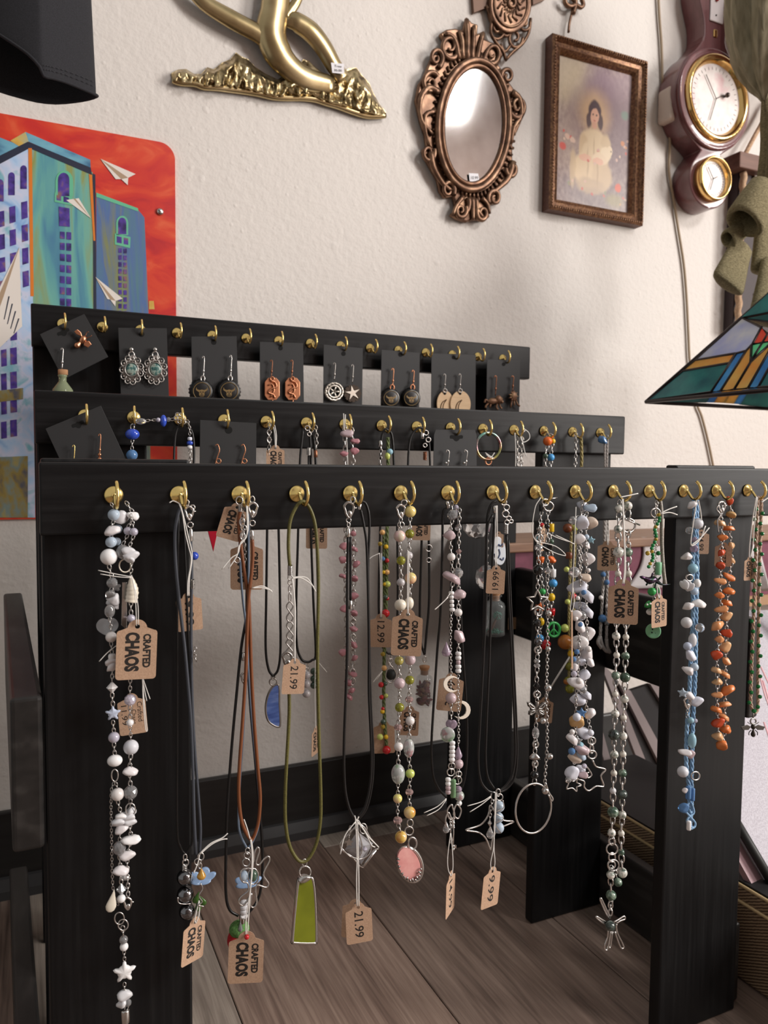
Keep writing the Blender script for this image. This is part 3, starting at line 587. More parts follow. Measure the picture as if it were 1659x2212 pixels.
# --- barometer
WOOD = noisemat('red_mahogany', [(.12, .038, .040), (.18, .062, .066)], (40, 40, 3), 2, .32, pos=(.3, .7), coat=.6)
GOLD = mat('gold_bezel', (.80, .52, .20), .16, 1.0)
DIAL = noisemat('pearl_dial', [(.72, .60, .58), (.84, .78, .74), (.80, .55, .56)], (1, 1, 1), 22, .3, pos=(.3, .7))
byf = WY-.058
ba = thing('barometer', P(1545, 215, WY), 'dark red wooden banjo barometer with round brass ringed dials', 'barometer')
C1 = P(1540, 217, byf); C2 = P(1528, 388, byf); R1, R2 = .124, .068
zt = C1.z+.62; half = [(R2*math.cos(a), C2.z+R2*math.sin(a)) for a in [math.radians(d) for d in range(-90, 50, 10)]]
half += [(.036, C2.z+.064), (.036, C1.z-.124)]+[(R1*math.cos(a), C1.z+R1*math.sin(a)) for a in [math.radians(d) for d in range(-62, 66, 8)]]
half += [(.040, C1.z+.135), (.036, C1.z+.16), (.040, C1.z+.19), (.055, C1.z+.23), (.062, C1.z+.27), (.055, C1.z+.34), (.045, C1.z+.42), (.055, C1.z+.5), (.03, C1.z+.56), (.0, zt-.04)]
hs = smooth_pts([(x, 0, z) for x, z in half], 2)
axz = lambda z: C1.x+(C2.x-C1.x)*0
out = [(C1.x+p.x, byf, p.z) for p in hs]+[(C1.x-p.x, byf, p.z) for p in hs[::-1]]
m = MB(); m.prism(out, (0, .058, 0)); bevel(m.build('case', WOOD, ba), .004, 2)
def ringset(c, R, nm):
    M_ = Matrix.Translation((C1.x, byf, c.z)) @ Matrix.Rotation(math.pi/2, 4, 'X')
    m = MB()
    if R > .08:
        m.lathe([(R*1.16, 0), (R*1.16, .006), (R*1.10, .010), (R*1.08, .006), (R*1.04, .012), (R*1.0, .008)], M_, 48, cap=False); m.build('turned_moulding', WOOD, ba); m = MB()
    m.lathe([(R*1.0, 0), (R*1.0, .012), (R*.97, .020), (R*.90, .022), (R*.84, .014), (R*.80, .006)], M_, 48, cap=False); m.build('bezel', GOLD, ba)
    m = MB(); m.lathe([(.0002, .0065), (R*.82, .0065), (R*.82, .005), (.0002, .005)], M_, 48, smooth=False); d = m.build('dial', DIAL, ba)
    m = MB()
    for a, l in ((2.2, .6), (-1.9, .55), (.5, .3)): m.tube([M_ @ Vector((0, 0, .010)), M_ @ Vector((R*l*math.cos(a), R*l*math.sin(a), .010))], .0009, 5)
    m.build('hand', mat('dark_metal', (.10, .08, .07), .4, 1), d)
    m = MB()
    for i in range(36):
        a = i*math.pi/18; m.tube([M_ @ Vector((R*.66*math.cos(a), R*.66*math.sin(a), .0068)), M_ @ Vector((R*.73*math.cos(a), R*.73*math.sin(a), .0068))], .0006, 4)
    m.build('scale_marks', mat('scale_ink', (.25, .18, .17), .6), d)['kind'] = 'stuff'
    if R > .08:
        m = MB(); m.ball(M_ @ Vector((R*.30, R*.12, .016)), .006, rings=6); m.tube([M_ @ Vector((R*.30, R*.12, .006)), M_ @ Vector((R*.30, R*.12, .016))], .003, 6); m.build('knob', mat('dark_metal', (.10, .08, .07), .4, 1), d)
ringset(C1, .104, 'big'); ringset(C2, .054, 'small')
m = MB(); zz = C1.z; m.box((C1.x-.022, byf-.004, zz+.185), (C1.x+.022, byf, zz+.5)); pl = bevel(m.build('thermometer_plate', mat('white_plate', (.78, .72, .72), .4), ba), .004, 2)
m = MB(); m.tube([(C1.x-.004, byf-.007, zz+.26), (C1.x-.004, byf-.007, zz+.48)], .0022, 8); m.build('glass_tube', mat('tube_glass', (.75, .6, .6), .1), pl)
m = MB(); m.ball((C1.x-.004, byf-.007, zz+.248), .010, .8, .6, 1.6); m.build('red_bulb', B['red'], pl)
m = MB(); m.ball((C1.x-.004, byf-.005, zz+.20), .002); m.build('pin', mat('dark_metal', (.1, .1, .1), .4, 1), pl)
m = MB(); m.box((C1.x-.007, byf-.003, zz+.150), (C1.x+.005, byf, zz+.168)); bevel(m.build('badge', GOLD, ba), .002)

# --- power adapter and cord
pb = thing('power_box', P(1443, 225, WY), 'small cream switch box with a cord on the wall beside the barometer', 'power adapter')
m = MB(); a = P(1452, 182, WY-.045); b = P(1470, 262, WY-.045); m.box((a.x-.004, WY-.045, b.z), (b.x+.010, WY, a.z)); bevel(m.build('body', mat('cream_plastic', (.70, .58, .50), .4), pb), .008, 3)
m = MB(); q = P(1460, 222, WY-.047); m.ball(q, .006, 1, .6, 1); m.build('switch', mat('grey_plastic', (.3, .26, .24), .5), pb)
k = pxs(P(1440, 400, WY))
CORD = mat('tan_cord', (.36, .27, .18), .5)
m = MB(); m.tube(smooth_pts(pp([(1421, -40), (1424, 30), (1429, 100), (1431, 180)], WY-.006), 4), 2.8*k, 8); m.build('cord', CORD, pb)
m = MB(); m.tube(smooth_pts(pp([(1444, 262), (1447, 310), (1445, 370), (1455, 430), (1466, 500), (1477, 570), (1483, 640), (1487, 720), (1491, 790), (1505, 870), (1516, 900), (1530, 955), (1545, 1030), (1560, 1120)], WY-.006), 4), 2.8*k, 8); m.build('cord', CORD, pb)

# --- wooden plaque with daisies
pq = thing('wood_plaque', P(1640, 400, WY), 'rustic wooden plaque with white daisies hung on a rope', 'plaque')
PWD = noisemat('plaque_wood', [(.11, .05, .035), (.20, .10, .07)], (4, 40, 40), 2, .6); ROPE = noisemat('rope', [(.36, .22, .13), (.58, .40, .26)], (90, 90, 60), 2, .9)
y_ = WY-.045; A = P(1588, 345, y_); X0 = A.x; Zt = P(1612, 340, y_).z
m = MB(); m.box((X0, WY-.06, Zt-.035), (X0+.36, WY, Zt+.005)); bevel(m.build('top_board', PWD, pq), .003)
zb = P(1610, 720, y_).z
m = MB(); m.box((X0+.03, WY-.03, zb), (X0+.33, WY, Zt-.035)); m.build('panel', mat('plaque_dark', (.045, .03, .032), .6), pq)
for xx in (X0+.035, X0+.325):
    m = MB(); m.tube([(xx+.0016*math.sin(i*1.2), WY-.042+.0016*math.cos(i*1.2), Zt-.037-(Zt-.037-zb)*i/60) for i in range(61)], .0085, 8); m.build('rope_edge', ROPE, pq)
m = MB(); m.tube(smooth_pts([(X0+.045, WY-.03, Zt+.004), (X0+.11, WY-.025, Zt+.10), (X0+.18, WY-.02, Zt+.19), (X0+.25, WY-.025, Zt+.10), (X0+.315, WY-.03, Zt+.004)], 6), .006, 8); m.build('rope_hanger', ROPE, pq)
PET = mat('daisy_white', (.80, .76, .72), .6); YEL = mat('daisy_centre', (.55, .36, .05), .6)
for (px, py, r) in ((1638, 372, .03), (1632, 388, .018), (1655, 420, .022), (1640, 560, .03), (1656, 600, .024), (1636, 640, .02)):
    c = P(px, py, WY-.034); c.x += .01; m = MB()
    for i in range(9):
        a = i*2*math.pi/9; m.ball(c+Vector((math.cos(a)*r*.55, -.002, math.sin(a)*r*.55)), r*.45, 1, .18, .5, 5, 8, M=Matrix.Rotation(-a, 3, 'Y'))
    f = m.build('daisy', PET, pq); m = MB(); m.ball(c+Vector((0, -.005, 0)), r*.2, 1, .6, 1, 5, 8); m.build('daisy_centre', YEL, f)

# --- stained glass pyramid lamp shade
Lc = P(1395, 868, 1.2); sd, hh = .42, .275
cx_, cy_ = Lc.x+sd/2, Lc.y-sd/2; apex = Vector((cx_, cy_, Lc.z+hh))
lp = thing('stained_glass_lamp', (cx_, cy_, 0), 'pyramid shaped stained glass lamp shade in teal, orange and lilac', 'lamp')
rimv = Vector((0, -1, 0)); n_ = rimv.cross(apex-Lc).normalized(); upv = n_.cross(rimv).normalized()
if upv.z < 0: upv = -upv
slant = (apex-(Lc+rimv*sd/2)).length; tcut = .80
def lampmat(nm, cols):
    m = noisemat('glass_'+nm, [tuple(min(.95, v*1.75) for v in c_) for c_ in cols], (9, 9, 9), 2.2, .16, pos=(.3, .7))
    N, L = m.node_tree.nodes, m.node_tree.links; t = N.new('ShaderNodeBsdfTranslucent'); mx = N.new('ShaderNodeMixShader'); mx.inputs[0].default_value = .55
    ramp = [q for q in N if q.type == 'VALTORGB'][0]; out = [q for q in N if q.type == 'OUTPUT_MATERIAL'][0]
    L.new(ramp.outputs[0], t.inputs['Color']); L.new(N['Principled BSDF'].outputs[0], mx.inputs[1]); L.new(t.outputs[0], mx.inputs[2]); L.new(mx.outputs[0], out.inputs[0])
    return m
G_ = dict(lilac=lampmat('lilac', [(.34, .38, .72), (.52, .54, .84)]), orange=lampmat('orange', [(.78, .30, .08), (.82, .44, .16)]), teal=lampmat('teal', [(.03, .13, .15), (.05, .26, .25)]), blue=lampmat('blue', [(.04, .18, .42), (.10, .34, .60)]), red=lampmat('red', [(.60, .06, .05), (.74, .14, .09)]), green=lampmat('green', [(.08, .56, .25), (.25, .72, .40)]), pink=lampmat('pink', [(.78, .24, .13), (.80, .38, .22)]), white=lampmat('white', [(.55, .50, .55), (.75, .72, .72)]))
PIECES = [('lilac', [(1503.5, 777.5), (1603, 687), (1645, 707), (1626, 743), (1612, 758), (1591.5, 763.5)]), ('orange', [(1503, 778), (1588.6, 763.5), (1575, 784.5), (1476, 801.5)]), ('teal', [(1476, 801.5), (1575, 784.5), (1536.5, 847), (1399, 867.5)]),
          ('blue', [(1591, 763.5), (1612, 758), (1557, 844.5), (1536.5, 847)]), ('orange', [(1623, 747.5), (1635.5, 781), (1599, 840), (1557, 844.5), (1612, 758)]), ('red', [(1626, 743), (1645, 707), (1667, 720), (1660, 738)]), ('green', [(1624, 746), (1660, 738), (1668, 760), (1635.5, 781)]), ('pink', [(1635.5, 781), (1668, 760), (1672, 832), (1599, 840)])]
def to_ab(px, py):
    q = PPL(px, py, Lc, n_)-Lc; return q.dot(rimv)/sd, q.dot(upv)/slant
PA = [(nm, [(min(a_, .5), b_) for a_, b_ in [to_ab(*q) for q in po]]) for nm, po in PIECES]
0 and print('LAMP', [(nm, [(round(a_, 2), round(b_, 2)) for a_, b_ in [to_ab(*q) for q in po]]) for nm, po in PIECES])
amid = .5
def face_pt(fi, a, b):
    v = Lc+rimv*(a*sd)+upv*(b*slant)
    d = v-Vector((cx_, cy_, 0)); ang = fi*math.pi/2; ca, sa = math.cos(ang), math.sin(ang)
    return Vector((cx_+d.x*ca-d.y*sa, cy_+d.x*sa+d.y*ca, v.z))
LEAD = mat('lead_came', (.05, .04, .04), .4, .8)
extra = [('lilac', [(.40, .28), (.60, .28), (.60, .80), (.40, .80)])]
amax = max(a for _, po in PA for a, b in po)
for fi in range(4):
    came = MB()
    def piece(nm, ab):
        ab = [(min(max(a, b/2+.004), 1-b/2-.004), max(b, .006)) for a, b in ab]
        v = [face_pt(fi, a, b) for a, b in ab]; nn = (v[1]-v[0]).cross(v[2]-v[0]).normalized()
        m = MB(); m.prism(v, nn*.003); m.build('glass_pane', G_[nm], lp)
        came.tube([x for x in v], .0026, 6, True)
    for nm, ab in PA: piece(nm, ab); piece(nm, [(1-a, b) for a, b in ab][::-1])
    if amax < .49: piece('green', [(amax, .02), (1-amax, .02), (1-amax, .3), (amax, .3)])
    bt = max(b for _, po in PA for a, b in po)
    piece('teal', [(bt/2+.01, bt), (1-bt/2-.01, bt), (.56, .88), (.44, .88)])
    came.tube([face_pt(fi, 0, 0), face_pt(fi, 1, 0)], .004, 8); came.tube([face_pt(fi, 0, 0), face_pt(fi, .45, .9)], .0035, 8)
    came.build('lead_came', LEAD, lp)
m = MB(); m.lathe([(.0, .30), (.03, .29), (.045, .265), (.05, .255)], Matrix.Translation((cx_, cy_, Lc.z-.005)), 20); m.build('cap', BRZ, lp)
m = MB(); m.lathe([(.14, .001), (.14, .012), (.06, .03), (.018, .05), (.014, .2), (.02, .3), (.012, .4), (.012, Lc.z-.05), (.016, Lc.z), (.008, Lc.z+.26)], Matrix.Translation((cx_, cy_, 0)), 20); m.build('stand', BRZ, lp)

# --- hanging fabric bundle, top right
OLV = noisemat('olive_gauze', [(.17, .145, .085), (.27, .235, .15), (.36, .32, .22)], (1, 1, .25), 60, .85, bump=.5, bdist=.003, pos=(.3, .72))
KNT = noisemat('olive_knit', [(.13, .105, .05), (.20, .165, .085), (.28, .24, .13)], (1, 1, 2.5), 220, .9, bump=.8, bdist=.0025, pos=(.3, .7))
FYv = 1.15
fb = thing('fabric_bundle', P(1650, 300, FYv), 'olive gauze and knit fabric strips tied in a hanging bundle', 'fabric')
def drape(stations, depth_k, mt, nm, folds=9, amp=.12, seg=64):
    vs = []
    for (px, py, rx) in stations:
        c = P(px, py, FYv); k = pxs(c)
        for i in range(seg):
            a = 2*math.pi*i/seg; w = 1+amp*math.sin(folds*a+py*.01)+amp*.5*math.sin(2.3*folds*a+1+py*.02)
            vs.append(c+Vector((rx*k*w*math.cos(a), depth_k*rx*k*w*math.sin(a), .004*math.sin(3*a))))
    m = MB(); n = len(stations)
    m.add(vs, [(i*seg+j, i*seg+(j+1) % seg, (i+1)*seg+(j+1) % seg, (i+1)*seg+j) for i in range(n-1) for j in range(seg)])
    o = m.build(nm, mt, fb); s = o.modifiers.new('t', 'SOLIDIFY'); s.thickness = .002; return o
drape([(1690, -90, 120), (1688, 0, 118), (1686, 60, 112), (1682, 110, 100), (1674, 150, 78), (1664, 185, 46), (1657, 205, 20), (1654, 216, 10)], .8, OLV, 'gauze_top')
drape([(1654, 214, 9), (1656, 226, 12), (1664, 260, 22), (1668, 330, 26), (1662, 420, 30)], .8, KNT, 'neck', 6, .1)
def roll(p, q, r, r2, nm='strip', wall=.55, dy=0, fl=.8, shut=False):
    a = P(*p, FYv+dy); b = P(*q, FYv+dy); k = pxs(a); ax = (b-a).normalized(); u_ = ax.cross(Vector((0, 1, 0))).normalized(); v_ = ax.cross(u_)
    vs = []; sg = 28; st = [(0, r*.75), (.08, r*.95), (.5, (r+r2)/2), (.92, r2), (.985, r2*.96), (1.0, r2*.86), (.985, r2*.72), (.8, r2*.62), (.3, r*.5)]
    if shut: st = [(0, r*.6), (.06, r*.92), (.3, r), (.6, (r+r2)/2), (.9, r2), (.97, r2*.97), (1.0, r2*.85), (1.008, r2*.5), (1.01, r2*.02)]
    for t, rr in st:
        for i in range(sg):
            an = 2*math.pi*i/sg; vs.append(a.lerp(b, t)+(u_*math.cos(an)+v_*math.sin(an)*fl)*rr*k*(1+.04*math.sin(3*an)))
    m = MB(); n = len(st)
    m.add(vs, [(i*sg+j, i*sg+(j+1) % sg, (i+1)*sg+(j+1) % sg, (i+1)*sg+j) for i in range(n-1) for j in range(sg)]+[tuple(range(sg))])
    m.build(nm, KNT, fb)
roll((1652, 405), (1606, 482), 40, 46, dy=-.03)
roll((1625, 480), (1572, 518), 16, 22, dy=.0)
roll((1604, 525), (1570, 618), 34, 46, fl=.35, shut=True)
roll((1655, 480), (1640, 590), 28, 26, fl=.5, shut=True)
roll((1668, 560), (1648, 700), 34, 44, fl=.4, dy=-.02, shut=True)
roll((1690, 520), (1690, 680), 34, 40, fl=.4, dy=.01, shut=True)
RED = noisemat('maroon_carving', [(.09, .02, .016), (.17, .05, .04)], (30, 30, 30), 2, .5, bump=.6, bdist=.004)
cv = thing('carved_box', P(1690, 60, 1.36), 'carved maroon wooden box partly hidden by the olive gauze', 'box')
m = MB(); a = P(1625, -60, 1.36); b = P(1760, 172, 1.36); m.box((a.x+.02, 1.32, b.z), (b.x, 1.40, a.z)); bevel(m.build('case', RED, cv), .006)
for i in range(6): m = MB(); m.box((a.x+.028, 1.314, b.z+.02+i*.04), (b.x-.01, 1.321, b.z+.032+i*.04)); m.build('carved_band', RED, cv)

# ================================================================== right-hand floor items
TWD = None
def tweedmat():
    m, N, L, b = newmat('tweed')
    g = N.new('ShaderNodeNewGeometry'); mp = N.new('ShaderNodeMapping'); mp.inputs['Rotation'].default_value = (math.radians(28), 0, 0); L.new(g.outputs['Position'], mp.inputs['Vector'])
    w = N.new('ShaderNodeTexWave'); w.bands_direction = 'Z'; w.inputs['Scale'].default_value = 75; w.inputs['Distortion'].default_value = 1.2; w.inputs['Detail'].default_value = 2; w.inputs['Detail Scale'].default_value = 3
    L.new(mp.outputs[0], w.inputs['Vector'])
    cr = N.new('ShaderNodeValToRGB'); e = cr.color_ramp.elements; e[0].position = .35; e[0].color = (.075, .040, .022, 1); e[1].position = .65; e[1].color = (.34, .235, .14, 1)
    L.new(w.outputs['Fac'], cr.inputs['Fac']); L.new(cr.outputs[0], b.inputs['Base Color']); b.inputs['Roughness'].default_value = .75
    return m
TWD = tweedmat(); TAN = mat('tan_piping', (.52, .38, .20), .6)
tw = thing('tweed_case', (1.10, 1.0, 0), 'low brown striped tweed case with tan piping beside the rack', 'suitcase')
m = MB(); m.box((.966, .45, .001), (1.195, 1.26, .145)); bevel(m.build('body', TWD, tw), .006)
m = MB(); m.box((.971, .455, .1452), (1.19, 1.255, .150)); m.build('dark_top', mat('case_top', (.010, .009, .010), .6), tw)
m = MB(); m.tube([(.965, .45, .122), (.965, 1.26, .122)], .0028, 6); m.build('piping', TAN, tw)
m = MB(); m.tube([(.967, .45, .146), (.967, 1.26, .146)], .0026, 6); m.build('piping', TAN, tw)

SPK = noisemat('speckled_white', [(.40, .37, .42), (.52, .50, .55)], (1, 1, 1), 420, .6, pos=(.4, .6))
bd = thing('speckled_board', (1.03, .9, .15), 'white speckled board with pink streaks leaning above the tweed case', 'board')
bp0 = PXp(1640, 1600, 1.13); bn = Vector((.10, -.80, .58)).normalized()
BQ = lambda x, y, off=0: PPL(x, y, bp0-bn*off, bn)
q = [(1560, 1318), (1690, 1318), (1690, 1943), (1597, 1785), (1560, 1722)]
m = MB(); m.prism([BQ(x, y) for x, y in q], -bn*.012); m.build('sheet', SPK, bd)
m = MB(); m.tube([BQ(1568, 1737), BQ(1690, 1945)], .007, 6); m.build('edge', mat('board_edge', (.02, .02, .018), .5), bd)
m = MB(); m.prism([BQ(x, y, .014) for x, y in [(1560, 1752), (1680, 1956), (1680, 2010), (1560, 1795)]], -bn*.01); m.build('lower_strip', mat('mauve_strip', (.40, .25, .27), .5), bd)
PK = mat('pink_streak', (.75, .42, .45), .6)
for pts in ([(1640, 1455), (1652, 1500), (1668, 1545)], [(1648, 1470), (1660, 1510), (1675, 1530)], [(1650, 1560), (1664, 1600), (1676, 1640)], [(1643, 1440), (1662, 1480), (1680, 1500)]):
    m = MB(); m.tube([BQ(x, y) for x, y in pts], .0025, 6, flat=.4); m.build('streak', PK, bd)
# grey slats leaning inside the rack's right end
SLT = mat('grey_slat', (.30, .25, .25), .55); SLD = mat('dark_slat', (.012, .011, .013), .5)
ls = thing('folding_easel', (1.05, 1.12, .15), 'grey and black slats of a folded stand leaning behind the rack', 'easel')
for pts, mt in (([(1296, 1430), (1318, 1450), (1425, 1718), (1415, 1740)], SLT), ([(1340, 1480), (1362, 1492), (1470, 1690), (1456, 1712)], SLT), ([(1405, 1478), (1452, 1486), (1470, 1530), (1455, 1560)], SLT), ([(1318, 1450), (1340, 1480), (1456, 1712), (1425, 1718)], SLD), ([(1362, 1492), (1405, 1478), (1475, 1600), (1470, 1690)], SLD), ([(1284, 1560), (1300, 1572), (1352, 1760), (1336, 1768)], SLT), ([(1330, 1690), (1344, 1694), (1382, 1788), (1366, 1792)], SLT)):
    m = MB(); m.prism([P(x, y, 1.275+(.0 if mt is SLT else .010)) for x, y in pts], (0, .010, 0)); m.build('slat', mt, ls)
# maroon board with white paper, wood ledge
MAR = noisemat('maroon_cloth', [(.16, .040, .070), (.22, .06, .10)], (1, 1, 1), 60, .7)
lg = thing('wood_ledge', (1.3, 1.25, .70), 'narrow brown wooden ledge along the wall right of the rack', 'ledge')
ly = 1.30
a = P(1290, 1166, ly); m = MB(); m.box((a.x-.25, ly, a.z-.02), (a.x+1.2, WY-.001, a.z)); bevel(m.build('board', noisemat('ledge_wood', [(.20, .10, .06), (.34, .19, .11)], (4, 40, 40), 2, .5), lg), .003)
mb_ = thing('maroon_panel', (1.3, 1.30, .4), 'maroon cloth panel hanging below the wooden ledge', 'panel')
b_ = P(1300, 1330, ly); m = MB(); m.box((a.x-.22, ly+.012, b_.z), (a.x+1.15, ly+.03, a.z-.021)); m.build('cloth', MAR, mb_)
m = MB(); c_ = P(1300, 1318, ly); m.box((a.x-.22, ly+.004, b_.z-.012), (a.x+1.15, ly+.034, c_.z)); m.build('bottom_rail', mat('tan_rail', (.42, .25, .14), .5), mb_)
WP = mat('white_paper', (.72, .69, .70), .6)
def paper(pts, Yp, bend, label):
    t = thing('paper_sheet', P(*pts[0], Yp), label, 'paper'); n = 14; m = MB(); vs = []
    (x0, y0), (x1, y1), (x2, y2), (x3, y3) = pts
    for i in range(n+1):
        s = i/n
        for j in range(n+1):
            r_ = j/n; px = (x0*(1-s)+x1*s)*(1-r_)+(x3*(1-s)+x2*s)*r_; py = (y0*(1-s)+y1*s)*(1-r_)+(y3*(1-s)+y2*s)*r_
            px += bend*math.sin(r_*math.pi)*(1-s)
            vs.append(P(px, py, Yp-.03*math.sin(r_*math.pi/2)*s))
    m.add(vs, [(i*(n+1)+j, (i+1)*(n+1)+j, (i+1)*(n+1)+j+1, i*(n+1)+j+1) for i in range(n) for j in range(n)]); o = m.build('sheet', WP, t); s = o.modifiers.new('t', 'SOLIDIFY'); s.thickness = .0012
paper([(1386, 1160), (1470, 1165), (1470, 1268), (1352, 1272)], 1.3095, 16, 'curled white paper standing behind the green necklace')
paper([(1626, 1175), (1640, 1185), (1664, 1276), (1622, 1278)], 1.3095, -4, 'white paper triangle right of the beige braided necklace')
# ================================================================== jewellery helpers
def unit(kind):
    bm = bmesh.new()
    if kind == 'ball': bmesh.ops.create_icosphere(bm, subdivisions=3, radius=1)
    elif kind == 'facet': bmesh.ops.create_icosphere(bm, subdivisions=2, radius=1)
    elif kind.startswith('chip'):
        rr = random.Random(int(kind[4:])*17+3); bmesh.ops.create_icosphere(bm, subdivisions=3, radius=1)
        pl_ = [(Vector((rr.gauss(0, 1), rr.gauss(0, 1), rr.gauss(0, 1))).normalized(), rr.uniform(.62, 1.05)) for q in range(12)]
        for v in bm.verts:        # rounded polyhedron from random facets: a tumbled stone
            d = v.co.normalized(); s = sum(max(0, d.dot(n_)/h_)**11 for n_, h_ in pl_); v.co = d*min(1.25, s**(-1/11) if s > 1e-6 else 1.25)
    elif kind in ('star', 'flower', 'heart'):
        nu, nv = 40, 8; rows = []
        for j in range(nv+1):
            ph = math.pi*j/nv; row = []
            for i in range(nu):
                a = 2*math.pi*i/nu
                if kind == 'star': rad = .60+.40*max(0, math.cos(5*(a-math.pi/2)))**1.2+.0
                elif kind == 'flower': rad = .66+.34*abs(math.cos(2.5*(a-math.pi/2)))
                else: rad = .95-.38*abs(math.sin(a))**.5*math.sin(a)*0+(-.28*math.exp(-((a-math.pi/2)/.35)**2))+(.15*math.exp(-((a-1.5*math.pi)/.4)**2))
                s = math.sin(ph)**.7; row.append(bm.verts.new((rad*s*math.cos(a), -.5*math.cos(ph), rad*s*math.sin(a))))
            rows.append(row)
        for j in range(nv):
            for i in range(nu): bm.faces.new((rows[j][i], rows[j][(i+1) % nu], rows[j+1][(i+1) % nu], rows[j+1][i]))
        bmesh.ops.remove_doubles(bm, verts=bm.verts, dist=1e-4)
    else:
        prof = {'bicone': [(.05, 1), (1, 0), (.05, -1)], 'rond': [(.25, 1), (.75, .75), (1, .2), (1, -.2), (.75, -.75), (.25, -1)], 'tube': [(.3, 1), (.9, .97), (1, .85), (1, -.85), (.9, -.97), (.3, -1)],
                'seed': [(.35, .9), (.8, .8), (1, .35), (1, -.35), (.8, -.8), (.35, -.9)], 'drop': [(.02, 1), (.22, .7), (.55, .25), (.9, -.25), (1, -.5), (.8, -.8), (.4, -.97), (.02, -1)], 'bell': [(.15, .9), (.5, .6), (.9, -.2), (1, -.9), (.7, -.6), (.1, .2)]}[kind]
        sg = 8 if kind == 'bicone' else (10 if kind == 'rond' else 14); rows = []
        for r_, z in prof: rows.append([bm.verts.new((r_*math.cos(2*math.pi*i/sg), r_*math.sin(2*math.pi*i/sg), z)) for i in range(sg)])
        for j in range(len(rows)-1):
            for i in range(sg): bm.faces.new((rows[j][i], rows[j][(i+1) % sg], rows[j+1][(i+1) % sg], rows[j+1][i]))
        bm.faces.new(rows[0]); bm.faces.new(rows[-1][::-1])
    bmesh.ops.recalc_face_normals(bm, faces=bm.faces)
    me = bpy.data.meshes.new('bead_'+kind); bm.to_mesh(me); bm.free()
    flat = kind in ('facet', 'bicone', 'rond')
    me.polygons.foreach_set('use_smooth', [not flat]*len(me.polygons)); me.materials.append(None); return me
UNITS = {}
rb = random.Random(3)
def bead(root, kind, x, y, r, mt, Y, ry=None, name='bead', tilt=None, rd=None, yaw=0):
    if kind == 'chip': kind = 'chip%d' % rb.randint(1, 8); tl = rb.uniform(-.5, .5) if tilt is None else tilt; r *= 1.12; ry = max((ry or r*.8)*1.12, r*.62); rd = rd or r*.75
    else: tl = tilt or 0
    if kind not in UNITS: UNITS[kind] = unit(kind)
    p = P(x, y, Y); k = pxs(p); sz = ry or r; sy = rd or min(r, sz)
    if kind in ('star', 'flower', 'heart'): sy = rd or r*.6
    M_ = Matrix.Translation(p) @ Matrix.Rotation(facing(p)+yaw, 4, 'Z') @ Matrix.Rotation(tl, 4, 'Y') @ Matrix.Diagonal((r*k, sy*k, sz*k, 1))
    o = link(name, UNITS[kind], root, M_)
    o.material_slots[0].link = 'OBJECT'; o.material_slots[0].material = B[mt] if isinstance(mt, str) else mt
    return o
def ring3(m, c, R, r, ax_t, ax_s, ratio=1.0, n=12, seg=5):
    m.tube([c+ax_t*(R*math.cos(2*math.pi*i/n))+ax_s*(R*ratio*math.sin(2*math.pi*i/n)) for i in range(n)], r, seg, True)
def links(m, pts, pitch):
    """oval links along a world polyline, alternating orientation"""
    L = [0]
    for a, b in zip(pts, pts[1:]): L.append(L[-1]+(b-a).length)
    tot = L[-1]; n = max(1, int(round(tot/pitch)))
    j = 0
    for i in range(n):
        s = tot*(i+.5)/n
        while j < len(pts)-2 and L[j+1] < s: j += 1
        f = (s-L[j])/max(1e-9, L[j+1]-L[j]); c = pts[j].lerp(pts[j+1], f); t = (pts[j+1]-pts[j]).normalized()
        dep = (c-CAMP).normalized(); sd_ = t.cross(dep).normalized(); dp = t.cross(sd_)
        a = math.radians(20) if i % 2 == 0 else math.radians(95)
        side = sd_*math.cos(a)+dp*math.sin(a); st = tot/n
        ring3(m, c, st*.72, st*.13, t, side, .56, 10, 5)
def chain(root, pts, Y, pitch=8, mt=SILVER, name='chain', sm=True):
    w = pp(pts, Y); w = smooth_pts(w, 6) if sm and len(w) > 2 else w
    m = MB(); links(m, w, pitch*pxs(w[0])); return m.build(name, mt, root)
def strand(root, beads, Y, pitch=9, mt=SILVER, start=None, end=None, conn=True):
    """beads = (x, y, r, kind, material[, ry]); chain links join their ends"""
    prev = start; m = MB()
    for q in beads:
        x, y, r, kind, ma = q[:5]; ry = q[5] if len(q) > 5 else None
        bead(root, kind, x, y, r, ma, Y, ry)
        h = (ry or r)*(.7 if kind == 'chip' else 1)
        if conn and prev is not None and y-h-prev[1] > 3:
            a, b = P(prev[0], prev[1]-1, Y), P(x, y-h+1, Y); links(m, [a, b], pitch*pxs(a))
        prev = (x, y+h)
    if end is not None and prev is not None:
        a, b = P(*prev, Y), P(*end, Y); links(m, [a, b], pitch*pxs(a))
    if m.v: m.build('chain', mt, root)['kind'] = 'stuff'
def cord(root, pts, r, mt, Y, name='cord', n=6, closed=False, seg=8):
    w = smooth_pts(pp(pts, Y), n, closed); m = MB(); m.tube(w, r*pxs(w[0]), seg, closed); return m.build(name, mt, root)
def cords(root, lists, r, mt, Y, name, n=5, seg=6):
    m = MB()
    for pts in lists: w = smooth_pts(pp(pts, Y), n); m.tube(w, r*pxs(w[0]), seg)
    return m.build(name, mt, root)
def string(root, *lists, Y=None, r=1.0):
    for l in lists: cords(root, [l], r, STRING, Y, 'string')
def rings(root, rs, Y, mt=SILVER, wire=1.5, name='jump_ring'):
    for q in rs:
        x, y, R_ = q[:3]; ratio = q[3] if len(q) > 3 else 1.0
        m = MB(); w = pp(ell(x, y, R_*ratio, R_, 20), Y); m.tube(w, wire*pxs(w[0]), 6, True); m.build(name, mt, root)
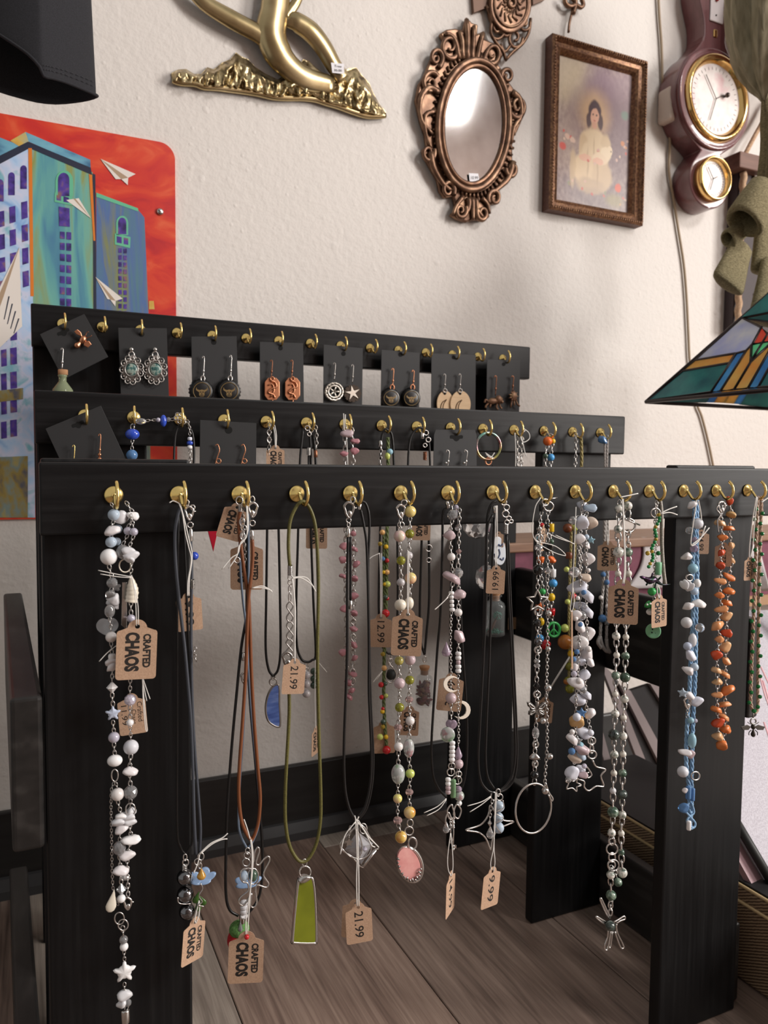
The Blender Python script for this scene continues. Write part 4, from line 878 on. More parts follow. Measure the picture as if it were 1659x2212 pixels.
def clasp(root, x, y, s, Y, mt=SILVER, flip=False):
    m = MB(); k = pxs(P(x, y, Y)); f = -1 if flip else 1
    pts = [(x-.35*s*f, y-.1*s), (x-.45*s*f, y-.5*s), (x-.1*s*f, y-.8*s), (x+.3*s*f, y-.55*s), (x+.3*s*f, y-.15*s), (x+.1*s*f, y+.3*s), (x-.05*s*f, y+.5*s), (x-.3*s*f, y+.15*s)]
    m.tube(smooth_pts(pp(pts, Y), 4, True), .13*s*k, 6, True); m.ball(P(x, y+.15*s, Y), .26*s*k, 1, .7, 1.2); m.tube([P(x+.3*s*f, y-.3*s, Y), P(x+.6*s*f, y-.35*s, Y)], .09*s*k, 5)
    m.build('clasp', mt, root)
def capend(root, x, y, r, h, Y, mt=SILVER, tilt=0, coil=False):
    p = P(x, y, Y); k = pxs(p); m = MB(); M_ = Matrix.Translation(p) @ Matrix.Rotation(tilt, 4, 'Y')
    if coil:
        n = 7; m.tube([M_ @ Vector((r*k*math.cos(a), r*k*math.sin(a), h*k*(1-2*i/(n*10)))) for i in range(n*10) for a in (i*2*math.pi/10,)], h*k/n*.9, 5)
    else: m.lathe([(r*.4*k, h*k), (r*k, h*.8*k), (r*1.05*k, -h*.9*k), (r*.9*k, -h*k)], M_, 12)
    m.build('end_cap', mt, root)
def flat(root, name, pts, Y, th, mt, bv=0):
    w = pp(pts, Y); m = MB(); m.prism(w, (0, th*pxs(w[0]), 0)); o = m.build(name, mt, root)
    if bv: bevel(o, bv*pxs(w[0]), 2)
    return o
def wire(root, name, pts, r, mt, Y, closed=False, n=4):
    w = smooth_pts(pp(pts, Y), n, closed); m = MB(); m.tube(w, r*pxs(w[0]), 6, closed); return m.build(name, mt, root)
# ---- kraft tag, unit width, hole at the origin
def tagmesh():
    def arc(cx, cz, r, a0, a1, n): return [(cx+r*math.cos(math.radians(a0+(a1-a0)*i/n)), cz+r*math.sin(math.radians(a0+(a1-a0)*i/n))) for i in range(n+1)]
    right = [(0, .18)]+arc(.0, -.065, .245, 88, 8, 6)+arc(.42, -.18, .08, 90, 0, 4)+arc(.41, -1.29, .09, 0, -90, 4)+[(0, -1.38)]
    hole = arc(0, 0, .062, -90, 90, 8)
    m = MB()
    for s in (1, -1):
        pts = [(s*x, -.006, z) for x, z in right]+[(s*x, -.006, z) for x, z in hole]
        m.prism(pts, (0, .012, 0))
    o = m.build('price_tag', KRAFT); me = o.data; bpy.data.objects.remove(o); return me
TAGME = tagmesh()
LETME = {}
def lettermesh(kind):
    if kind in LETME: return LETME[kind]
    m = MB()
    def put(body, bold, cx, cz, w, h, up=False, mk=-.0085):
        vs, fs = txt(body, bold)
        if up: m.add([(cx-y*h, mk, cz+x*w) for x, y in vs], fs, 0, False)
        else: m.add([(cx+y*h, mk, cz-x*w) for x, y in vs], fs, 0, False)
    if kind == 'CC':
        put('CHAOS', .055, -.11, -.66, 1.02, .36); put('CRAFTED', .045, .25, -.64, .88, .20)
    elif kind == 'script':
        put('Crafted', 0, .28, -.55, .75, .18); put('Chaos', 0, .06, -.72, .55, .16); put('11.99', .0, -.28, -.62, .75, .2)
    elif kind.startswith('^'): put(kind[1:], 0.008, 0, -.66, 1.0, .34, True)
    else: put(kind, 0.008, 0, -.66, 1.0, .34)
    o = m.build('lettering', INK); LETME[kind] = o.data; bpy.data.objects.remove(o); return LETME[kind]
def ptag(root, x, y, w, Y, turn=0, tilt=0, text='CC', pitch=0, lab=None):
    p = P(x, y, Y); W = w*pxs(p)
    M_ = Matrix.Translation(p) @ Matrix.Rotation(facing(p)+math.radians(turn), 4, 'Z') @ Matrix.Rotation(math.radians(tilt), 4, 'Y') @ Matrix.Rotation(math.radians(pitch), 4, 'X') @ Matrix.Scale(W, 4)
    o = link('price_tag', TAGME, root, M_)
    if lab: o['label'] = lab
    if text: link('lettering', lettermesh(text), o, M_)
    return o
def neck(name, k, row, label, cat='necklace', group=None):
    r = ROWS[row]; return thing(name, (r['x0']+k*SP, (YF, YM, YB)[row], r['hz']-.01), label, cat, group)

# ================================================================== front row, left to right
Y = YF
# hook 1: long white bead necklace
n = neck('bead_necklace', 0, 0, 'long white and clear bead necklace on the leftmost front hook')
bead(n, 'chip', 262, 1116, 17, 'milk', Y+.004)
strand(n, [(246, 1112, 13, 'ball', 'opal'), (240, 1145, 15, 'chip', 'chipw', 9), (240, 1171, 12, 'ball', 'opal'), (235, 1203, 18, 'ball', 'white'), (242, 1259, 12, 'facet', 'clear'), (239, 1285, 10, 'chip', 'clear'), (246, 1296, 13, 'chip', 'milk'), (237, 1320, 11, 'ball', 'clear', 15), (240, 1376, 12, 'ball', 'pearl'), (242, 1419, 8, 'seed', 'white'), (241, 1430, 12, 'chip', 'chipw', 5), (243, 1438, 14, 'chip', 'chipw', 5), (242, 1485, 12, 'bicone', 'white', 13), (244, 1541, 17, 'star', 'moon'), (246, 1593, 12, 'ball', 'ab'), (248, 1643, 16, 'ball', 'white', 13)], Y, 9, start=(240, 1088))
strand(n, [(254, 1716, 14, 'ball', 'pearl'), (262, 1764, 11, 'chip', 'white', 7), (256, 1776, 13, 'chip', 'milk', 8), (260, 1789, 13, 'chip', 'chipw', 9), (258, 1832, 14, 'facet', 'clear', 16), (260, 1878, 15, 'chip', 'chipw', 8), (262, 1921, 11, 'bicone', 'clear', 13), (262, 1941, 9, 'ball', 'white'), ], Y, 8, start=(250, 1692))
strand(n, [(267, 2030, 9, 'ball', 'clear'), (268, 2045, 9, 'ball', 'white'), (269, 2099, 25, 'star', 'white'), (269, 2152, 13, 'chip', 'milk', 10), (266, 2169, 12, 'chip', 'milk', 9), (276, 2166, 8, 'facet', 'clear'), (271, 2195, 9, 'tube', SILVER, 15), (272, 2226, 10, 'ball', 'white')], Y, 9, start=(265, 2002))
for q in ((254, 1143, 10, 'ball', 'opal'), (252, 1170, 9, 'ball', 'opal'), (250, 1268, 11, 'flower', 'clear'), (271, 1895, 9, 'chip', 'white'), (246, 1305, 12, 'chip', 'milk')): bead(n, q[3], q[0], q[1], q[2], q[4], Y+.006)
strand(n, [(287, 1113, 10, 'chip', 'white', 10), (276, 1147, 9, 'ball', 'ab'), (265, 1192, 14, 'ball', 'clear', 16), ], Y, 8, start=(272, 1085))
strand(n, [(289, 1149, 9, 'ball', 'ab'), (277, 1192, 12, 'chip', 'milk', 8), (284, 1201, 14, 'chip', 'milk', 8), (280, 1208, 11, 'chip', 'milk', 6)], Y-.004, 8, start=(283, 1112))
rings(n, [(270, 1222, 14, .9)], Y, B['cream'], 1.6, 'hoop')
chain(n, [(283, 1212), (284, 1226), (281, 1245)], Y, 8)
m = MB(); sp = [(283, 1244), (285, 1262), (286, 1280), (283, 1300)]; q = smooth_pts(pp(sp, Y), 6); k = pxs(q[0]); m.tube(q, [k*(2+11*math.sin(min(1, i/len(q)*1.5)*1.6)*(1+.08*math.sin(i*2.2))) for i in range(len(q))], 12); m.build('shell', B['cream'], n)
flat(n, 'silver_bar', [(264, 1258), (274, 1258), (274, 1360), (262, 1350)], Y+.008, 1.5, SILVER, .4)
strand(n, [(283, 1336, 9, 'ball', 'ab'), (281, 1512, 13, 'facet', 'ab'), (281, 1561, 8, 'ball', 'white'), (283, 1614, 16, 'ball', 'frost'), (280, 1664, 14, 'chip', 'chipw', 8), (282, 1712, 15, 'facet', 'clear', 16), (281, 1756, 13, 'chip', 'milk', 5), (279, 1766, 13, 'chip', 'milk', 5), (280, 1776, 12, 'chip', 'milk', 5), (283, 1812, 16, 'chip', 'white', 9), (275, 1849, 14, 'chip', 'chipw', 8)], Y, 9, start=(283, 1300), end=(277, 1935))
rings(n, [(248, 1675, 13, .55), (282, 1748, 13, .8), (258, 1984, 13, .8), (266, 1998, 12, .9)], Y-.002)
clasp(n, 277, 1955, 20, Y)
chain(n, [(246, 1690), (240, 1715), (241, 1800), (243, 1900), (247, 1935), (255, 1955)], Y+.004, 6.5)
bead(n, 'drop', 242, 1946, 11, 'cream', Y-.004, 25, 'shell_drop', tilt=.2, rd=4)
bead(n, 'heart', 232, 1351, 24, 'glass', Y+.008, 20, 'glass_heart', rd=4)
ptag(n, 297, 1353, 84, Y-.012, 4, 2.5, 'CC', lab='brown card tag stamped in black')
ptag(n, 283, 1508, 58, Y+.012, 0, -4, 'script', lab='brown card tag with a handwritten price')
string(n, [(284, 1242), (292, 1290), (295, 1352)], [(284, 1242), (297, 1300), (299, 1350)], [(284, 1246), (250, 1240), (212, 1232)], [(284, 1248), (255, 1246), (217, 1240)], Y=Y-.014)
string(n, [(308, 1463), (309, 1510), (314, 1572), (318, 1578), (316, 1560), (310, 1500), (307, 1463)], [(308, 1463), (317, 1490), (324, 1510)], [(308, 1463), (312, 1490), (317, 1514)], [(255, 1392), (232, 1410), (214, 1429)], Y=Y-.006)

# hook 2: cords with hematite and blue flower
GREYC = mat('grey_waxed_cord', (.050, .056, .070), .45); BLKC = mat('black_cord', (.007, .006, .006), .4); BRNC = mat('brown_waxed_cord', (.19, .062, .022), .42); OLVC = noisemat('olive_braid_cord', [(.07, .065, .012), (.15, .135, .032)], (1, 1, 2), 500, .5); SLTC = mat('slate_cord', (.14, .18, .24), .5)
n = neck('pendant_necklace', 1, 0, 'grey cord necklace with a pale blue flower pendant and orange bead')
cord(n, [(389, 1098), (384, 1112), (378, 1150), (379, 1210), (384, 1270), (392, 1340), (399, 1400), (407, 1490), (413, 1570), (417, 1680), (419, 1760), (423, 1845)], 3.7, GREYC, Y)
cord(n, [(412, 1170), (414, 1230), (413, 1320), (413, 1420), (416, 1540), (422, 1640), (429, 1730), (433, 1790), (431, 1842)], 3.5, GREYC, Y+.004)
clasp(n, 410, 1112, 22, Y); rings(n, [(411, 1134, 6), (404, 1086, 6, .7), (416, 1096, 5)], Y); capend(n, 412, 1155, 4.6, 14, Y, SILVER)
capend(n, 416, 1262, 4, 10, Y-.003, DSILVER, coil=True)
bead(n, 'ball', 420, 1201, 9, B['royal'], Y+.012)
rings(n, [(434, 1850, 8, .8), (427, 1862, 7), (432, 1870, 6, .6)], Y)
BLUF = mat('pale_blue_glass', (.36, .53, .82), .12, trans=.35, ior=1.4)
def petalflower(root, cx, cy, r, ry, Yp, mt, nm='flower'):
    m = MB(); c = P(cx, cy, Yp); k = pxs(c); nu = 40; vs = []
    for j in range(6):
        t = j/5
        for i in range(nu):
            a = 2*math.pi*i/nu; rad = t*(1-.30*(1-abs(math.cos(2.5*a)))*t); x = r*rad*math.cos(a)*k; z = -ry*rad*math.sin(a)*k
            vs.append(c+Vector((x, -ry*.9*rad*math.sin(a)*k*.8, z+k*ry*.35*(t*t)*.8*abs(math.cos(2.5*a)))))
    m.add(vs, [(j*nu+i, j*nu+(i+1) % nu, (j+1)*nu+(i+1) % nu, (j+1)*nu+i) for j in range(5) for i in range(nu)])
    o = m.build(nm, mt, root); s = o.modifiers.new('t', 'SOLIDIFY'); s.thickness = 2.2*k; return o
petalflower(n, 437, 1897, 30, 15, Y, BLUF)
bead(n, 'drop', 435, 1887, 10, mat('orange_crystal', (.75, .38, .06), .08, trans=.4), Y-.008, 13)
for q in ((425, 1938, .4), (436, 1944, -.5), (429, 1955, .1)): bead(n, 'drop', q[0], q[1], 7, mat('leaf_green', (.05, .13, .02), .2, trans=.2), Y-.004, 14, 'leaf_bead', tilt=q[2], rd=4)
wire(n, 'wire', [(433, 1908), (438, 1920), (430, 1935), (437, 1948), (428, 1955), (441, 1958)], 1.3, SILVER, Y-.009)
ptag(n, 421, 1992, 62, Y-.004, 42, 6, 'CC', lab='brown card tag stamped in black')
string(n, [(431, 1846), (428, 1862), (419, 1885), (420, 1880)], [(430, 1945), (421, 1985), (424, 1994)], [(431, 1945), (430, 1975), (424, 1992)], [(431, 1844), (455, 1822), (480, 1810), (492, 1800)], [(431, 1846), (457, 1824), (478, 1814), (491, 1812)], Y=Y-.008, r=1.3)
ptag(n, 407, 1289, 54, Y+.010, 8, -3, '9.99', lab='brown card tag with a handwritten price')
string(n, [(366, 1086), (374, 1082), (384, 1086), (390, 1090)], [(387, 1088), (394, 1110), (400, 1150), (407, 1180), (413, 1210), (406, 1255), (405, 1287)], [(389, 1088), (400, 1130), (408, 1165), (415, 1200), (409, 1250), (408, 1287)], Y=Y-.006, r=1.3)
chain(n, [(422, 1398), (420, 1412), (424, 1428)], Y, 8)
n = neck('pendant_necklace', 1, 0, 'black cord necklace with three shiny hematite balls')
cord(n, [(386, 1100), (383, 1300), (383, 1600), (383, 1790), (390, 1830), (400, 1843), (410, 1830), (416, 1795), (415, 1600), (404, 1300), (396, 1100)], 2.4, BLKC, Y+.010)
rings(n, [(400, 1852, 7, .55), (401, 1863, 7, .9)], Y)
m = MB(); k = pxs(P(400, 1870, Y)); m.tube([P(399+5*math.cos(i*.9), 1868+i*.5, Y-.004*0)+Vector((0, k*5*math.sin(i*.9), 0)) for i in range(26)], 1.2*k, 5); m.build('wire_wrap', SILVER, n)
for x, y, r in ((399, 1895, 17), (400, 1932, 18), (404, 1969, 17)): bead(n, 'ball', x, y, r, 'hem', Y)
wire(n, 'wire', [(384, 1938), (386, 1950), (398, 1953), (412, 1952)], 1.3, SILVER, Y-.006)

# hook 3
n = neck('pendant_necklace', 2, 0, 'brown cord necklace with a silver wire flower holding a dark green stone')
cord(n, [(520, 1100), (516, 1122), (517, 1150), (523, 1200), (530, 1250), (537, 1290), (540, 1360), (543, 1450), (549, 1560), (557, 1660), (562, 1720), (559, 1770), (551, 1800), (543, 1816)], 4.0, BRNC, Y)
cord(n, [(545, 1166), (546, 1200), (543, 1240), (537, 1290), (534, 1350), (531, 1450), (524, 1560), (517, 1660), (516, 1720), (521, 1770), (532, 1800), (543, 1816)], 4.0, BRNC, Y-.003)
rings(n, [(517, 1082, 9, .8), (545, 1080, 8, .6), (545, 1130, 6)], Y); clasp(n, 545, 1105, 24, Y, flip=True); capend(n, 544, 1155, 4.8, 11, Y); capend(n, 519, 1098, 4.4, 7, Y, coil=True)
wire(n, 'wire_flower', [(546, 1878), (536, 1876), (522, 1880), (519, 1895), (525, 1905), (535, 1908), (536, 1925), (520, 1938), (516, 1950), (524, 1956), (534, 1946), (543, 1930), (541, 1955), (548, 1960), (555, 1950), (552, 1925), (556, 1912), (575, 1917), (580, 1908), (570, 1893), (572, 1880), (582, 1860), (580, 1850), (570, 1856), (560, 1868), (553, 1864), (560, 1840), (557, 1830), (550, 1842), (548, 1865)], 2.0, SILVER, Y-.012)
wire(n, 'wire_flower', ell(547, 1893, 11, 17, 16), 1.8, SILVER, Y-.012, True)
bead(n, 'ball', 547, 1892, 9, 'dgreen', Y-.012, 13, 'green_stone'); bead(n, 'ball', 527, 1892, 10, 'opal', Y-.010, 12)
string(n, [(543, 1814), (546, 1840), (546, 1870), (541, 1920), (532, 1980), (531, 2022)], [(541, 1814), (544, 1840), (544, 1870), (541, 1920), (537, 1980), (534, 2022)], [(540, 1812), (534, 1790), (527, 1770)], Y=Y-.016, r=1.3)
ptag(n, 533, 2024, 75, Y-.016, -2, 2, 'CC', lab='brown card tag stamped in black with a red bead at its hole')
bead(n, 'ball', 533, 2024, 5.5, 'red', Y-.019, name='red_bead')
n = neck('pendant_necklace', 2, 0, 'slate cord necklace with a drooping blue flower bead')
cord(n, [(519, 1100), (518, 1200), (524, 1290), (531, 1350), (533, 1430), (527, 1560), (518, 1690), (515, 1770), (520, 1805), (533, 1832)], 2.6, SLTC, Y+.008)
cord(n, [(536, 1100), (537, 1230), (534, 1350), (537, 1460), (548, 1600), (560, 1720), (559, 1780), (547, 1815), (536, 1832)], 2.6, SLTC, Y+.010)
rings(n, [(535, 1838, 7, .7), (534, 1848, 7), (532, 1863, 8)], Y+.003)
petalflower(n, 535, 1906, 31, 13, Y+.003, BLUF)
for y in (1950, 1960, 1970, 1979): bead(n, 'seed', 527, y, 8, 'milk', Y, 6)
n = neck('pendant_necklace', 2, 0, 'black cord necklace with a felted green and red strawberry')
cord(n, [(531, 1110), (536, 1290), (521, 1400), (511, 1500), (500, 1620), (491, 1750), (488, 1850), (488, 1930), (496, 1965), (514, 1978)], 3.2, BLKC, Y+.012)
cord(n, [(540, 1110), (533, 1290), (538, 1480), (552, 1650), (565, 1800), (567, 1880), (560, 1935), (541, 1967), (522, 1980)], 3.2, BLKC, Y+.012)
clasp(n, 529, 1468, 18, Y+.012); capend(n, 526, 1418, 4, 9, Y+.010)
bead(n, 'tube', 523, 1985, 6, SILVER, Y+.006, 10, 'bail'); bead(n, 'drop', 519, 2002, 6, 'clear', Y+.004, 12)
FELT = noisemat('green_felt', [(.06, .17, .04), (.16, .34, .10)], (1, 1, 1), 500, .95, bump=.8, bdist=.001); FELR = noisemat('red_felt', [(.34, .01, .015), (.55, .02, .03)], (1, 1, 1), 500, .95, bump=.8, bdist=.001)
bead(n, 'ball', 517, 2007, 22, FELT, Y+.010, 19, 'felt_cap'); bead(n, 'ball', 514, 2030, 23, FELR, Y+.012, 26, 'felt_berry')
n = neck('pendant_necklace', 2, 0, 'silver chain with two overlapping brown tags below the third front hook', 'necklace')
ptag(n, 512, 1096, 52, Y+.008, 8, 17, 'CC', lab='tilted brown card tag stamped in black')
ptag(n, 533, 1178, 70, Y+.014, -6, 0, 'CC', lab='brown card tag hanging upright')
rings(n, [(523, 1128, 9, .6), (526, 1140, 6), (524, 1158, 8, .6), (512, 1210, 6)], Y-.002); chain(n, [(524, 1096), (525, 1130), (528, 1170), (529, 1220)], Y+.003, 8)
string(n, [(532, 1090), (534, 1130), (532, 1160), (520, 1172), (514, 1195), (500, 1205), (479, 1230)], [(534, 1090), (536, 1140), (528, 1166), (516, 1180), (512, 1200), (494, 1228)], [(545, 1270), (565, 1266), (580, 1272), (588, 1279)], [(545, 1270), (568, 1270), (587, 1276)], Y=Y-.006, r=1.3)

# hook 4: olive cord, green glass
n = neck('pendant_necklace', 3, 0, 'olive cord necklace with a lime green stained glass pendant')
cord(n, [(626, 1224), (623, 1180), (626, 1130), (638, 1098), (653, 1083), (668, 1096), (680, 1130), (685, 1180), (688, 1260), (686, 1400), (687, 1500), (690, 1620), (693, 1720), (692, 1775), (684, 1820), (670, 1850), (657, 1861), (643, 1857), (626, 1828), (617, 1780), (616, 1720), (619, 1650), (623, 1580), (625, 1530), (624, 1480)], 4.0, OLVC, Y)
capend(n, 627, 1232, 5, 11, Y, SILVER, coil=True); rings(n, [(627, 1247, 6, .8), (627, 1258, 5), (626, 1272, 7, .4), (626, 1290, 9, .3)], Y)
for x, y, h in ((626, 1322, 22), (626, 1362, 20), (625, 1398, 18)):
    wire(n, 'figure_eight_link', [(x, y-h), (x+7, y-h*.55), (x, y), (x-7, y+h*.55), (x, y+h), (x+7, y+h*.55), (x, y), (x-7, y-h*.55)], 1.6, DSILVER, Y, True)
clasp(n, 622, 1428, 24, Y, DSILVER)
string(n, [(631, 1248), (645, 1246), (662, 1248), (672, 1260), (682, 1278)], [(631, 1250), (648, 1248), (664, 1256), (678, 1268)], [(631, 1250), (636, 1300), (637, 1380), (637, 1428)], [(632, 1250), (638, 1320), (636, 1428)], Y=Y-.008, r=1.3)
ptag(n, 637, 1431, 50, Y-.008, 14, 4, '21.99', lab='pale brown card tag with a handwritten price')
rings(n, [(658, 1864, 8, .6)], Y); rings(n, [(659, 1884, 13, .95)], Y, wire=2)
GRNG = noisemat('lime_glass', [(.135, .155, .006), (.21, .235, .010)], (1, 1, 1), 30, .12, pos=(.3, .7))
trap = [(645, 1900), (652, 1896), (668, 1896), (676, 1902), (681, 1950), (683, 2030), (678, 2037), (634, 2036), (632, 2030), (638, 1960)]
flat(n, 'glass', trap, Y, 6, GRNG); wire(n, 'solder_rim', [(x, y) for x, y in trap], 3.6, SILVER, Y+.001, True, 3)
bead(n, 'chip', 658, 1899, 12, SILVER, Y-.001, 6, 'solder_blob', tilt=0)

# hook 5
n = neck('pendant_necklace', 4, 0, 'black cord necklace with a wire wrapped clear crystal and star charm')
cord(n, [(752, 1158), (750, 1250), (750, 1400), (747, 1500), (743, 1620), (745, 1700), (754, 1745), (767, 1770)], 3.3, BLKC, Y)
cord(n, [(779, 1100), (787, 1140), (792, 1180), (795, 1280), (797, 1400), (797, 1500), (802, 1620), (800, 1690), (788, 1745), (770, 1770)], 3.0, BLKC, Y)
cord(n, [(780, 1082), (790, 1088), (797, 1112), (798, 1150), (795, 1240), (798, 1400), (801, 1520), (806, 1620), (804, 1690), (792, 1745), (772, 1772)], 3.0, BLKC, Y+.005)
cord(n, [(757, 1160), (757, 1240), (757, 1296)], 3.0, BLKC, Y+.003); capend(n, 757, 1306, 4, 10, Y+.003)
clasp(n, 755, 1106, 26, Y, DSILVER); rings(n, [(753, 1124, 5), (753, 1134, 5, .6), (762, 1080, 7, .7)], Y); capend(n, 752, 1150, 5, 10, Y); capend(n, 777, 1094, 3.5, 7, Y, tilt=.25)
QZ = mat('frosted_crystal', (.80, .80, .84), .12, trans=.6, ior=1.45)
m = MB(); o1 = [(745, 1835), (772, 1796), (806, 1822), (780, 1868)]; w = pp(o1, Y); cf = P(776, 1830, Y-.012); cb = P(776, 1830, Y+.012)
m.add(w+[cf, cb], [(0, 1, 4), (1, 2, 4), (2, 3, 4), (3, 0, 4), (1, 0, 5), (2, 1, 5), (3, 2, 5), (0, 3, 5)], 0, False); m.build('crystal', QZ, n)
wire(n, 'wire_wrap', [(770, 1778), (786, 1786), (800, 1810), (818, 1832), (806, 1838), (784, 1874), (760, 1850), (738, 1836), (736, 1820), (755, 1800), (770, 1782)], 1.8, SILVER, Y-.004, True, 3)
wire(n, 'wire_wrap', [(738, 1832), (756, 1850), (775, 1852), (782, 1830), (775, 1800), (766, 1790)], 1.5, SILVER, Y-.013)
wire(n, 'wire_wrap', [(757, 1850), (775, 1856), (795, 1848), (802, 1830), (790, 1800)], 1.5, SILVER, Y-.013)
flat(n, 'star_charm', starpts(754, 1820, 10, 5), Y-.014, 2, DSILVER); chain(n, [(757, 1785), (754, 1810)], Y-.012, 6)
bead(n, 'bicone', 788, 1834, 6, 'ab', Y-.012, 7); rings(n, [(785, 1790, 11, .7)], Y)
wire(n, 'silver_bar', [(812, 1836), (784, 1872)], 3.2, SILVER, Y-.006)
string(n, [(766, 1762), (770, 1772), (775, 1764)], [(768, 1770), (771, 1850), (770, 1900), (771, 1957)], [(772, 1770), (774, 1850), (775, 1900), (775, 1957)], [(770, 1772), (790, 1800), (802, 1825), (810, 1830)], [(768, 1775), (745, 1805), (735, 1845)], [(774, 1772), (795, 1806), (818, 1830)], Y=Y-.016, r=1.3)
ptag(n, 768, 1952, 56, Y-.002, -5, 2, None, lab='back card tag of a pair')
ptag(n, 774, 1960, 58, Y-.014, 12, -3, '21.99', lab='brown card tag with a handwritten price')

# hook 6: pastel rosary
n = neck('bead_necklace', 5, 0, 'pastel bead necklace with a pink oval pendant in a silver frame')
strand(n, [(863, 1158, 13, 'ball', 'pinkmix'), (866, 1211, 10, 'ball', 'olive'), (866, 1258, 9, 'ball', 'gpearl'), (865, 1307, 13, 'ball', 'cream'), (863, 1370, 10, 'ball', 'pearl'), (862, 1427, 10, 'ball', 'oliveball'), (863, 1476, 12, 'ball', 'rose'), (863, 1528, 10, 'ball', 'olive'), (860, 1571, 9, 'rond', 'pinkx', 7), (861, 1613, 10, 'ball', 'pearl'), (860, 1672, 15, 'ball', 'flowerglass', 22), (859, 1725, 10, 'ball', 'peachmix'), (859, 1772, 10, 'rond', 'pinkx', 8), (866, 1808, 13, 'ball', 'ambermix')], Y, 9, start=(866, 1120))
strand(n, [(886, 1105, 13, 'ball', 'yellowpink'), (885, 1153, 10, 'ball', 'olive'), (883, 1200, 9, 'ball', 'gpearl'), (887, 1249, 13, 'ball', 'peachmix'), (884, 1303, 10, 'ball', 'cream', 14), (885, 1368, 9, 'ball', 'lime'), (886, 1425, 12, 'ball', 'rose'), (885, 1469, 10, 'ball', 'olive'), (884, 1511, 9, 'rond', 'pinkx', 7), (886, 1557, 10, 'ball', 'pearl'), (883, 1616, 12, 'ball', 'flowerglass', 21), (886, 1671, 10, 'ball', 'lime'), (884, 1711, 9, 'rond', 'pinkx', 7), (885, 1755, 13, 'ball', 'ambermix')], Y, 9, start=(880, 1082))
clasp(n, 867, 1108, 22, Y, SILVER); rings(n, [(873, 1086, 6), (866, 1134, 7)], Y)
rings(n, [(886, 1778, 8, .8), (884, 1795, 9)], Y); rings(n, [(891, 1822, 13, .7)], Y, wire=2.2, name='bail')
PNK = noisemat('pink_shell', [(.66, .25, .24), (.78, .40, .37)], (1, 1, 1), 60, .25, pos=(.3, .7))
flat(n, 'stone', ell(884, 1868, 23, 37, 28, tilt=-.35), Y-.002, 5, PNK); wire(n, 'silver_bezel', ell(886, 1867, 25, 38, 28, tilt=-.35), 4.2, SILVER, Y+.002, True, 2)
m = MB(); w = [P(884+24*math.cos(a)*math.cos(-.35)-37*math.sin(a)*math.sin(-.35), 1868+24*math.cos(a)*math.sin(-.35)+37*math.sin(a)*math.cos(-.35), Y-.004) for a in [i*.25 for i in range(2, 16)]]; k = pxs(w[0])
c0 = P(884, 1868, Y-.004)
for i, p in enumerate(w): m.tube([p, p.lerp(c0, .22 if i % 2 else .12)], [3.5*k, .6*k], 5)
m.build('leaf_setting', DSILVER, n)['kind'] = 'stuff'
ptag(n, 881, 1327, 66, Y-.010, 2, 2, 'CC', lab='brown card tag stamped in black')
string(n, [(881, 1190), (880, 1250), (880, 1326)], [(883, 1190), (883, 1260), (882, 1326)], Y=Y-.013)

# hook 7
n = neck('bead_necklace', 6, 0, 'rose quartz and white bead necklace with silver key charms')
strand(n, [(977, 1112, 12, 'facet', 'clear'), (972, 1155, 14, 'chip', 'rose', 11), (975, 1203, 9, 'ball', 'pearl'), (979, 1249, 18, 'chip', 'rose', 11)], Y, 9, start=(976, 1085), end=(975, 1276))
for i in range(5): bead(n, 'seed', 975+i*.4, 1281+i*9, 6 if i in (0, 4) else 5, 'white', Y, 4.5)
chain(n, [(975, 1322), (973, 1380), (974, 1440), (974, 1496)], Y, 6.5)
bead(n, 'drop', 964, 1402, 10, 'lav', Y-.003, 16)
strand(n, [(974, 1508, 12, 'ball', 'rose'), (975, 1564, 13, 'heart', 'lav', 12)], Y, 8, end=(975, 1600))
bead(n, 'ball', 967, 1587, 16, 'flowerglass', Y-.001, 17, rd=7)
for i in range(5): bead(n, 'seed', 977-.2*i, 1605+i*9, 6.5, 'white', Y-.004, 5)
for i in range(4): bead(n, 'seed', 968, 1684+i*9, 6, 'white' if i < 2 else 'rose', Y-.004, 5)
rings(n, [(976, 1655, 7), (974, 1668, 8), (991, 1672, 6), (988, 1685, 9)], Y-.003); chain(n, [(976, 1642), (975, 1670)], Y, 7)
strand(n, [(991, 1191, 7, 'bicone', 'pinkx'), (989, 1238, 12, 'facet', 'clear'), (991, 1282, 12, 'chip', 'rose', 10), (990, 1323, 9, 'ball', 'pearl'), (991, 1373, 13, 'chip', 'rose', 11)], Y, 9, start=(993, 1100), end=(990, 1408))
for i in range(5): bead(n, 'seed', 990, 1412+i*9.3, 6.5 if i != 2 else 5, 'white' if i != 2 else 'rose', Y, 5)
for q in ((985, 1096, 6, 'ab'), (984, 1106, 6, 'ab'), (990, 1140, 8, 'clear')): bead(n, 'facet', q[0], q[1], q[2], q[3], Y+.004)
chain(n, [(990, 1458), (990, 1520), (991, 1600)], Y, 6.5)
strand(n, [(990, 1625, 9, 'drop', 'lav', 15), (990, 1650, 11, 'ball', 'rose')], Y, 8, start=(991, 1600), end=(990, 1690))
MOON = mat('cream_shell', (.76, .68, .58), .3, coat=.4)
def crescent(cx, cy, r, fl): return ell(cx, cy, r, r, 14, math.radians(40), math.radians(320))[::1]+[(cx+r*.25+(r*.78)*math.cos(math.radians(a)), cy+(r*.78)*math.sin(math.radians(a))) for a in range(300, 50, -25)] if not fl else [(2*cx-x, y) for x, y in crescent(cx, cy, r, False)]
flat(n, 'shell_moon', crescent(976, 1478, 18, False), Y-.006, 3, MOON, .8); flat(n, 'shell_moon', crescent(997, 1534, 20, True), Y+.004, 3, MOON, .8)
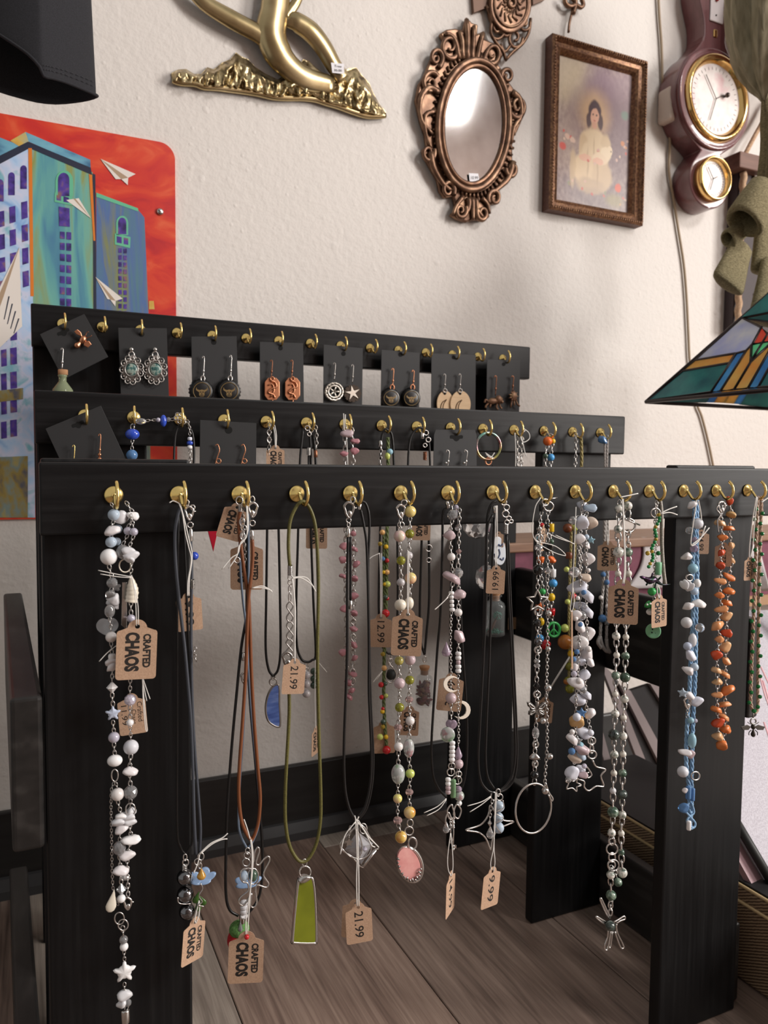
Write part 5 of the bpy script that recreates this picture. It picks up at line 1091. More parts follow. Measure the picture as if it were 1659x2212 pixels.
bead(n, 'tube', 979, 1703, 6, mat('green_glass', (.36, .66, .34), .05, trans=.6), Y-.005, 20); bead(n, 'facet', 990, 1705, 8, 'lav', Y-.003); bead(n, 'ball', 992, 1719, 11, 'flowerglass', Y-.004); bead(n, 'ball', 992, 1735, 6, 'white', Y-.004)
ch = [[(975, 1738), (966, 1752), (972, 1770), (982, 1762), (978, 1745)], [(988, 1738), (996, 1750), (990, 1768), (980, 1760), (983, 1744)], [(968, 1755), (962, 1775), (970, 1792), (978, 1780), (974, 1765)]]
for c_ in ch: wire(n, 'charm_scroll', c_, 1.9, SILVER, Y-.006, True, 4)
for (xa, ya, xb, yb) in ((980, 1768, 979, 1838), (973, 1768, 974, 1822)):
    m = MB(); k = pxs(P(xa, ya, Y)); m.tube([P(xa, ya, Y-.005), P(xb, yb, Y-.005)], 1.8*k, 6)
    for t in (.0, .14, .28, .85, .95): m.ball(P(xa+(xb-xa)*t, ya+(yb-ya)*t, Y-.005), 3.2*k, rings=5, seg=8)
    m.box(tuple(P(xb, yb-4, Y-.005)), tuple(P(xb+7, yb-12, Y-.005)+Vector((0, .002, 0)))); m.build('key_charm', SILVER, n)
bead(n, 'drop', 964, 1786, 8, 'clear', Y-.004, 13)
ptag(n, 976, 1463, 54, Y+.008, 6, 5, '^39.99', lab='brown card tag with a handwritten price')
ptag(n, 974, 1892, 60, Y-.004, 72, 2, '14.99', lab='brown card tag turned almost edge on')
string(n, [(964, 1725), (945, 1742), (916, 1756)], [(964, 1727), (948, 1748), (922, 1762)], [(973, 1800), (967, 1850), (968, 1878), (974, 1892)], [(974, 1800), (978, 1850), (978, 1878), (975, 1892)], [(972, 1282), (960, 1298), (940, 1316), (945, 1312), (968, 1290)], Y=Y-.008)
n = neck('pendant_necklace', 6, 0, 'plain black cord loop hanging behind the rose quartz necklace')
cord(n, [(964, 1098), (957, 1112), (955, 1200), (951, 1330), (945, 1400), (937, 1520), (932, 1610), (935, 1670), (946, 1702), (964, 1722)], 2.8, BLKC, Y+.008)
cord(n, [(985, 1092), (990, 1200), (998, 1380), (1007, 1520), (1009, 1610), (1004, 1680), (990, 1715), (974, 1724)], 2.8, BLKC, Y+.010); capend(n, 967, 1090, 4.5, 8, Y+.006, tilt=-.3)

# hook 8
n = neck('pendant_necklace', 7, 0, 'black cord necklace with blue opal balls and a silver wire star')
for pts, dy in (([(1064, 1112), (1052, 1150), (1050, 1300), (1043, 1450), (1037, 1560), (1033, 1640), (1038, 1685), (1052, 1706), (1064, 1712)], 0), ([(1068, 1118), (1063, 1230), (1058, 1400), (1051, 1560), (1049, 1640), (1054, 1680), (1068, 1704)], .003), ([(1094, 1155), (1097, 1250), (1104, 1400), (1111, 1550), (1113, 1630), (1106, 1675), (1090, 1700), (1070, 1712)], .002), ([(1098, 1165), (1101, 1250), (1108, 1400), (1115, 1550), (1117, 1630), (1111, 1680), (1094, 1704), (1076, 1712)], .005), ([(1072, 1082), (1062, 1088), (1054, 1110), (1051, 1150), (1048, 1250), (1044, 1400)], .004)):
    cord(n, pts, 2.7, BLKC, Y+dy)
capend(n, 1069, 1100, 4.6, 8, Y, tilt=-.1); capend(n, 1093, 1142, 4.5, 10, Y, coil=True)
for q in ((1088, 1085, 6), (1094, 1096, 6), (1092, 1110, 7), (1099, 1120, 5), (1095, 1128, 5), (1104, 1126, 4)): rings(n, [q], Y, wire=1.7, name='charm_link')
rings(n, [(1066, 1720, 9, .6), (1076, 1712, 8, .6), (1079, 1722, 7)], Y)
wire(n, 'wire_star', [(1058, 1742), (1054, 1762), (1038, 1782), (1006, 1793), (1034, 1798), (1050, 1812), (1060, 1836), (1064, 1812), (1078, 1790), (1110, 1775), (1088, 1772), (1072, 1758), (1062, 1742)], 2.0, SILVER, Y+.002, True, 4)
for x, y, r in ((1078, 1742, 12), (1077, 1766, 11), (1077, 1788, 12)): bead(n, 'ball', x, y, r, 'opal', Y-.006)
wire(n, 'wire_wrap', [(1086, 1728), (1088, 1745), (1070, 1756), (1088, 1768), (1070, 1780), (1082, 1800)], 1.1, SILVER, Y-.014)
bead(n, 'drop', 1059, 1797, 9, 'clear', Y-.005, 14); bead(n, 'bicone', 1058, 1778, 5, SILVER, Y-.005, 8, 'wire_cone'); chain(n, [(1064, 1728), (1060, 1750), (1058, 1772)], Y-.004, 7)
ptag(n, 1064, 1882, 56, Y-.010, 50, 7, '9.99', lab='brown card tag with a handwritten price')
string(n, [(1070, 1712), (1068, 1780), (1066, 1830), (1060, 1862), (1061, 1880)], [(1073, 1712), (1069, 1780), (1067, 1830), (1069, 1862), (1066, 1882)], [(1060, 1720), (1040, 1732), (1010, 1741)], [(1060, 1722), (1040, 1738), (1015, 1754)], Y=Y-.016)
ptag(n, 1072, 1228, 40, Y-.010, 10, 2, '^19.99', lab='pale brown card tag with a handwritten price')
string(n, [(1072, 1092), (1070, 1160), (1070, 1226)], [(1074, 1092), (1074, 1160), (1073, 1226)], Y=Y-.012)

# hook 9
n = neck('bead_necklace', 8, 0, 'black and silver chain necklace with butterfly, star and large hoop')
rings(n, [(1185, 1094, 10), (1178, 1085, 7)], Y, wire=2); wire(n, 'toggle_bar', [(1186, 1078), (1204, 1075)], 1.8, SILVER, Y); bead(n, 'tube', 1170, 1097, 5, 'black', Y, 8)
strand(n, [(1165, 1142, 6, 'ball', SILVER), (1163, 1183, 9, 'facet', 'clear', 8), (1163, 1231, 12, 'ball', 'black')], Y, 9, start=(1170, 1106), end=(1161, 1272))
rings(n, [(1164, 1162, 8)], Y, wire=2)
for s in (1,): wire(n, 'open_star', [q for a, b in zip(starpts(1161, 1298, 24, 11), starpts(1161, 1298, 24, 11)[1:]+starpts(1161, 1298, 24, 11)[:1]) for q in (a, ((a[0]+b[0])/2, (a[1]+b[1])/2))], 2.4, DSILVER, Y-.002, True, 1)
strand(n, [(1160, 1345, 9, 'facet', 'black'), (1163, 1386, 9, 'ball', 'hem'), (1160, 1428, 7, 'facet', 'clear', 5), (1160, 1438, 7, 'rond', 'clear', 5), (1159, 1482, 8, 'bicone', 'black', 10), (1160, 1530, 4, 'tube', DSILVER, 14), (1157, 1584, 8, 'facet', 'clear', 14), (1155, 1633, 12, 'bell', SILVER, 7), (1155, 1674, 9, 'ball', 'black')], Y, 10, start=(1162, 1315), end=(1154, 1694))
bf = [(1160, 1534), (1156, 1526), (1146, 1517), (1139, 1517), (1141, 1526), (1150, 1533), (1143, 1536), (1142, 1544), (1149, 1546), (1156, 1540)]
flat(n, 'butterfly_charm', bf+[(2*1160-x, y) for x, y in bf[::-1]][1:], Y-.003, 3, mat('oxidised_silver', (.13, .12, .11), .4, .9), .6)
m = MB(); k = pxs(P(1160, 1530, Y))
for s in (1, -1):
    for pts in ([(156, 530), (146, 521), (142, 520), (148, 530)], [(155, 535), (147, 538), (146, 543), (154, 539)]): m.tube(smooth_pts([P(1160+s*(1000+x-1160), 1000+y, Y-.0036) for x, y in pts], 3, True), .9*k, 5, True)
m.build('wing_relief', SILVER, n)['kind'] = 'stuff'
rings(n, [(1163, 1322, 8), (1160, 1500, 7), (1157, 1608, 7, .8), (1156, 1650, 7, .8), (1162, 1404, 7)], Y, wire=2)
wire(n, 'large_hoop', ell(1152, 1746, 38, 54, 36, tilt=.15), 2.4, SILVER, Y-.002, True, 2)
strand(n, [(1182, 1137, 6, 'ball', 'black'), (1183, 1181, 12, 'heart', 'black', 11), (1183, 1233, 8, 'facet', 'clear')], Y+.003, 9, start=(1184, 1104), end=(1182, 1250))
chain(n, [(1182, 1250), (1183, 1340), (1182, 1430), (1180, 1500), (1182, 1560), (1181, 1620), (1177, 1690), (1180, 1705)], Y+.002, 8)
for q in ((1185, 1325, 7), (1184, 1486, 8), (1173, 1557, 7), (1188, 1634, 7), (1178, 1708, 8), (1184, 1402, 6)): bead(n, 'ball', q[0], q[1], q[2], SILVER, Y-.002, name='silver_ball')
wire(n, 'silver_hook', [(1178, 1690), (1186, 1712), (1194, 1724), (1192, 1730), (1184, 1716)], 1.8, SILVER, Y-.004)
string(n, [(1168, 1075), (1155, 1100), (1152, 1160), (1190, 1190), (1222, 1200), (1200, 1180), (1160, 1170)], [(1182, 1150), (1200, 1160), (1228, 1170)], Y=Y-.008)

# hook 10: cluster
n = neck('bead_necklace', 9, 0, 'dense cluster necklace of white and pale blue stone chips with wire stars')
CH = [(1258, 1093, 10, 'chipl'), (1275, 1096, 10, 'chipb'), (1258, 1129, 13, 'chipl'), (1276, 1131, 11, 'beige'), (1252, 1165, 9, 'chipw'), (1264, 1176, 10, 'chipw'), (1270, 1209, 11, 'chipw'), (1263, 1246, 10, 'beige'), (1246, 1266, 15, 'chipl'), (1271, 1288, 13, 'chipl'), (1254, 1309, 12, 'chipl'), (1272, 1323, 11, 'chipl'), (1252, 1352, 11, 'chipw'), (1270, 1370, 12, 'chipw'), (1252, 1391, 14, 'egg'), (1267, 1414, 13, 'chipw'), (1250, 1425, 11, 'chipl'), (1263, 1456, 13, 'chipl'), (1244, 1473, 13, 'chipw'), (1268, 1501, 10, 'chipl'), (1247, 1511, 13, 'chipl'), (1272, 1540, 10, 'chipw'), (1247, 1558, 14, 'amberchip'), (1259, 1580, 13, 'chipl'), (1238, 1598, 11, 'chipw'), (1256, 1618, 12, 'rose'), (1241, 1636, 12, 'beige'), (1254, 1630, 10, 'chipb'), (1237, 1671, 12, 'chipl'), (1250, 1662, 10, 'chipl'), (1259, 1673, 8, 'rose'), (1245, 1330, 9, 'chipw'), (1275, 1430, 8, 'chipw'), (1242, 1440, 9, 'chipw')]
for x, y, r, c_ in CH: bead(n, 'chip', x, y, r*1.08, c_, Y+rb.uniform(-.008, .006), name='stone_chip')
for x, y, r, kd, c_ in [(1237, 1124, 9, 'ball', 'clear'), (1267, 1160, 6, 'ball', 'chipb'), (1277, 1167, 9, 'star', 'aqua'), (1240, 1236, 12, 'ball', 'clear'), (1271, 1232, 5, 'ball', 'pearl'), (1261, 1280, 6, 'facet', 'blue'), (1248, 1292, 5, 'ball', 'pearl'), (1257, 1330, 10, 'ball', 'clear'), (1243, 1336, 6, 'ball', 'pearl'), (1253, 1349, 6, 'facet', 'blue'), (1271, 1402, 7, 'ball', 'pearl'), (1239, 1424, 6, 'facet', 'blue'), (1240, 1456, 7, 'facet', 'ab'), (1251, 1471, 7, 'ball', 'pearl'), (1259, 1490, 9, 'ball', 'clear'), (1256, 1540, 12, 'star', 'blue'), (1246, 1549, 9, 'ball', 'chipl'), (1276, 1583, 7, 'ball', 'chipl'), (1236, 1581, 6, 'ball', 'pearl'), (1247, 1600, 12, 'star', 'clear'), (1253, 1611, 9, 'facet', 'aqua'), (1235, 1623, 8, 'facet', 'blue'), (1228, 1684, 7, 'facet', 'clear'), (1246, 1408, 6, 'facet', 'blue'), (1265, 1310, 5, 'ball', 'clear'), (1262, 1655, 6, 'facet', 'ab')]: bead(n, kd, x, y, r, c_, Y-.006)
chain(n, [(1258, 1082), (1254, 1140), (1255, 1220), (1252, 1320), (1250, 1420), (1245, 1500), (1243, 1580), (1240, 1650)], Y, 8); chain(n, [(1268, 1090), (1266, 1160), (1267, 1260), (1268, 1380), (1264, 1440), (1266, 1520), (1274, 1570), (1278, 1605)], Y, 8)
chain(n, [(1262, 1110), (1246, 1118)], Y-.004, 7); chain(n, [(1250, 1180), (1254, 1260)], Y-.004, 8)
rings(n, [(1278, 1600, 8), (1278, 1618, 9, .4), (1279, 1630, 9)], Y, wire=2)
wire(n, 'wire_star', [(1280, 1642), (1288, 1656), (1308, 1662), (1298, 1676), (1304, 1698), (1288, 1698), (1272, 1708), (1262, 1700), (1262, 1688), (1248, 1682), (1246, 1676)], 2.0, SILVER, Y-.004)
wire(n, 'wire_star', [(1222, 1688), (1228, 1692), (1224, 1704), (1236, 1702), (1246, 1710), (1246, 1700), (1256, 1696), (1246, 1690), (1246, 1682), (1238, 1688), (1230, 1682)], 1.7, SILVER, Y-.004, True, 3)
wire(n, 'wire_curl', [(1262, 1650), (1272, 1662), (1278, 1674), (1270, 1680), (1266, 1672), (1272, 1668)], 1.7, SILVER, Y-.006)
flat(n, 'price_tag', [(1234, 1318), (1237, 1318), (1238, 1445), (1234.5, 1445)], Y-.010, 1, KRAFT)
string(n, [(1244, 1095), (1240, 1200), (1236, 1280), (1232, 1315), (1236, 1320), (1240, 1300), (1238, 1270)], [(1240, 1175), (1220, 1165), (1200, 1156)], Y=Y-.012)

# hook 11: speckled
n = neck('bead_necklace', 10, 0, 'long double strand of speckled white and green stone beads with a wire starfish')
strand(n, [(1337, 1099, 9, 'ball', 'speckle'), (1335, 1143, 9, 'ball', 'speckle'), (1336, 1193, 12, 'ball', 'speckle'), (1335, 1239, 7, 'ball', 'speck'), (1333, 1285, 8, 'ball', 'speckle'), (1332, 1330, 8, 'ball', 'speck'), (1331, 1374, 9, 'ball', 'speckle'), (1332, 1415, 7, 'ball', 'speck'), (1330, 1459, 9, 'ball', 'greenspeck'), (1329, 1499, 7, 'ball', 'speck'), (1329, 1542, 9, 'ball', 'speckle'), (1326, 1587, 12, 'ball', 'darkspeck'), (1327, 1630, 9, 'ball', 'speckle'), (1326, 1670, 7, 'ball', 'speck'), (1324, 1708, 7, 'ball', 'milk'), (1324, 1754, 12, 'ball', 'greenspeck'), (1321, 1799, 9, 'ball', 'speckle')], Y, 14, start=(1338, 1082), end=(1322, 1822))
strand(n, [(1356, 1093, 10, 'ball', 'speckle')], Y, 14, end=(1354, 1120))
strand(n, [(1357, 1193, 10, 'ball', 'greenspeck'), (1357, 1239, 8, 'ball', 'speck'), (1355, 1285, 8, 'ball', 'speckle'), (1353, 1330, 8, 'ball', 'speck'), (1352, 1376, 7, 'ball', 'speck'), (1351, 1417, 9, 'ball', 'greenspeck'), (1350, 1463, 11, 'ball', 'dgreen'), (1349, 1510, 9, 'ball', 'speckle'), (1347, 1550, 7, 'ball', 'speck'), (1346, 1590, 9, 'ball', 'speckle'), (1346, 1629, 7, 'ball', 'speck'), (1345, 1670, 9, 'ball', 'greenspeck'), (1344, 1716, 11, 'ball', 'darkspeck'), (1344, 1760, 9, 'ball', 'speckle'), (1342, 1800, 7, 'ball', 'speck'), (1342, 1841, 7, 'ball', 'greenspeck'), (1344, 1885, 11, 'ball', 'speckle')], Y, 14, start=(1357, 1148))
rings(n, [(1357, 1135, 15)], Y, wire=2.4, name='toggle_ring'); wire(n, 'toggle_bar', [(1350, 1122), (1382, 1134)], 2.0, SILVER, Y-.004)
rings(n, [(1322, 1818, 7), (1322, 1834, 12), (1322, 1852, 10, .7), (1325, 1869, 12), (1321, 1868, 8)], Y, wire=1.9)
strand(n, [(1319, 1890, 9, 'ball', 'speckle'), (1320, 1934, 11, 'ball', 'greenspeck')], Y, 12, start=(1321, 1872), end=(1318, 1975)); bead(n, 'ball', 1335, 1906, 9, 'greenspeck', Y-.004); chain(n, [(1328, 1880), (1333, 1896)], Y, 8)
for pts in ([(1316, 1985), (1306, 1965), (1297, 1945), (1299, 1941), (1308, 1960), (1318, 1982)], [(1308, 1996), (1300, 1992), (1289, 1983), (1289, 1980), (1300, 1986), (1309, 1992)], [(1326, 1992), (1338, 1985), (1348, 1979), (1350, 1985), (1340, 1989), (1331, 1995)], [(1331, 1995), (1334, 2015), (1346, 2040), (1347, 2047), (1342, 2048), (1336, 2035), (1328, 2012)], [(1314, 2008), (1312, 2025), (1306, 2042), (1307, 2051), (1312, 2050), (1316, 2030), (1319, 2012)], [(1319, 2010), (1316, 2035), (1315, 2046), (1319, 2043), (1323, 2012)]):
    wire(n, 'starfish_wire', pts, 2.0, SILVER, Y, False, 4)
bead(n, 'ball', 1318, 2000, 11, 'darkspeck', Y-.004); rings(n, [(1319, 1955, 8, .6), (1319, 1970, 8, .5)], Y)
ptag(n, 1347, 1262, 63, Y-.012, 2, 0, 'CC', lab='brown card tag stamped in black')
string(n, [(1344, 1078), (1348, 1160), (1349, 1230), (1345, 1261)], [(1346, 1078), (1350, 1180), (1351, 1230), (1348, 1261)], [(1340, 1074), (1360, 1070), (1378, 1066)], Y=Y-.016, r=1.3)

# hook 12
n = neck('charm_necklace', 11, 0, 'green charm necklace with dark lizard, mushroom and green button')
chain(n, [(1418, 1082), (1415, 1110), (1414, 1200), (1413, 1300), (1412, 1345)], Y, 7); chain(n, [(1420, 1085), (1418, 1150), (1415, 1250), (1412, 1290)], Y+.003, 6.5)
cord(n, [(1426, 1080), (1429, 1110), (1430, 1180), (1433, 1230), (1437, 1262)], 4, noisemat('silver_braid', [(.22, .20, .17), (.50, .47, .42)], (1, 1, 2), 400, .6), Y+.003, 'braid')
for i in range(18): bead(n, 'ball', 1423-i*1.1+3*math.sin(i), 1112+i*6.6, 4, 'green' if i % 4 else 'yellowc', Y-.003, name='seed_bead')
for q in ((1422, 1228, 7, 'mint', 14, 'tube'), (1408, 1278, 9, 'kelly', 9, 'ball'), (1422, 1195, 5, 'emer', 5, 'ball'), (1399, 1195, 5, 'yellowc', 5, 'ball'), (1420, 1276, 6, 'emer', 6, 'ball')): bead(n, q[5], q[0], q[1], q[2], q[3], Y-.002, q[4])
LIZ = noisemat('dark_iridescent', [(.005, .05, .02), (.02, .03, .03), (.06, .02, .06)], (1, 1, 1), 150, .25, .8)
m = MB(); w = smooth_pts(pp([(1383, 1246), (1392, 1249), (1402, 1254), (1414, 1252), (1422, 1258), (1432, 1263), (1448, 1262)], Y-.006), 4); k = pxs(w[0]); m.tube(w, [k*r_ for r_ in [2, 3, 4, 3.5, 3.5, 5, 6, 7, 8, 8.5, 8, 8, 7, 6, 5, 4.5, 4, 3.5, 3, 2.5, 2, 1.6, 1.2, .9, .6]], 8)
for a, b in (((1402, 1254), (1396, 1264)), ((1406, 1250), (1410, 1238)), ((1418, 1256), (1414, 1270)), ((1420, 1254), (1428, 1246))): m.tube([P(*a, Y-.006), P(*b, Y-.008)], 2*k, 5)
m.build('lizard_charm', LIZ, n)
bead(n, 'bell', 1402, 1305, 10, 'kelly', Y-.002, 8, 'mushroom_cap'); bead(n, 'ball', 1404, 1322, 8, 'white', Y-.001, 7, 'mushroom_stem')
for x, y in ((1398, 1306), (1405, 1304)): bead(n, 'ball', x, y, 2.2, 'white', Y-.012, name='mushroom_spot')
m = MB(); p = P(1411, 1363, Y); k = pxs(p); m.lathe([(.1*k, 1.5*k), (11*k, 1.5*k), (13*k, 2.8*k), (16*k, 2.5*k), (16*k, -1.5*k), (.1*k, -1.5*k)], Matrix.Translation(p) @ Matrix.Rotation(facing(p), 4, 'Z') @ Matrix.Rotation(math.pi/2, 4, 'X'), 24); bt = m.build('button', B['mint'], n)
m = MB()
for dx, dy in ((-4, -3), (3, -4), (-3, 4), (4, 3)): m.ball(p+Vector((dx*k, -2.2*k-dx*k*.4, dy*k)), 1.6*k, rings=4, seg=6)
m.build('button_hole', SLOT, bt)['kind'] = 'stuff'
rings(n, [(1416, 1108, 10)], Y, wire=1.8); ptag(n, 1424, 1292, 46, Y-.010, 48, -2, 'CC', lab='small brown card tag stamped in black')
string(n, [(1428, 1108), (1445, 1100), (1462, 1094)], [(1428, 1110), (1446, 1107), (1463, 1112)], [(1422, 1265), (1426, 1278), (1424, 1292)], [(1420, 1265), (1420, 1280), (1423, 1292)], Y=Y-.012, r=1.3)

# hook 13: blue braid
BLUC = noisemat('blue_braid', [(.14, .30, .50), (.34, .52, .72)], (1, 1, 2), 420, .7)
def braid(root, pts, r, mt, Y, name='braid', turns=1.0):
    w = smooth_pts(pp(pts, Y), 8); k = pxs(w[0]); m = MB(); L = 0; acc = [0]
    for a, b in zip(w, w[1:]): L += (b-a).length; acc.append(L)
    n_ = int(L/(r*k*1.1)); res = []; j = 0
    for i in range(n_+1):
        s = L*i/n_
        while j < len(w)-2 and acc[j+1] < s: j += 1
        res.append(w[j].lerp(w[j+1], (s-acc[j])/max(1e-9, acc[j+1]-acc[j])))
    for ph in (0, 2.09, 4.19): m.tube([p+Vector((math.cos(i*.75*turns+ph)*r*k*.55, math.sin(i*.75*turns+ph)*r*k*.55, 0)) for i, p in enumerate(res)], r*k*.55, 5)
    return m.build(name, mt, root)
n = neck('braided_necklace', 12, 0, 'light blue braided cord necklace with white and frosted beads')
braid(n, [(1500, 1080), (1500, 1150), (1496, 1230), (1497, 1330), (1492, 1420), (1489, 1500), (1484, 1570), (1482, 1640), (1488, 1700), (1490, 1760), (1491, 1785)], 4.5, BLUC, Y); braid(n, [(1506, 1080), (1505, 1150), (1506, 1240), (1504, 1320), (1503, 1400), (1500, 1500), (1497, 1560), (1495, 1620), (1494, 1680), (1494, 1730), (1490, 1785)], 4.5, BLUC, Y+.004)
for pts in ([(1487, 1735), (1480, 1750), (1492, 1765), (1502, 1778), (1498, 1788), (1486, 1782)], [(1494, 1735), (1499, 1755), (1488, 1765), (1484, 1775), (1492, 1790), (1502, 1784)]): cord(n, pts, 2.2, BLUC, Y-.003, 'knot')
for x, y, r, kd, c_, ry in [(1493, 1090, 10, 'chip', 'chipw', 5), (1507, 1131, 12, 'ball', 'frost', None), (1489, 1146, 8, 'ball', 'clear', None), (1500, 1165, 7, 'chip', 'lav', None), (1500, 1185, 8, 'chip', 'lav', None), (1484, 1203, 11, 'chip', 'chipw', 5), (1497, 1228, 11, 'ball', 'aqua', None), (1506, 1260, 8, 'ball', 'white', 10), (1500, 1277, 9, 'ball', 'opal', None), (1487, 1308, 13, 'chip', 'chipw', 7), (1508, 1302, 13, 'chip', 'white', 8), (1483, 1345, 12, 'ball', 'milk', None), (1512, 1356, 10, 'ball', 'clear', None), (1496, 1383, 9, 'ball', 'milk', 15), (1485, 1396, 9, 'ball', 'moon', None), (1491, 1415, 11, 'chip', 'chipl', None), (1500, 1441, 9, 'ball', 'opal', None), (1487, 1450, 12, 'chip', 'chipw', 7), (1475, 1497, 12, 'star', 'opal', None), (1489, 1502, 9, 'chip', 'chipw', None), (1504, 1516, 13, 'chip', 'chipl', 8), (1492, 1556, 7, 'ball', 'aqua', None), (1502, 1557, 5, 'facet', 'ab', None), (1495, 1600, 9, 'ball', 'aqua', 17), (1480, 1624, 11, 'chip', 'chipw', 7), (1492, 1630, 8, 'chip', 'rose', None), (1475, 1667, 12, 'ball', 'frost', None), (1487, 1712, 6, 'tube', 'blue', 14), (1496, 1716, 5, 'tube', 'blue', 14), (1478, 1746, 10, 'chip', 'blue', 8), (1488, 1783, 5, 'tube', 'white', 10), (1480, 1708, 5, 'chip', 'chipw', None)]: bead(n, kd, x, y, r, c_, Y-.007, ry)
for s, x, y in ((-1, 1478, 1262), (1, 1490, 1266)): bead(n, 'heart', x, y, 10, 'milk', Y-.010, 12, 'butterfly_wing', tilt=.5*s)
rings(n, [(1502, 1676, 9), (1489, 1248, 7)], Y-.004, wire=2); clasp(n, 1486, 1522, 18, Y-.006); chain(n, [(1485, 1532), (1484, 1550)], Y-.004, 7)
ptag(n, 1515, 1150, 34, Y+.006, 20, 0, '24.99', lab='brown card tag with a handwritten price')
string(n, [(1505, 1080), (1496, 1140), (1493, 1178), (1512, 1165), (1524, 1136)], [(1509, 1082), (1514, 1110), (1516, 1140)], [(1493, 1178), (1515, 1160), (1532, 1140)], Y=Y-.012, r=1.3)

# hook 14: carnelian
n = neck('bead_necklace', 13, 0, 'orange carnelian chip necklace in two strands on silver wire')
cc = ['car1', 'car2', 'car4', 'car3', 'car2']
strand(n, [(1557, 1130, 10, 'chip', 'car4', 8), (1561, 1162, 9, 'chip', 'car1', 5), (1558, 1193, 9, 'chip', 'car3', 7), (1557, 1222, 9, 'chip', 'car3', 7), (1556, 1254, 10, 'chip', 'car2', 7), (1555, 1285, 11, 'chip', 'car1', 7), (1558, 1315, 11, 'chip', 'car2', 8), (1549, 1350, 15, 'chip', 'car2', 8), (1555, 1380, 10, 'chip', 'car2', 8), (1548, 1416, 10, 'chip', 'car3', 8), (1549, 1448, 9, 'chip', 'car4', 8), (1550, 1474, 10, 'chip', 'car4', 6), (1549, 1500, 9, 'chip', 'car2', 7), (1549, 1533, 10, 'chip', 'car1', 8), (1552, 1562, 12, 'chip', 'car3', 6), (1551, 1592, 11, 'chip', 'car4', 8)], Y, 8.5, start=(1562, 1085))
strand(n, [(1576, 1080, 7, 'chip', 'car3', 9), (1580, 1112, 10, 'chip', 'amberchip', 6), (1575, 1141, 11, 'chip', 'car1', 6), (1579, 1178, 8, 'chip', 'car4', 8), (1580, 1211, 7, 'chip', 'car4', 7), (1575, 1245, 11, 'chip', 'car1', 6), (1573, 1275, 11, 'chip', 'car1', 7), (1571, 1302, 10, 'chip', 'car1', 8), (1570, 1332, 11, 'chip', 'car4', 6), (1569, 1366, 9, 'chip', 'car3', 10), (1567, 1398, 11, 'chip', 'car4', 9), (1568, 1427, 9, 'chip', 'car2', 7), (1567, 1457, 11, 'chip', 'car2', 6), (1568, 1490, 14, 'chip', 'car1', 7), (1566, 1521, 12, 'chip', 'car2', 7), (1565, 1549, 11, 'chip', 'car2', 5), (1566, 1576, 13, 'chip', 'car1', 8), (1560, 1610, 11, 'chip', 'car1', 10)], Y+.003, 8.5)
clasp(n, 1560, 1098, 18, Y); wire(n, 'silver_hook', [(1553, 1090), (1548, 1100), (1556, 1112), (1550, 1125), (1552, 1150)], 1.8, SILVER, Y-.003)
ptag(n, 1563, 1177, 34, Y+.006, 6, 0, '^22.99', lab='brown card tag with a handwritten price')
# hook 15: beige braid with bee
n = neck('braided_necklace', 14, 0, 'beige braided necklace with tiny green crystals and a dark bee charm')
BEI = noisemat('beige_braid', [(.40, .27, .20), (.62, .46, .36)], (1, 1, 2), 420, .8)
lp_ = [(1637, 1072), (1634, 1140), (1632, 1220), (1629, 1300), (1625, 1400), (1622, 1480), (1622, 1520), (1630, 1540), (1637, 1528), (1637, 1480), (1638, 1400), (1639, 1300), (1641, 1200), (1644, 1120), (1645, 1072)]
braid(n, lp_, 3.6, BEI, Y)
for i in range(20):
    y = 1100+i*22; bead(n, 'facet', 1634-(y-1100)*.028-4*(i % 2), y, 4.5, 'emer', Y-.004, name='crystal'); bead(n, 'facet', 1643-(y-1100)*.014+4*((i+1) % 2), y+9, 4.5, 'emer', Y-.004, name='crystal')
bead(n, 'facet', 1629, 1536, 5, 'emer', Y-.005, name='crystal')
wire(n, 'bail', [(1627, 1538), (1627, 1552)], 1.5, DSILVER, Y); rings(n, [(1627, 1558, 6)], Y, DSILVER, 1.6)
BEE = mat('dark_bronze', (.05, .042, .035), .35, .5)
bead(n, 'ball', 1627, 1570, 5, BEE, Y, 6, 'bee_body'); bead(n, 'drop', 1627, 1582, 5, BEE, Y, 10, 'bee_body'); 
for s in (-1, 1):
    flat(n, 'bee_wing', [(1627+s*4, 1570), (1627+s*12, 1566), (1627+s*26, 1570), (1627+s*22, 1577), (1627+s*10, 1577)], Y-.001, 2, BEE, .5)
    wire(n, 'bee_leg', [(1627+s*4, 1577), (1627+s*9, 1582), (1627+s*9, 1588)], 1.0, BEE, Y); wire(n, 'bee_antenna', [(1627+s*2, 1565), (1627+s*8, 1563), (1627+s*12, 1560)], .8, BEE, Y)
ptag(n, 1620, 1207, 34, Y+.004, 52, 0, 'CC', lab='small brown card tag stamped in black')
string(n, [(1634, 1072), (1626, 1120), (1620, 1170), (1618, 1205)], [(1636, 1074), (1629, 1140), (1626, 1180), (1621, 1205)], [(1645, 1085), (1655, 1078), (1662, 1074)], Y=Y-.010, r=1.3)
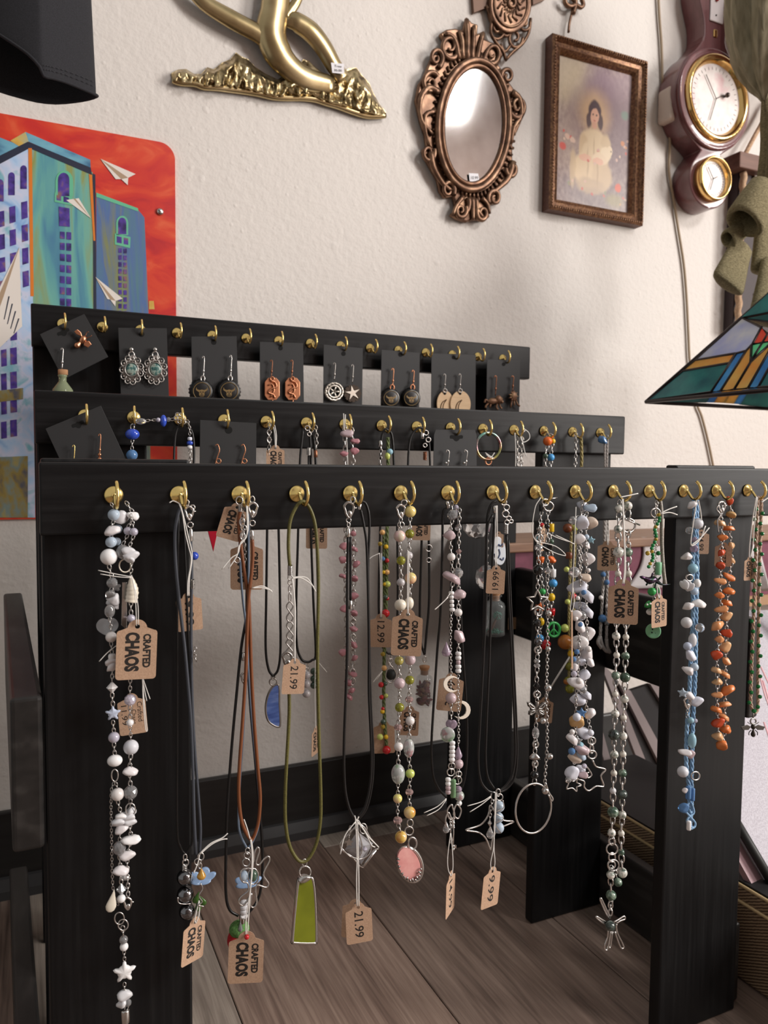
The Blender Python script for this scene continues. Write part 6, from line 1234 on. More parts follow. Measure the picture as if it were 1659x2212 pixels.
# ================================================================== cards and earrings
def card(px4, Yc, label, slot=None, k=None):
    c = P(sum(x for x, y in px4)/4, sum(y for x, y in px4)/4, Yc)
    t = thing('earring_card', c, label, 'earring card', 'black earring cards')
    w = pp(px4, Yc); m = MB(); m.prism(w, (0, .0008, 0)); o = bevel(m.build('card', CARD, t), .0012, 1)
    if slot:
        kind, x, y, r = slot[:4]; m = MB()
        if kind == 'round': m.prism(pp(ell(x, y, r, r, 16), Yc-.0002), (0, .0004, 0))
        else:
            a = slot[4] if len(slot) > 4 else 0; ca, sa = math.cos(a), math.sin(a)
            sh = [(-1.6, -.35), (-1.25, -.6), (-.5, -.5), (0, -.75), (.5, -.5), (1.25, -.6), (1.6, -.35), (1.5, .25), (.8, .3), (.45, .75), (0, .95), (-.45, .75), (-.8, .3), (-1.5, .25)]
            m.prism(pp([(x+r*(u*ca-v*sa), y+r*(u*sa+v*ca)) for u, v in sh], Yc-.0002), (0, .0004, 0))
        m.build('hang_hole', SLOT, t)
    return t
def earwire(t, x, y0, y1, Yc, mt, s=4):
    wire(t, 'ear_wire', [(x-s*.6, y0+s), (x-s*.2, y0), (x+s*.6, y0+s*.8), (x+s*.3, y0+(y1-y0)*.55), (x, y1)], 1.1, mt, Yc-.006, False, 4)
    bead(t, 'ball', x+.2*s, y0+(y1-y0)*.65, 2.2, mt, Yc-.006, 4, 'wire_coil')
def ear(x, y, Yc, label, group=None): return thing('earring', P(x, y, Yc), label, 'earring', group)
Yc = 1.2680-.0005; Ye = Yc-.006
# back 1: tilted card with bee and corked bottle
card([(86, 722), (182, 678), (234, 771), (137, 820)], Yc, 'tilted black earring card with a copper bee at the left of the back row', ('key', 137, 718, 9, -.45))
e = ear(178, 732, Ye, 'copper bee stud earring on the tilted black card', 'earrings'); 
bead(e, 'ball', 179, 734, 7, COPPER, Ye, 10, 'bee_body', tilt=.5); bead(e, 'drop', 170, 743, 7, COPPER, Ye, 11, 'bee_body', tilt=.7)
for pts in ([(178, 728), (165, 722), (160, 716), (167, 711), (175, 718)], [(182, 737), (192, 736), (198, 744), (190, 751), (181, 746)]): flat(e, 'bee_wing', pts, Ye-.002, 3, COPPER, 1)
for pts in ([(184, 727), (188, 718), (192, 717)], [(187, 730), (195, 727), (198, 724)]): wire(e, 'antenna', pts, 1.0, DCOPPER, Ye)
e = ear(135, 815, Ye, 'tiny corked glass bottle earring hanging at the far left of the back row', 'earrings')
earwire(e, 134, 752, 798, Yc, SILVER); bead(e, 'tube', 136, 804, 10, mat('cork', (.42, .22, .11), .8), Ye, 6, 'cork')
GLS = mat('bottle_glass', (.40, .46, .28), .04, trans=.5, ior=1.3)
m = MB(); p = P(135, 812, Ye-.006); k = pxs(p); m.lathe([(9*k, 2*k), (10*k, 0), (8*k, -3*k), (8*k, -12*k), (14*k, -20*k), (21*k, -30*k), (22*k, -50*k), (18*k, -58*k)], Matrix.Translation(p), 18); m.build('glass_bottle', GLS, e)
# back 2: filigree ovals
card([(255, 708), (360, 709), (366, 880), (262, 876)], Yc, 'black earring card carrying a pair of silver filigree ovals', ('round', 306, 722, 6))
STN = noisemat('turquoise_stone', [(.02, .03, .03), (.06, .16, .15), (.36, .42, .36), (.10, .09, .08)], (1, 1, 1), 160, .25, pos=(.3, .7))
for i, cx in enumerate((284, 335)):
    e = ear(cx, 798, Ye, 'silver filigree oval earring with turquoise centre, %s of the pair' % ('left' if i == 0 else 'right'), 'earrings')
    bead(e, 'ball', cx, 755, 5, SILVER, Ye, name='stud'); rings(e, [(cx, 766, 6), (cx+1, 774, 5)], Ye-.001, SILVER, 1.5)
    flat(e, 'backplate', ell(cx, 799, 20, 26, 20), Ye, 2, DSILVER)
    m = MB(); k = pxs(P(cx, 798, Ye))
    for j in range(11):
        a = 2*math.pi*j/11+.3; x_, y_ = cx+20*math.cos(a), 799+26*math.sin(a); m.tube(pp(ell(x_, y_, 6, 6.5, 10), Ye-.001), 1.5*k, 5, True); m.ball(P(x_, y_, Ye-.001), 2.2*k, rings=4, seg=6)
    m.build('filigree', DSILVER, e)['kind'] = 'stuff'; bead(e, 'ball', cx, 798, 13, STN, Ye-.001, 14, 'stone', rd=5); wire(e, 'bezel', ell(cx, 798, 14, 15, 18), 1.6, DSILVER, Ye-.003, True, 2)
# back 3 & 6: bottle caps
CAPB = mat('black_enamel', (.010, .010, .010), .3); CAPG = mat('cap_gold', (.20, .13, .05), .45, .3)
def bottlecap(cx, cy, r, label, wm, y0):
    e = ear(cx, cy, Ye, label, 'earrings'); p = P(cx, cy, Ye); k = pxs(p)
    m = MB(); ns = 42; vs = []
    for (rr, dy_) in ((.80, -.16), (.90, -.13), (.98, 0), (1.08, .14)):
        for i in range(ns):
            a = 2*math.pi*i/ns; q = rr*(1+(.045*math.cos(21*a) if rr > .93 else 0)); vs.append(p+Vector((q*r*k*math.cos(a), dy_*r*k*1.6, q*r*k*math.sin(a))))
    m.add(vs, [(j*ns+i, j*ns+(i+1) % ns, (j+1)*ns+(i+1) % ns, (j+1)*ns+i) for j in range(3) for i in range(ns)]+[tuple(range(ns))]); m.build('cap', CAPB, e)
    yy = Ye-r*k*.27; m = MB(); m.tube(pp(ell(cx, cy, r*.74, r*.74, 28), yy), .035*r*k, 5, True); m.build('gold_circle', CAPG, e)
    h = [(-.52, -.38), (-.44, -.18), (-.2, -.10), (0, -.16), (.2, -.10), (.44, -.18), (.52, -.38), (.56, -.12), (.34, .04), (.24, .10), (.26, .34), (.14, .52), (-.14, .52), (-.26, .34), (-.24, .10), (-.34, .04), (-.56, -.12)]
    m = MB(); m.prism(pp([(cx+r*.92*x, cy+r*.92*y) for x, y in h], yy), (0, .0003, 0)); em = m.build('horned_face', CAPG, e)
    m = MB()
    for (x, y, w_, h_) in ((-.11, .08, .07, .05), (.11, .08, .07, .05), (0, .22, .04, .08), (-.1, .38, .03, .1), (.0, .38, .03, .1), (.1, .38, .03, .1)): m.prism(pp(ell(cx+r*x, cy+r*y, r*w_, r*h_, 8), yy-.0002), (0, .0003, 0))
    m.build('face_lines', CAPB, em)['kind'] = 'stuff'
    earwire(e, cx+3, y0, cy-r-2, Yc, wm); rings(e, [(cx+2, cy-r-2, 6, .7)], Ye-.001, wm, 1.6)
card([(413, 727), (511, 726), (516, 890), (416, 890)], Yc, 'black earring card carrying the nearer pair of horned bottle cap earrings', ('round', 462, 739, 6))
bottlecap(436, 845, 25, 'black bottle cap earring with gold horned face, leftmost of all four', SILVER, 770); bottlecap(495, 845, 25, 'black bottle cap earring with gold horned face, second from the left', SILVER, 768)
# back 4: copper octagons
card([(561, 738), (655, 741), (657, 895), (562, 892)], Yc, 'black earring card carrying the copper octagon earrings', ('round', 606, 752, 5))
for i, cx in enumerate((588, 632)):
    e = ear(cx, 840, Ye, 'embossed copper octagon earring, %s of the pair' % ('left' if i == 0 else 'right'), 'earrings')
    oc = [(-9, -24), (9, -24), (16, -15), (16, 15), (9, 24), (-9, 24), (-16, 15), (-16, -15)]
    flat(e, 'plate', [(cx+x, 840+y) for x, y in oc], Ye, 3, COPPER, .8)
    m = MB(); k = pxs(P(cx, 840, Ye)); m.tube(smooth_pts(pp([(cx-4, 822), (cx+6, 826), (cx+9, 836), (cx-2, 840), (cx-8, 848), (cx+2, 852), (cx+6, 860)], Ye-.0015), 4), 2.2*k, 6); m.tube(smooth_pts(pp([(cx-8, 832), (cx, 830), (cx+4, 844), (cx-4, 858)], Ye-.0015), 4), 1.8*k, 6); m.build('embossing', COPPER, e)
    earwire(e, cx-2, 778, 815, Yc, DCOPPER); rings(e, [(cx, 818, 4)], Ye-.002, COPPER, 1.5); bead(e, 'drop', cx+1, 868, 3, COPPER, Ye, 6)
# back 5: gears
card([(699, 744), (784, 752), (782, 905), (698, 900)], Yc, 'black earring card carrying the silver and dark gear earrings', ('round', 742, 764, 5))
def gear(cx, cy, r, n_=13): 
    out = []
    for i in range(n_):
        a = 2*math.pi*i/n_
        for da, rr in ((-.12, .85), (-.08, 1.05), (.08, 1.05), (.12, .85)): out.append((cx+r*rr*math.cos(a+da*2), cy+r*rr*math.sin(a+da*2)))
    return out
e = ear(722, 846, Ye, 'pale silver gear earring with spokes', 'earrings'); PSL = mat('pale_silver', (.72, .66, .58), .35, .8)
m = MB(); k = pxs(P(722, 846, Ye)); m.tube(pp(gear(722, 846, 18), Ye), 2.2*k, 5, True); m.tube(pp(ell(722, 846, 13, 13, 20), Ye), 2.5*k, 5, True)
for i in range(5): a = i*1.2566; m.tube([P(722, 846, Ye), P(722+14*math.cos(a), 846+14*math.sin(a), Ye)], 2*k, 5)
m.build('gear', PSL, e); earwire(e, 722, 784, 822, Yc, DSILVER)
e = ear(762, 850, Ye, 'dark bronze gear earring with a silver starfish', 'earrings'); flat(e, 'gear', gear(762, 850, 18), Ye, 2, mat('dark_bronze2', (.05, .035, .025), .45, .6)); flat(e, 'starfish', starpts(762, 849, 17, 5.5, a0=-100), Ye-.0015, 2, PSL, .5); earwire(e, 761, 788, 828, Yc, DSILVER)
card([(824, 755), (907, 762), (905, 908), (822, 905)], Yc, 'black earring card carrying the farther pair of horned bottle cap earrings', ('round', 865, 766, 5))
bottlecap(845, 860, 21, 'black bottle cap earring with gold horned face, third from the left', COPPER, 796); bottlecap(889, 860, 21, 'black bottle cap earring with gold horned face, rightmost of all four', COPPER, 800)
# back 7: wooden ovals
card([(932, 763), (1028, 766), (1027, 915), (931, 910)], Yc, 'black earring card carrying pale wooden oval earrings', ('round', 980, 772, 4))
WDO = noisemat('pale_wood', [(.62, .42, .24), (.70, .50, .30)], (1, 1, 8), 60, .6)
for i, (cx, cy, rx, ry) in enumerate(((962, 872, 18, 28), (995, 873, 22, 29))):
    e = ear(cx, cy, Ye-.003*i, 'pale wooden oval earring with engraved crescent, %s one' % ('rear left' if i == 0 else 'front right'), 'earrings'); yy = Ye-.003*i
    flat(e, 'oval', ell(cx, cy, rx, ry, 26), yy, 3, WDO, .5); wire(e, 'engraved_moon', [(cx+3, cy-9), (cx-6, cy-3), (cx-10, cy+8), (cx-8, cy+20)], 1.0, mat('burnt', (.10, .05, .02), .8), yy-.0004); wire(e, 'engraved_moon', [(cx+3, cy-9), (cx-3, cy), (cx-5, cy+10), (cx-4, cy+20)], .8, MATS['burnt'], yy-.0004)
    earwire(e, cx-2, 808, cy-ry, Yc, DSILVER); rings(e, [(cx-1, cy-ry, 4)], yy-.001, DSILVER, 1.3); m = MB(); m.prism(pp(ell(cx-1, cy-ry+6, 3, 3, 10), yy-.0003), (0, .0003, 0)); m.build('hole', SLOT, e)
# back 8: brown animal charms
card([(1052, 776), (1124, 778), (1121, 925), (1050, 920)], Yc, 'black earring card carrying brown animal charm earrings', ('round', 1088, 787, 4))
ANM = noisemat('brown_cast', [(.10, .045, .025), (.22, .11, .06), (.30, .19, .10)], (1, 1, 1), 120, .5, .4)
e = ear(1068, 870, Ye, 'brown maned animal charm earring seen from the side', 'earrings'); m = MB(); k = pxs(P(1068, 870, Ye)); yy = Ye-.002
m.tube(smooth_pts(pp([(1053, 869), (1060, 867), (1069, 866), (1078, 864), (1084, 868)], yy), 4), [k*q for q in [3, 4, 5, 6, 6.5, 7, 7, 6.5, 6, 7, 8, 9, 9, 8, 7, 5, 3]], 8)
for pts in ([(1056, 870), (1050, 876), (1049, 881)], [(1060, 872), (1058, 880)], [(1074, 870), (1072, 880), (1076, 884)], [(1078, 870), (1081, 880), (1084, 882)], [(1054, 867), (1049, 863), (1047, 870)]): m.tube(smooth_pts(pp(pts, yy), 3), 2.2*k, 5)
m.ball(P(1077, 862, yy-.003), 8*k, 1, .7, 1); m.ball(P(1084, 868, yy-.004), 4*k); m.build('animal', ANM, e); earwire(e, 1070, 812, 855, Yc, DCOPPER)
e = ear(1110, 862, Ye, 'brown maned animal charm earring facing forward', 'earrings'); m = MB()
m.ball(P(1109, 856, yy), 9*k, 1, .6, 1.2)
for i in range(9): a = i*.7; m.tube([P(1109+5*math.cos(a), 856+6*math.sin(a), yy-.002), P(1109+11*math.cos(a), 856+13*math.sin(a), yy)], [2.4*k, .6*k], 5)
for pts in ([(1106, 864), (1104, 874), (1103, 880)], [(1110, 865), (1111, 876)], [(1114, 864), (1118, 874), (1123, 877)]): m.tube(pp(pts, yy), 2*k, 5)
m.build('animal', ANM, e); earwire(e, 1107, 812, 846, Yc, DCOPPER)

# ================================================================== middle row
Ym = YM; Yk = YM-.002
card([(98, 926), (218, 876), (272, 992), (300, 1052), (180, 1102), (152, 1042)], Yk, 'tilted black earring card at the left of the middle row', ('key', 169, 917, 9, -.4))
for i, (x, y0) in enumerate(((157, 962), (213, 938))):
    e = ear(x, y0+30, Yk-.006, 'copper ear wire with beads on the tilted middle card, %s one' % ('left' if i == 0 else 'right'), 'earrings'); earwire(e, x+2, y0, y0+52, Yk, COPPER if i else BRASS); bead(e, 'ball', x+2, y0+44, 4, COPPER, Yk-.006); bead(e, 'ball', x+2, y0+54, 5, COPPER, Yk-.006)
n = neck('bead_bracelet', 1, 1, 'blue glass bead bracelet strung between two middle hooks', 'bracelet')
chain(n, [(286, 918), (286, 928)], Ym, 7); bead(n, 'ball', 286, 938, 15, 'royal', Ym, 12); strand(n, [(285, 983, 12, 'ball', 'blue')], Ym, 8, start=(286, 950), end=(285, 1040))
bead(n, 'ball', 304, 910, 12, 'clear', Ym, 7); chain(n, [(316, 909), (336, 907)], Ym, 7, sm=False); bead(n, 'ball', 342, 907, 5, 'ab', Ym); bead(n, 'ball', 353, 909, 7, 'royal', Ym, 13); bead(n, 'ball', 364, 906, 5, 'clear', Ym); chain(n, [(369, 906), (384, 906)], Ym, 7, sm=False)
for q in ((383, 896), (392, 896), (396, 905), (380, 903), (388, 911), (397, 912)): rings(n, [(q[0], q[1], 4)], Ym-.003, SILVER, 1.3, 'charm_link')
n = neck('pendant_necklace', 2, 1, 'black cord necklace with a blue and white bead drop, third middle hook')
cord(n, [(376, 1060), (376, 990), (379, 940), (388, 917), (397, 912)], 2.4, BLKC, Ym); cord(n, [(402, 915), (415, 935), (419, 970), (418, 1010), (414, 1060)], 2.8, BLKC, Ym)
chain(n, [(405, 908), (409, 920), (410, 940)], Ym-.003, 7)
for y, c_, r in ((948, 'chipl', 5), (957, 'royal', 6.5), (966, 'white', 5.5)): bead(n, 'seed', 410, y, r, c_, Ym-.003, 4.5)
chain(n, [(410, 972), (411, 990), (412, 1030)], Ym-.003, 8)
card([(432, 907), (554, 914), (553, 1070), (431, 1064)], Yk, 'black earring card in the middle row, with plain copper wires', ('round', 494, 929, 8))
for i, x in enumerate((468, 524)):
    e = ear(x, 990, Yk-.004, 'plain copper ear wire on the upright middle card, %s one' % ('left' if i == 0 else 'right'), 'earrings'); wire(e, 'ear_wire', [(x-3, 963), (x+2, 960), (x+6, 972), (x+2, 986), (x-2, 1000), (x-2, 1012)], 1.3, COPPER, Yk-.004); rings(e, [(x+4, 996, 5)], Yk-.004, COPPER, 1.3)
n = neck('pendant_necklace', 4, 1, 'black cord necklace with a half moon of blue stained glass')
cord(n, [(590, 1461), (580, 1445), (574, 1400), (575, 1300), (577, 1150), (578, 1050), (580, 930)], 2.8, BLKC, Ym); cord(n, [(590, 1461), (601, 1445), (606, 1400), (605, 1300), (602, 1150), (598, 1050), (590, 930)], 2.8, BLKC, Ym)
chain(n, [(582, 915), (582, 960), (578, 985)], Ym-.003, 8); wire(n, 'infinity_charm', [(581, 928), (586, 934), (581, 942), (577, 950), (582, 958), (586, 950), (581, 942), (577, 934)], 1.4, SILVER, Ym-.004, True)
ptag(n, 595, 968, 39, Ym-.006, 5, 0, 'CC', lab='pinkish brown card tag stamped in black'); string(n, [(590, 920), (594, 940), (595, 967)], [(593, 918), (597, 940), (596, 967)], Y=Ym-.008)
rings(n, [(590, 1462, 6, .6), (590, 1473, 8)], Ym, DSILVER, 1.6)
hm = [(592, 1481), (602, 1481), (603, 1520), (605, 1560), (602, 1570), (590, 1566), (579, 1556), (574, 1535), (576, 1512), (583, 1492)]
flat(n, 'glass', hm, Ym, 5, noisemat('blue_glass', [(.04, .08, .30), (.10, .18, .50), (.26, .36, .66)], (1, 1, 4), 30, .15, pos=(.3, .7))); wire(n, 'solder_rim', hm, 2.6, DSILVER, Ym+.001, True, 3)
n = neck('pendant_necklace', 5, 1, 'black cord necklaces with grey pearl and dark green ball drops')
cord(n, [(655, 925), (648, 1000), (644, 1150), (640, 1300), (641, 1390), (650, 1422), (662, 1430), (674, 1426), (682, 1410), (677, 1300), (672, 1150), (672, 1000), (668, 925)], 2.8, BLKC, Ym); cord(n, [(676, 940), (682, 1000), (684, 1150), (687, 1300), (684, 1400), (680, 1425)], 3.0, BLKC, Ym+.003)
for q in ((668, 938, 4), (664, 925, 5), (672, 930, 4)): rings(n, [q], Ym-.003, SILVER, 1.4, 'charm_link')
capend(n, 667, 975, 4, 8, Ym-.003, coil=True); capend(n, 682, 980, 4, 8, Ym-.003, DCOPPER); chain(n, [(682, 920), (684, 945), (683, 970)], Ym-.003, 8); cord(n, [(667, 984), (667, 1060)], 2.6, BLKC, Ym-.002)
rings(n, [(662, 1436, 6, .6), (662, 1446, 4)], Ym); 
for y in (1458, 1477, 1498): bead(n, 'ball', 662, y, 9, 'gpearl', Ym)
for y in (1450, 1466, 1480): bead(n, 'ball', 678, y, 8, 'dgreen', Ym)
ptag(n, 684, 1122, 46, Ym-.003, -6, 0, 'CC', lab='brown card tag stamped in black'); ptag(n, 682, 1575, 40, Ym-.004, 66, 2, 'CC', lab='brown card tag turned edge on')
string(n, [(681, 1426), (680, 1500), (681, 1560), (682, 1574)], [(682, 1426), (692, 1436), (706, 1452)], Y=Ym-.006)
n = neck('chain_necklace', 6, 1, 'silver chain necklace hung with small pink stone chips')
chain(n, [(744, 920), (746, 1000), (747, 1150), (747, 1250), (748, 1350), (748, 1430), (756, 1500)], Ym, 11); chain(n, [(760, 925), (763, 1000), (764, 1150), (764, 1250), (764, 1350), (762, 1430), (757, 1500)], Ym, 11)
for x, y in ((742, 980), (766, 975), (767, 952), (763, 1152), (743, 1180), (766, 1186), (741, 1210), (768, 1218), (766, 1250), (765, 1288), (743, 1245), (744, 1315), (765, 1325), (763, 1358), (741, 1410), (766, 1420), (762, 1455), (753, 1475), (760, 1490), (755, 1506), (764, 1392)): bead(n, 'chip', x, y, 8, 'pinkchip', Ym-.003, 6, 'stone_chip')
bead(n, 'chip', 749, 935, 11, 'rose', Ym-.003); string(n, [(742, 893), (743, 925), (746, 930)], [(746, 895), (745, 925)], [(748, 940), (751, 1000), (750, 1060)], Y=Ym-.006)
for x, y, h in ((763, 1335, 14), (763, 1385, 16), (762, 1462, 18)): wire(n, 'figure_eight_link', [(x, y-h), (x+6, y-h*.5), (x, y), (x-6, y+h*.5), (x, y+h), (x+6, y+h*.5), (x, y), (x-6, y-h*.5)], 1.5, SILVER, Ym-.004, True)
n = neck('pendant_necklace', 7, 1, 'black cord necklace with a matte black ball in a silver teardrop')
cord(n, [(822, 1060), (823, 960), (830, 930), (838, 930), (848, 950), (853, 1060)], 2.8, BLKC, Ym)
cord(n, [(824, 1060), (821, 1150), (818, 1300), (822, 1380), (832, 1405), (843, 1412), (854, 1402), (859, 1300), (858, 1150), (857, 1060)], 2.6, BLKC, Ym)
rings(n, [(843, 1418, 6, .6), (843, 1427, 5)], Ym); wire(n, 'teardrop_wire', [(840, 1434), (850, 1444), (856, 1458), (850, 1470), (842, 1474), (834, 1466), (834, 1452), (843, 1436)], 1.5, SILVER, Ym-.003, True); bead(n, 'ball', 844, 1457, 11, mat('matte_black', (.02, .022, .02), .5), Ym, 12)
chain(n, [(822, 955), (823, 975), (820, 1010)], Ym-.004, 8); capend(n, 822, 958, 4, 7, Ym-.004)
n = neck('beaded_braid', 7, 1, 'green braided cord with red, amber and green beads')
GBR = noisemat('green_braid', [(.07, .10, .03), (.18, .22, .09)], (1, 1, 2), 420, .8)
braid(n, [(838, 945), (838, 1060), (836, 1150), (834, 1300), (830, 1420), (829, 1500), (831, 1560), (834, 1600), (835, 1612)], 4.0, GBR, Ym-.003); braid(n, [(829, 1150), (829, 1250), (831, 1330), (829, 1420)], 3.0, GBR, Ym-.002)
bead(n, 'ball', 842, 976, 7, 'aqua', Ym-.006); bead(n, 'ball', 837, 985, 6, 'lime', Ym-.006, 8)
for x, y, r, c_ in ((826, 1150, 6, 'amber'), (821, 1175, 5, 'yellowc'), (834, 1181, 5, 'yellow'), (836, 1211, 5, 'red'), (827, 1207, 5, 'blue'), (836, 1236, 6, 'amber'), (829, 1236, 4, 'yellow'), (837, 1262, 7, 'lime'), (831, 1262, 4, 'yellow'), (833, 1290, 5, 'dgreen'), (837, 1293, 4, 'red'), (833, 1325, 9, 'red'), (827, 1413, 5, 'yellowc'), (830, 1443, 6, 'amber'), (823, 1479, 6, 'red'), (832, 1477, 5, 'dgreen'), (824, 1506, 5, 'red'), (834, 1503, 5, 'lime'), (827, 1531, 4, 'red'), (826, 1537, 5, 'yellow'), (828, 1559, 6, 'dgreen'), (827, 1570, 5, 'yellowc'), (821, 1592, 7, 'lime'), (834, 1592, 5, 'yellow'), (835, 1620, 9, 'red')): bead(n, 'ball', x, y, r, c_, Ym-.007)
ptag(n, 823, 1334, 47, Ym-.009, -4, 0, '12.99', lab='dark brown card tag with a handwritten price'); ptag(n, 829, 1565, 46, Ym-.001, 4, -2, None, lab='brown card tag behind the red bead')
string(n, [(820, 1195), (822, 1260), (822, 1333)], [(824, 1195), (825, 1270), (824, 1333)], [(820, 1195), (805, 1202), (797, 1208)], [(826, 1450), (815, 1462), (806, 1474)], [(826, 1450), (812, 1470)], Y=Ym-.011)
n = neck('pendant_necklace', 8, 1, 'black cord necklace with a corked glass bottle of dried rose petals')
cord(n, [(880, 1060), (884, 960), (897, 930), (912, 925), (926, 950), (931, 1060)], 2.6, BLKC, Ym); cord(n, [(908, 1060), (911, 1150), (907, 1300), (908, 1380), (917, 1414)], 2.8, BLKC, Ym); cord(n, [(924, 1060), (926, 1150), (927, 1290), (921, 1370), (917, 1414)], 2.8, BLKC, Ym)
capend(n, 912, 940, 4, 8, Ym-.003); 
for q in ((920, 935, 5), (925, 950, 5), (918, 962, 4), (926, 1184, 7), (926, 1210, 5)): rings(n, [q], Ym-.003, SILVER, 1.4, 'charm_link')
capend(n, 918, 985, 3.5, 9, Ym-.003, DCOPPER, coil=True)
ptag(n, 911, 1112, 40, Ym-.005, 3, 1, 'CC', lab='pinkish brown card tag stamped in black'); ptag(n, 885, 1532, 42, Ym+.002, 0, 2, 'CC', lab='brown card tag stamped in black')
def bottle(root, x, ytop, ybot, r, Yb, fill, nm):
    pt = P(x, ytop, Yb); k = pxs(pt); h = (ybot-ytop)*k; M_ = Matrix.Translation(pt-Vector((0, 0, h)))
    gl = mat('clear_bottle_glass', (.42, .45, .45), .03, alpha=.15, spec=1.0)
    m = MB(); m.lathe([(.0002, .001*h), (r*.9*k, .0), (r*k, .03*h), (r*k, .72*h), (r*.9*k, .80*h), (r*.55*k, .87*h), (r*.52*k, .95*h), (r*.68*k, .965*h), (r*.66*k, h), (r*.45*k, h), (r*.45*k, .88*h), (r*.8*k, .79*h), (r*.92*k, .71*h), (r*.92*k, .06*h), (.0002, .05*h)], M_, 24, cap=False); m.build('glass_bottle', gl, root)
    m = MB(); m.lathe([(r*.42*k, .86*h), (r*.44*k, .98*h), (r*.60*k, 1.06*h), (r*.60*k, 1.09*h)], M_, 18); m.build('cork', mat('cork', (.42, .22, .11), .8), root)
    return M_, h, k
M_, h, k = bottle(n, 917, 1446, 1526, 19, Ym, None, 'x'); rings(n, [(917, 1424, 6, .6)], Ym, SILVER, 1.5)
PTL = [mat('petal_%d' % i, c_, .8) for i, c_ in enumerate(((.14, .025, .035), (.22, .05, .06), (.26, .12, .07), (.10, .03, .03)))]
rp = random.Random(9)
for i in range(90):
    z = rp.uniform(.07, .62 if i > 8 else .7)*h; a = rp.uniform(0, 6.28); rr = rp.uniform(0, .72)*18*k
    m = MB(); m.ball(M_ @ Vector((rr*math.cos(a), rr*math.sin(a), z)), 7.5*k, 1, .3, .6, 4, 6, M=Matrix.Rotation(rp.uniform(0, 3), 3, 'X') @ Matrix.Rotation(rp.uniform(0, 3), 3, 'Z')); m.build('petal', PTL[i % 4], n)
card([(941, 928), (1026, 928), (1030, 940), (1030, 1075), (935, 1075), (937, 940)], Yk, 'black hanging card with slot and two silver wires, middle row', ('key', 986, 945, 9))
for i, x in enumerate((967, 1006)):
    e = ear(x, 985, Yk-.004, 'silver ear wire on the slotted middle card, %s one' % ('left' if i == 0 else 'right'), 'earrings'); earwire(e, x, 972, 1010, Yk, SILVER, 6); bead(e, 'ball', x-4, 1000, 3, SILVER, Yk-.006)
n = neck('ring_pendant', 10, 1, 'rainbow metal ring hanging in the middle row', 'pendant')
RNB = noisemat('rainbow_metal', [(.20, .42, .36), (.50, .48, .16), (.62, .24, .30), (.25, .55, .48)], (1, 1, 1), 26, .18, 1.0, pos=(.3, .7))
wire(n, 'ring', ell(1055, 964, 26, 29, 32), 3.2, RNB, Ym, True, 2); rings(n, [(1055, 996, 8, .8)], Ym, COPPER, 1.5); string(n, [(1050, 982), (1060, 988), (1068, 978)], [(1048, 978), (1058, 985), (1066, 990)], Y=Ym-.004)
n = neck('crystal_pendant', 10, 1, 'cut glass prism balls hanging behind the 19.99 tag', 'pendant')
cord(n, [(1028, 1020), (1026, 1120)], 1.2, STRING, Ym+.012, 'string'); bead(n, 'facet', 1030, 1132, 32, 'clear', Ym+.012, 32, 'prism'); bead(n, 'facet', 1050, 1247, 24, 'clear', Ym+.012, 28, 'prism'); chain(n, [(1050, 1020), (1052, 1150), (1051, 1222)], Ym+.012, 8)
n = neck('bottle_pendant', 10, 1, 'glass bottle with a tiny green tree below a round printed badge', 'pendant')
flat(n, 'printed_badge', ell(1078, 1190, 15, 31, 24, tilt=-.12), Ym-.006, 3, mat('badge_white', (.72, .75, .80), .35), 1)
m = MB(); k = pxs(P(1078, 1190, Ym)); 
for pts in ([(1074, 1182), (1078, 1176), (1082, 1180), (1086, 1174)], [(1078, 1186), (1080, 1196), (1076, 1206)], [(1080, 1206), (1086, 1210), (1088, 1204)], [(1068, 1196), (1070, 1204)]): m.tube(smooth_pts(pp(pts, Ym-.0066), 3), 1.2*k, 5)
m.build('badge_print', mat('navy_ink', (.03, .06, .16), .5), n)['kind'] = 'stuff'
ptag(n, 1077, 1152, 22, Ym-.004, 8, 0, None, lab='brown card strip above the badge')
M_, h, k = bottle(n, 1069, 1285, 1373, 23, Ym-.004, None, 'x'); cord(n, [(1069, 1274), (1072, 1200), (1070, 1080), (1064, 1005)], 1.8, BLKC, Ym+.002)
TRG = noisemat('tree_green', [(.01, .10, .07), (.05, .30, .22)], (1, 1, 1), 300, .5); m = MB()
for i in range(70):
    a = rp.uniform(0, 6.28); rr = rp.uniform(0, 19)*k; m.ball(M_ @ Vector((rr*math.cos(a), rr*math.sin(a), .07*h+rp.uniform(0, 5)*k)), 2*k, rings=3, seg=5)
for i in range(60):
    v = Vector((rp.gauss(0, 1), rp.gauss(0, 1), rp.gauss(0, 1))).normalized()*8*k; m.ball(M_ @ (Vector((8*k, 0, .48*h))+v), 2*k, rings=3, seg=5)
m.build('moss', TRG, n)['kind'] = 'stuff'; m = MB(); m.tube([M_ @ Vector((-14*k, 0, .08*h)), M_ @ Vector((-4*k, 0, .22*h)), M_ @ Vector((7*k, 0, .45*h))], [4*k, 3*k, 2*k], 6); m.build('trunk', mat('twig', (.10, .06, .05), .8), n)
n = neck('chain_necklace', 11, 1, 'pale string and silver chain necklace in the middle row')
chain(n, [(1118, 945), (1118, 990), (1120, 1060), (1122, 1120)], Ym, 8); chain(n, [(1128, 945), (1126, 1000), (1126, 1060)], Ym, 8); string(n, [(1112, 935), (1114, 980), (1112, 1050)], [(1130, 925), (1142, 935), (1143, 948), (1130, 955), (1124, 940), (1134, 930)], [(1126, 940), (1132, 970), (1136, 985)], Y=Ym-.004)
n = neck('bead_necklace', 12, 1, 'multicoloured bead necklace with green peace sign behind the black chain')
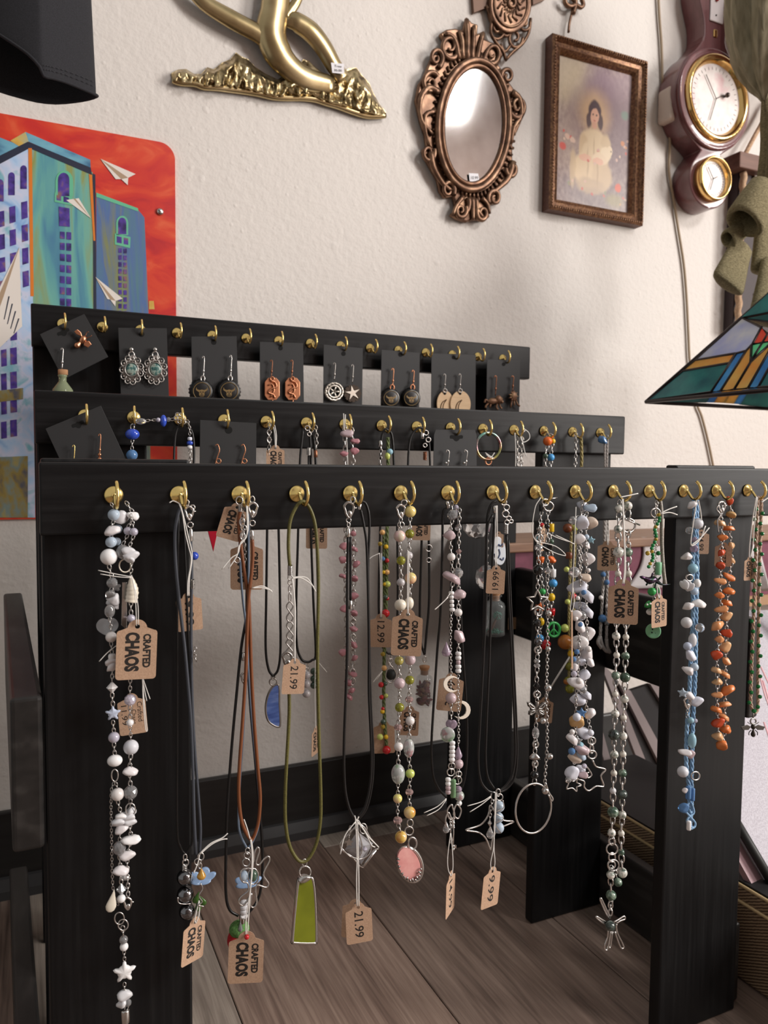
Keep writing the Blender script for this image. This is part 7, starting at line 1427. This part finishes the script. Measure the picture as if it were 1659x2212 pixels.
strand(n, [(1183, 953, 10, 'ball', 'orange', 10), (1178, 985, 6, 'ball', 'dgreen'), (1180, 1060, 7, 'ball', 'yellow')], Ym, 8, start=(1182, 938)); strand(n, [(1194, 953, 6, 'ball', 'yellow'), (1190, 988, 8, 'ball', 'sky'), (1192, 1060, 7, 'ball', 'red')], Ym, 8, start=(1188, 940))
strand(n, [(1170, 1135, 6, 'ball', 'red'), (1165, 1165, 8, 'ball', 'aqua'), (1168, 1210, 8, 'chip', 'orange'), (1172, 1278, 7, 'ball', 'kelly'), (1167, 1311, 11, 'star', 'orange'), (1169, 1343, 7, 'ball', 'yellow', 9), (1166, 1379, 9, 'ball', 'sky'), (1178, 1393, 9, 'chip', 'red')], Ym, 8, start=(1170, 1100)); strand(n, [(1191, 1140, 6, 'tube', 'yellow', 9), (1190, 1170, 7, 'ball', 'dgreen'), (1191, 1208, 8, 'chip', 'orange'), (1195, 1238, 6, 'tube', 'white', 9), (1195, 1260, 9, 'ball', 'sky'), (1191, 1290, 8, 'ball', 'yellow', 9), (1191, 1323, 9, 'chip', 'red')], Ym, 8, start=(1190, 1100), end=(1195, 1345))
PGR = B['kelly']; wire(n, 'peace_ring', ell(1196, 1360, 13, 15, 22), 3, PGR, Ym-.002, True, 2); wire(n, 'peace_bars', [(1196, 1346), (1196, 1374)], 2, PGR, Ym-.002); wire(n, 'peace_bars', [(1186, 1370), (1196, 1358), (1206, 1370)], 2, PGR, Ym-.002, False, 1)
ptag(n, 1175, 1140, 36, Ym-.004, 70, 0, 'CC', lab='brown card tag turned edge on')
n = neck('braided_necklace', 13, 1, 'olive braided necklace with brown and amber beads behind the chip cluster')
OBR = noisemat('olive_gold_braid', [(.22, .18, .06), (.44, .36, .16)], (1, 1, 2), 420, .8)
braid(n, [(1255, 945), (1256, 1000), (1250, 1060)], 3.5, OBR, Ym); chain(n, [(1244, 935), (1244, 960), (1243, 1000), (1240, 1060)], Ym, 8)
braid(n, [(1236, 1060), (1234, 1150), (1231, 1250), (1229, 1330), (1230, 1420), (1228, 1480)], 3.0, OBR, Ym); braid(n, [(1246, 1060), (1243, 1150), (1240, 1250), (1240, 1340)], 3.0, OBR, Ym)
for x, y, r, c_, kd in ((1226, 1141, 10, 'brown', 'ball'), (1242, 1140, 7, 'lime', 'ball'), (1229, 1200, 7, 'brown', 'tube'), (1224, 1230, 6, 'lime', 'ball'), (1226, 1300, 6, 'lime', 'ball'), (1240, 1288, 6, 'red', 'ball'), (1220, 1357, 9, 'lime', 'ball'), (1221, 1387, 16, 'brownswirl', 'ball'), (1233, 1412, 7, 'yellow', 'ball'), (1230, 1440, 9, 'olive', 'ball'), (1226, 1470, 8, 'olive', 'ball'), (1224, 1472, 7, 'brownswirl', 'ball'), (1231, 1488, 10, 'olive', 'ball')): bead(n, kd, x, y, r, c_, Ym-.003)
string(n, [(1232, 1415), (1210, 1450), (1192, 1480), (1178, 1510)], [(1233, 1416), (1190, 1486)], Y=Ym-.004); ptag(n, 1178, 1512, 36, Ym-.002, 5, 4, 'CC', lab='brown card tag stamped in black')
n = neck('braided_necklace', 14, 1, 'silver grey braided necklace with pale blue beads, last middle hook')
SBR = noisemat('silver_grey_braid', [(.28, .25, .23), (.55, .52, .50)], (1, 1, 2), 420, .8)
bead(n, 'chip', 1303, 950, 8, 'blue', Ym-.003, 10); braid(n, [(1312, 940), (1311, 1000), (1310, 1060)], 2.6, SBR, Ym); braid(n, [(1306, 945), (1307, 1060)], 2.2, SBR, Ym)
braid(n, [(1306, 1100), (1305, 1200), (1302, 1280), (1298, 1345), (1296, 1380)], 3.2, SBR, Ym); braid(n, [(1312, 1100), (1313, 1200), (1311, 1300), (1310, 1380)], 3.2, SBR, Ym)
for x, y, r, c_ in ((1303, 1241, 6, 'blue'), (1311, 1258, 6, 'blue'), (1298, 1291, 5, 'pearl'), (1312, 1310, 5, 'chipw'), (1301, 1336, 9, 'blue'), (1311, 1346, 6, 'clear')): bead(n, 'facet', x, y, r, c_, Ym-.004)
for pts in ([(1296, 1375), (1292, 1388), (1299, 1400)], [(1296, 1375), (1300, 1392), (1308, 1405), (1318, 1408)], [(1310, 1380), (1312, 1398), (1318, 1410)]): cord(n, pts, 4, SBR, Ym, 'tassel')
ptag(n, 1313, 1175, 42, Ym-.006, 3, 0, 'CC', lab='dark brown card tag stamped in black')
string(n, [(1308, 1100), (1310, 1140), (1312, 1174)], [(1314, 1100), (1315, 1140), (1314, 1174)], Y=Ym-.008)
# red glass triangle seen under the front rail
n = neck('glass_pendant', 3, 1, 'small red glass triangle pendant under the front rail', 'pendant')
flat(n, 'glass', [(442, 1120), (476, 1120), (461, 1192)], Ym, 5, mat('red_glass', (.42, .01, .03), .12), .8); cord(n, [(458, 1122), (468, 1060), (486, 1030)], 2.0, BLKC, Ym)
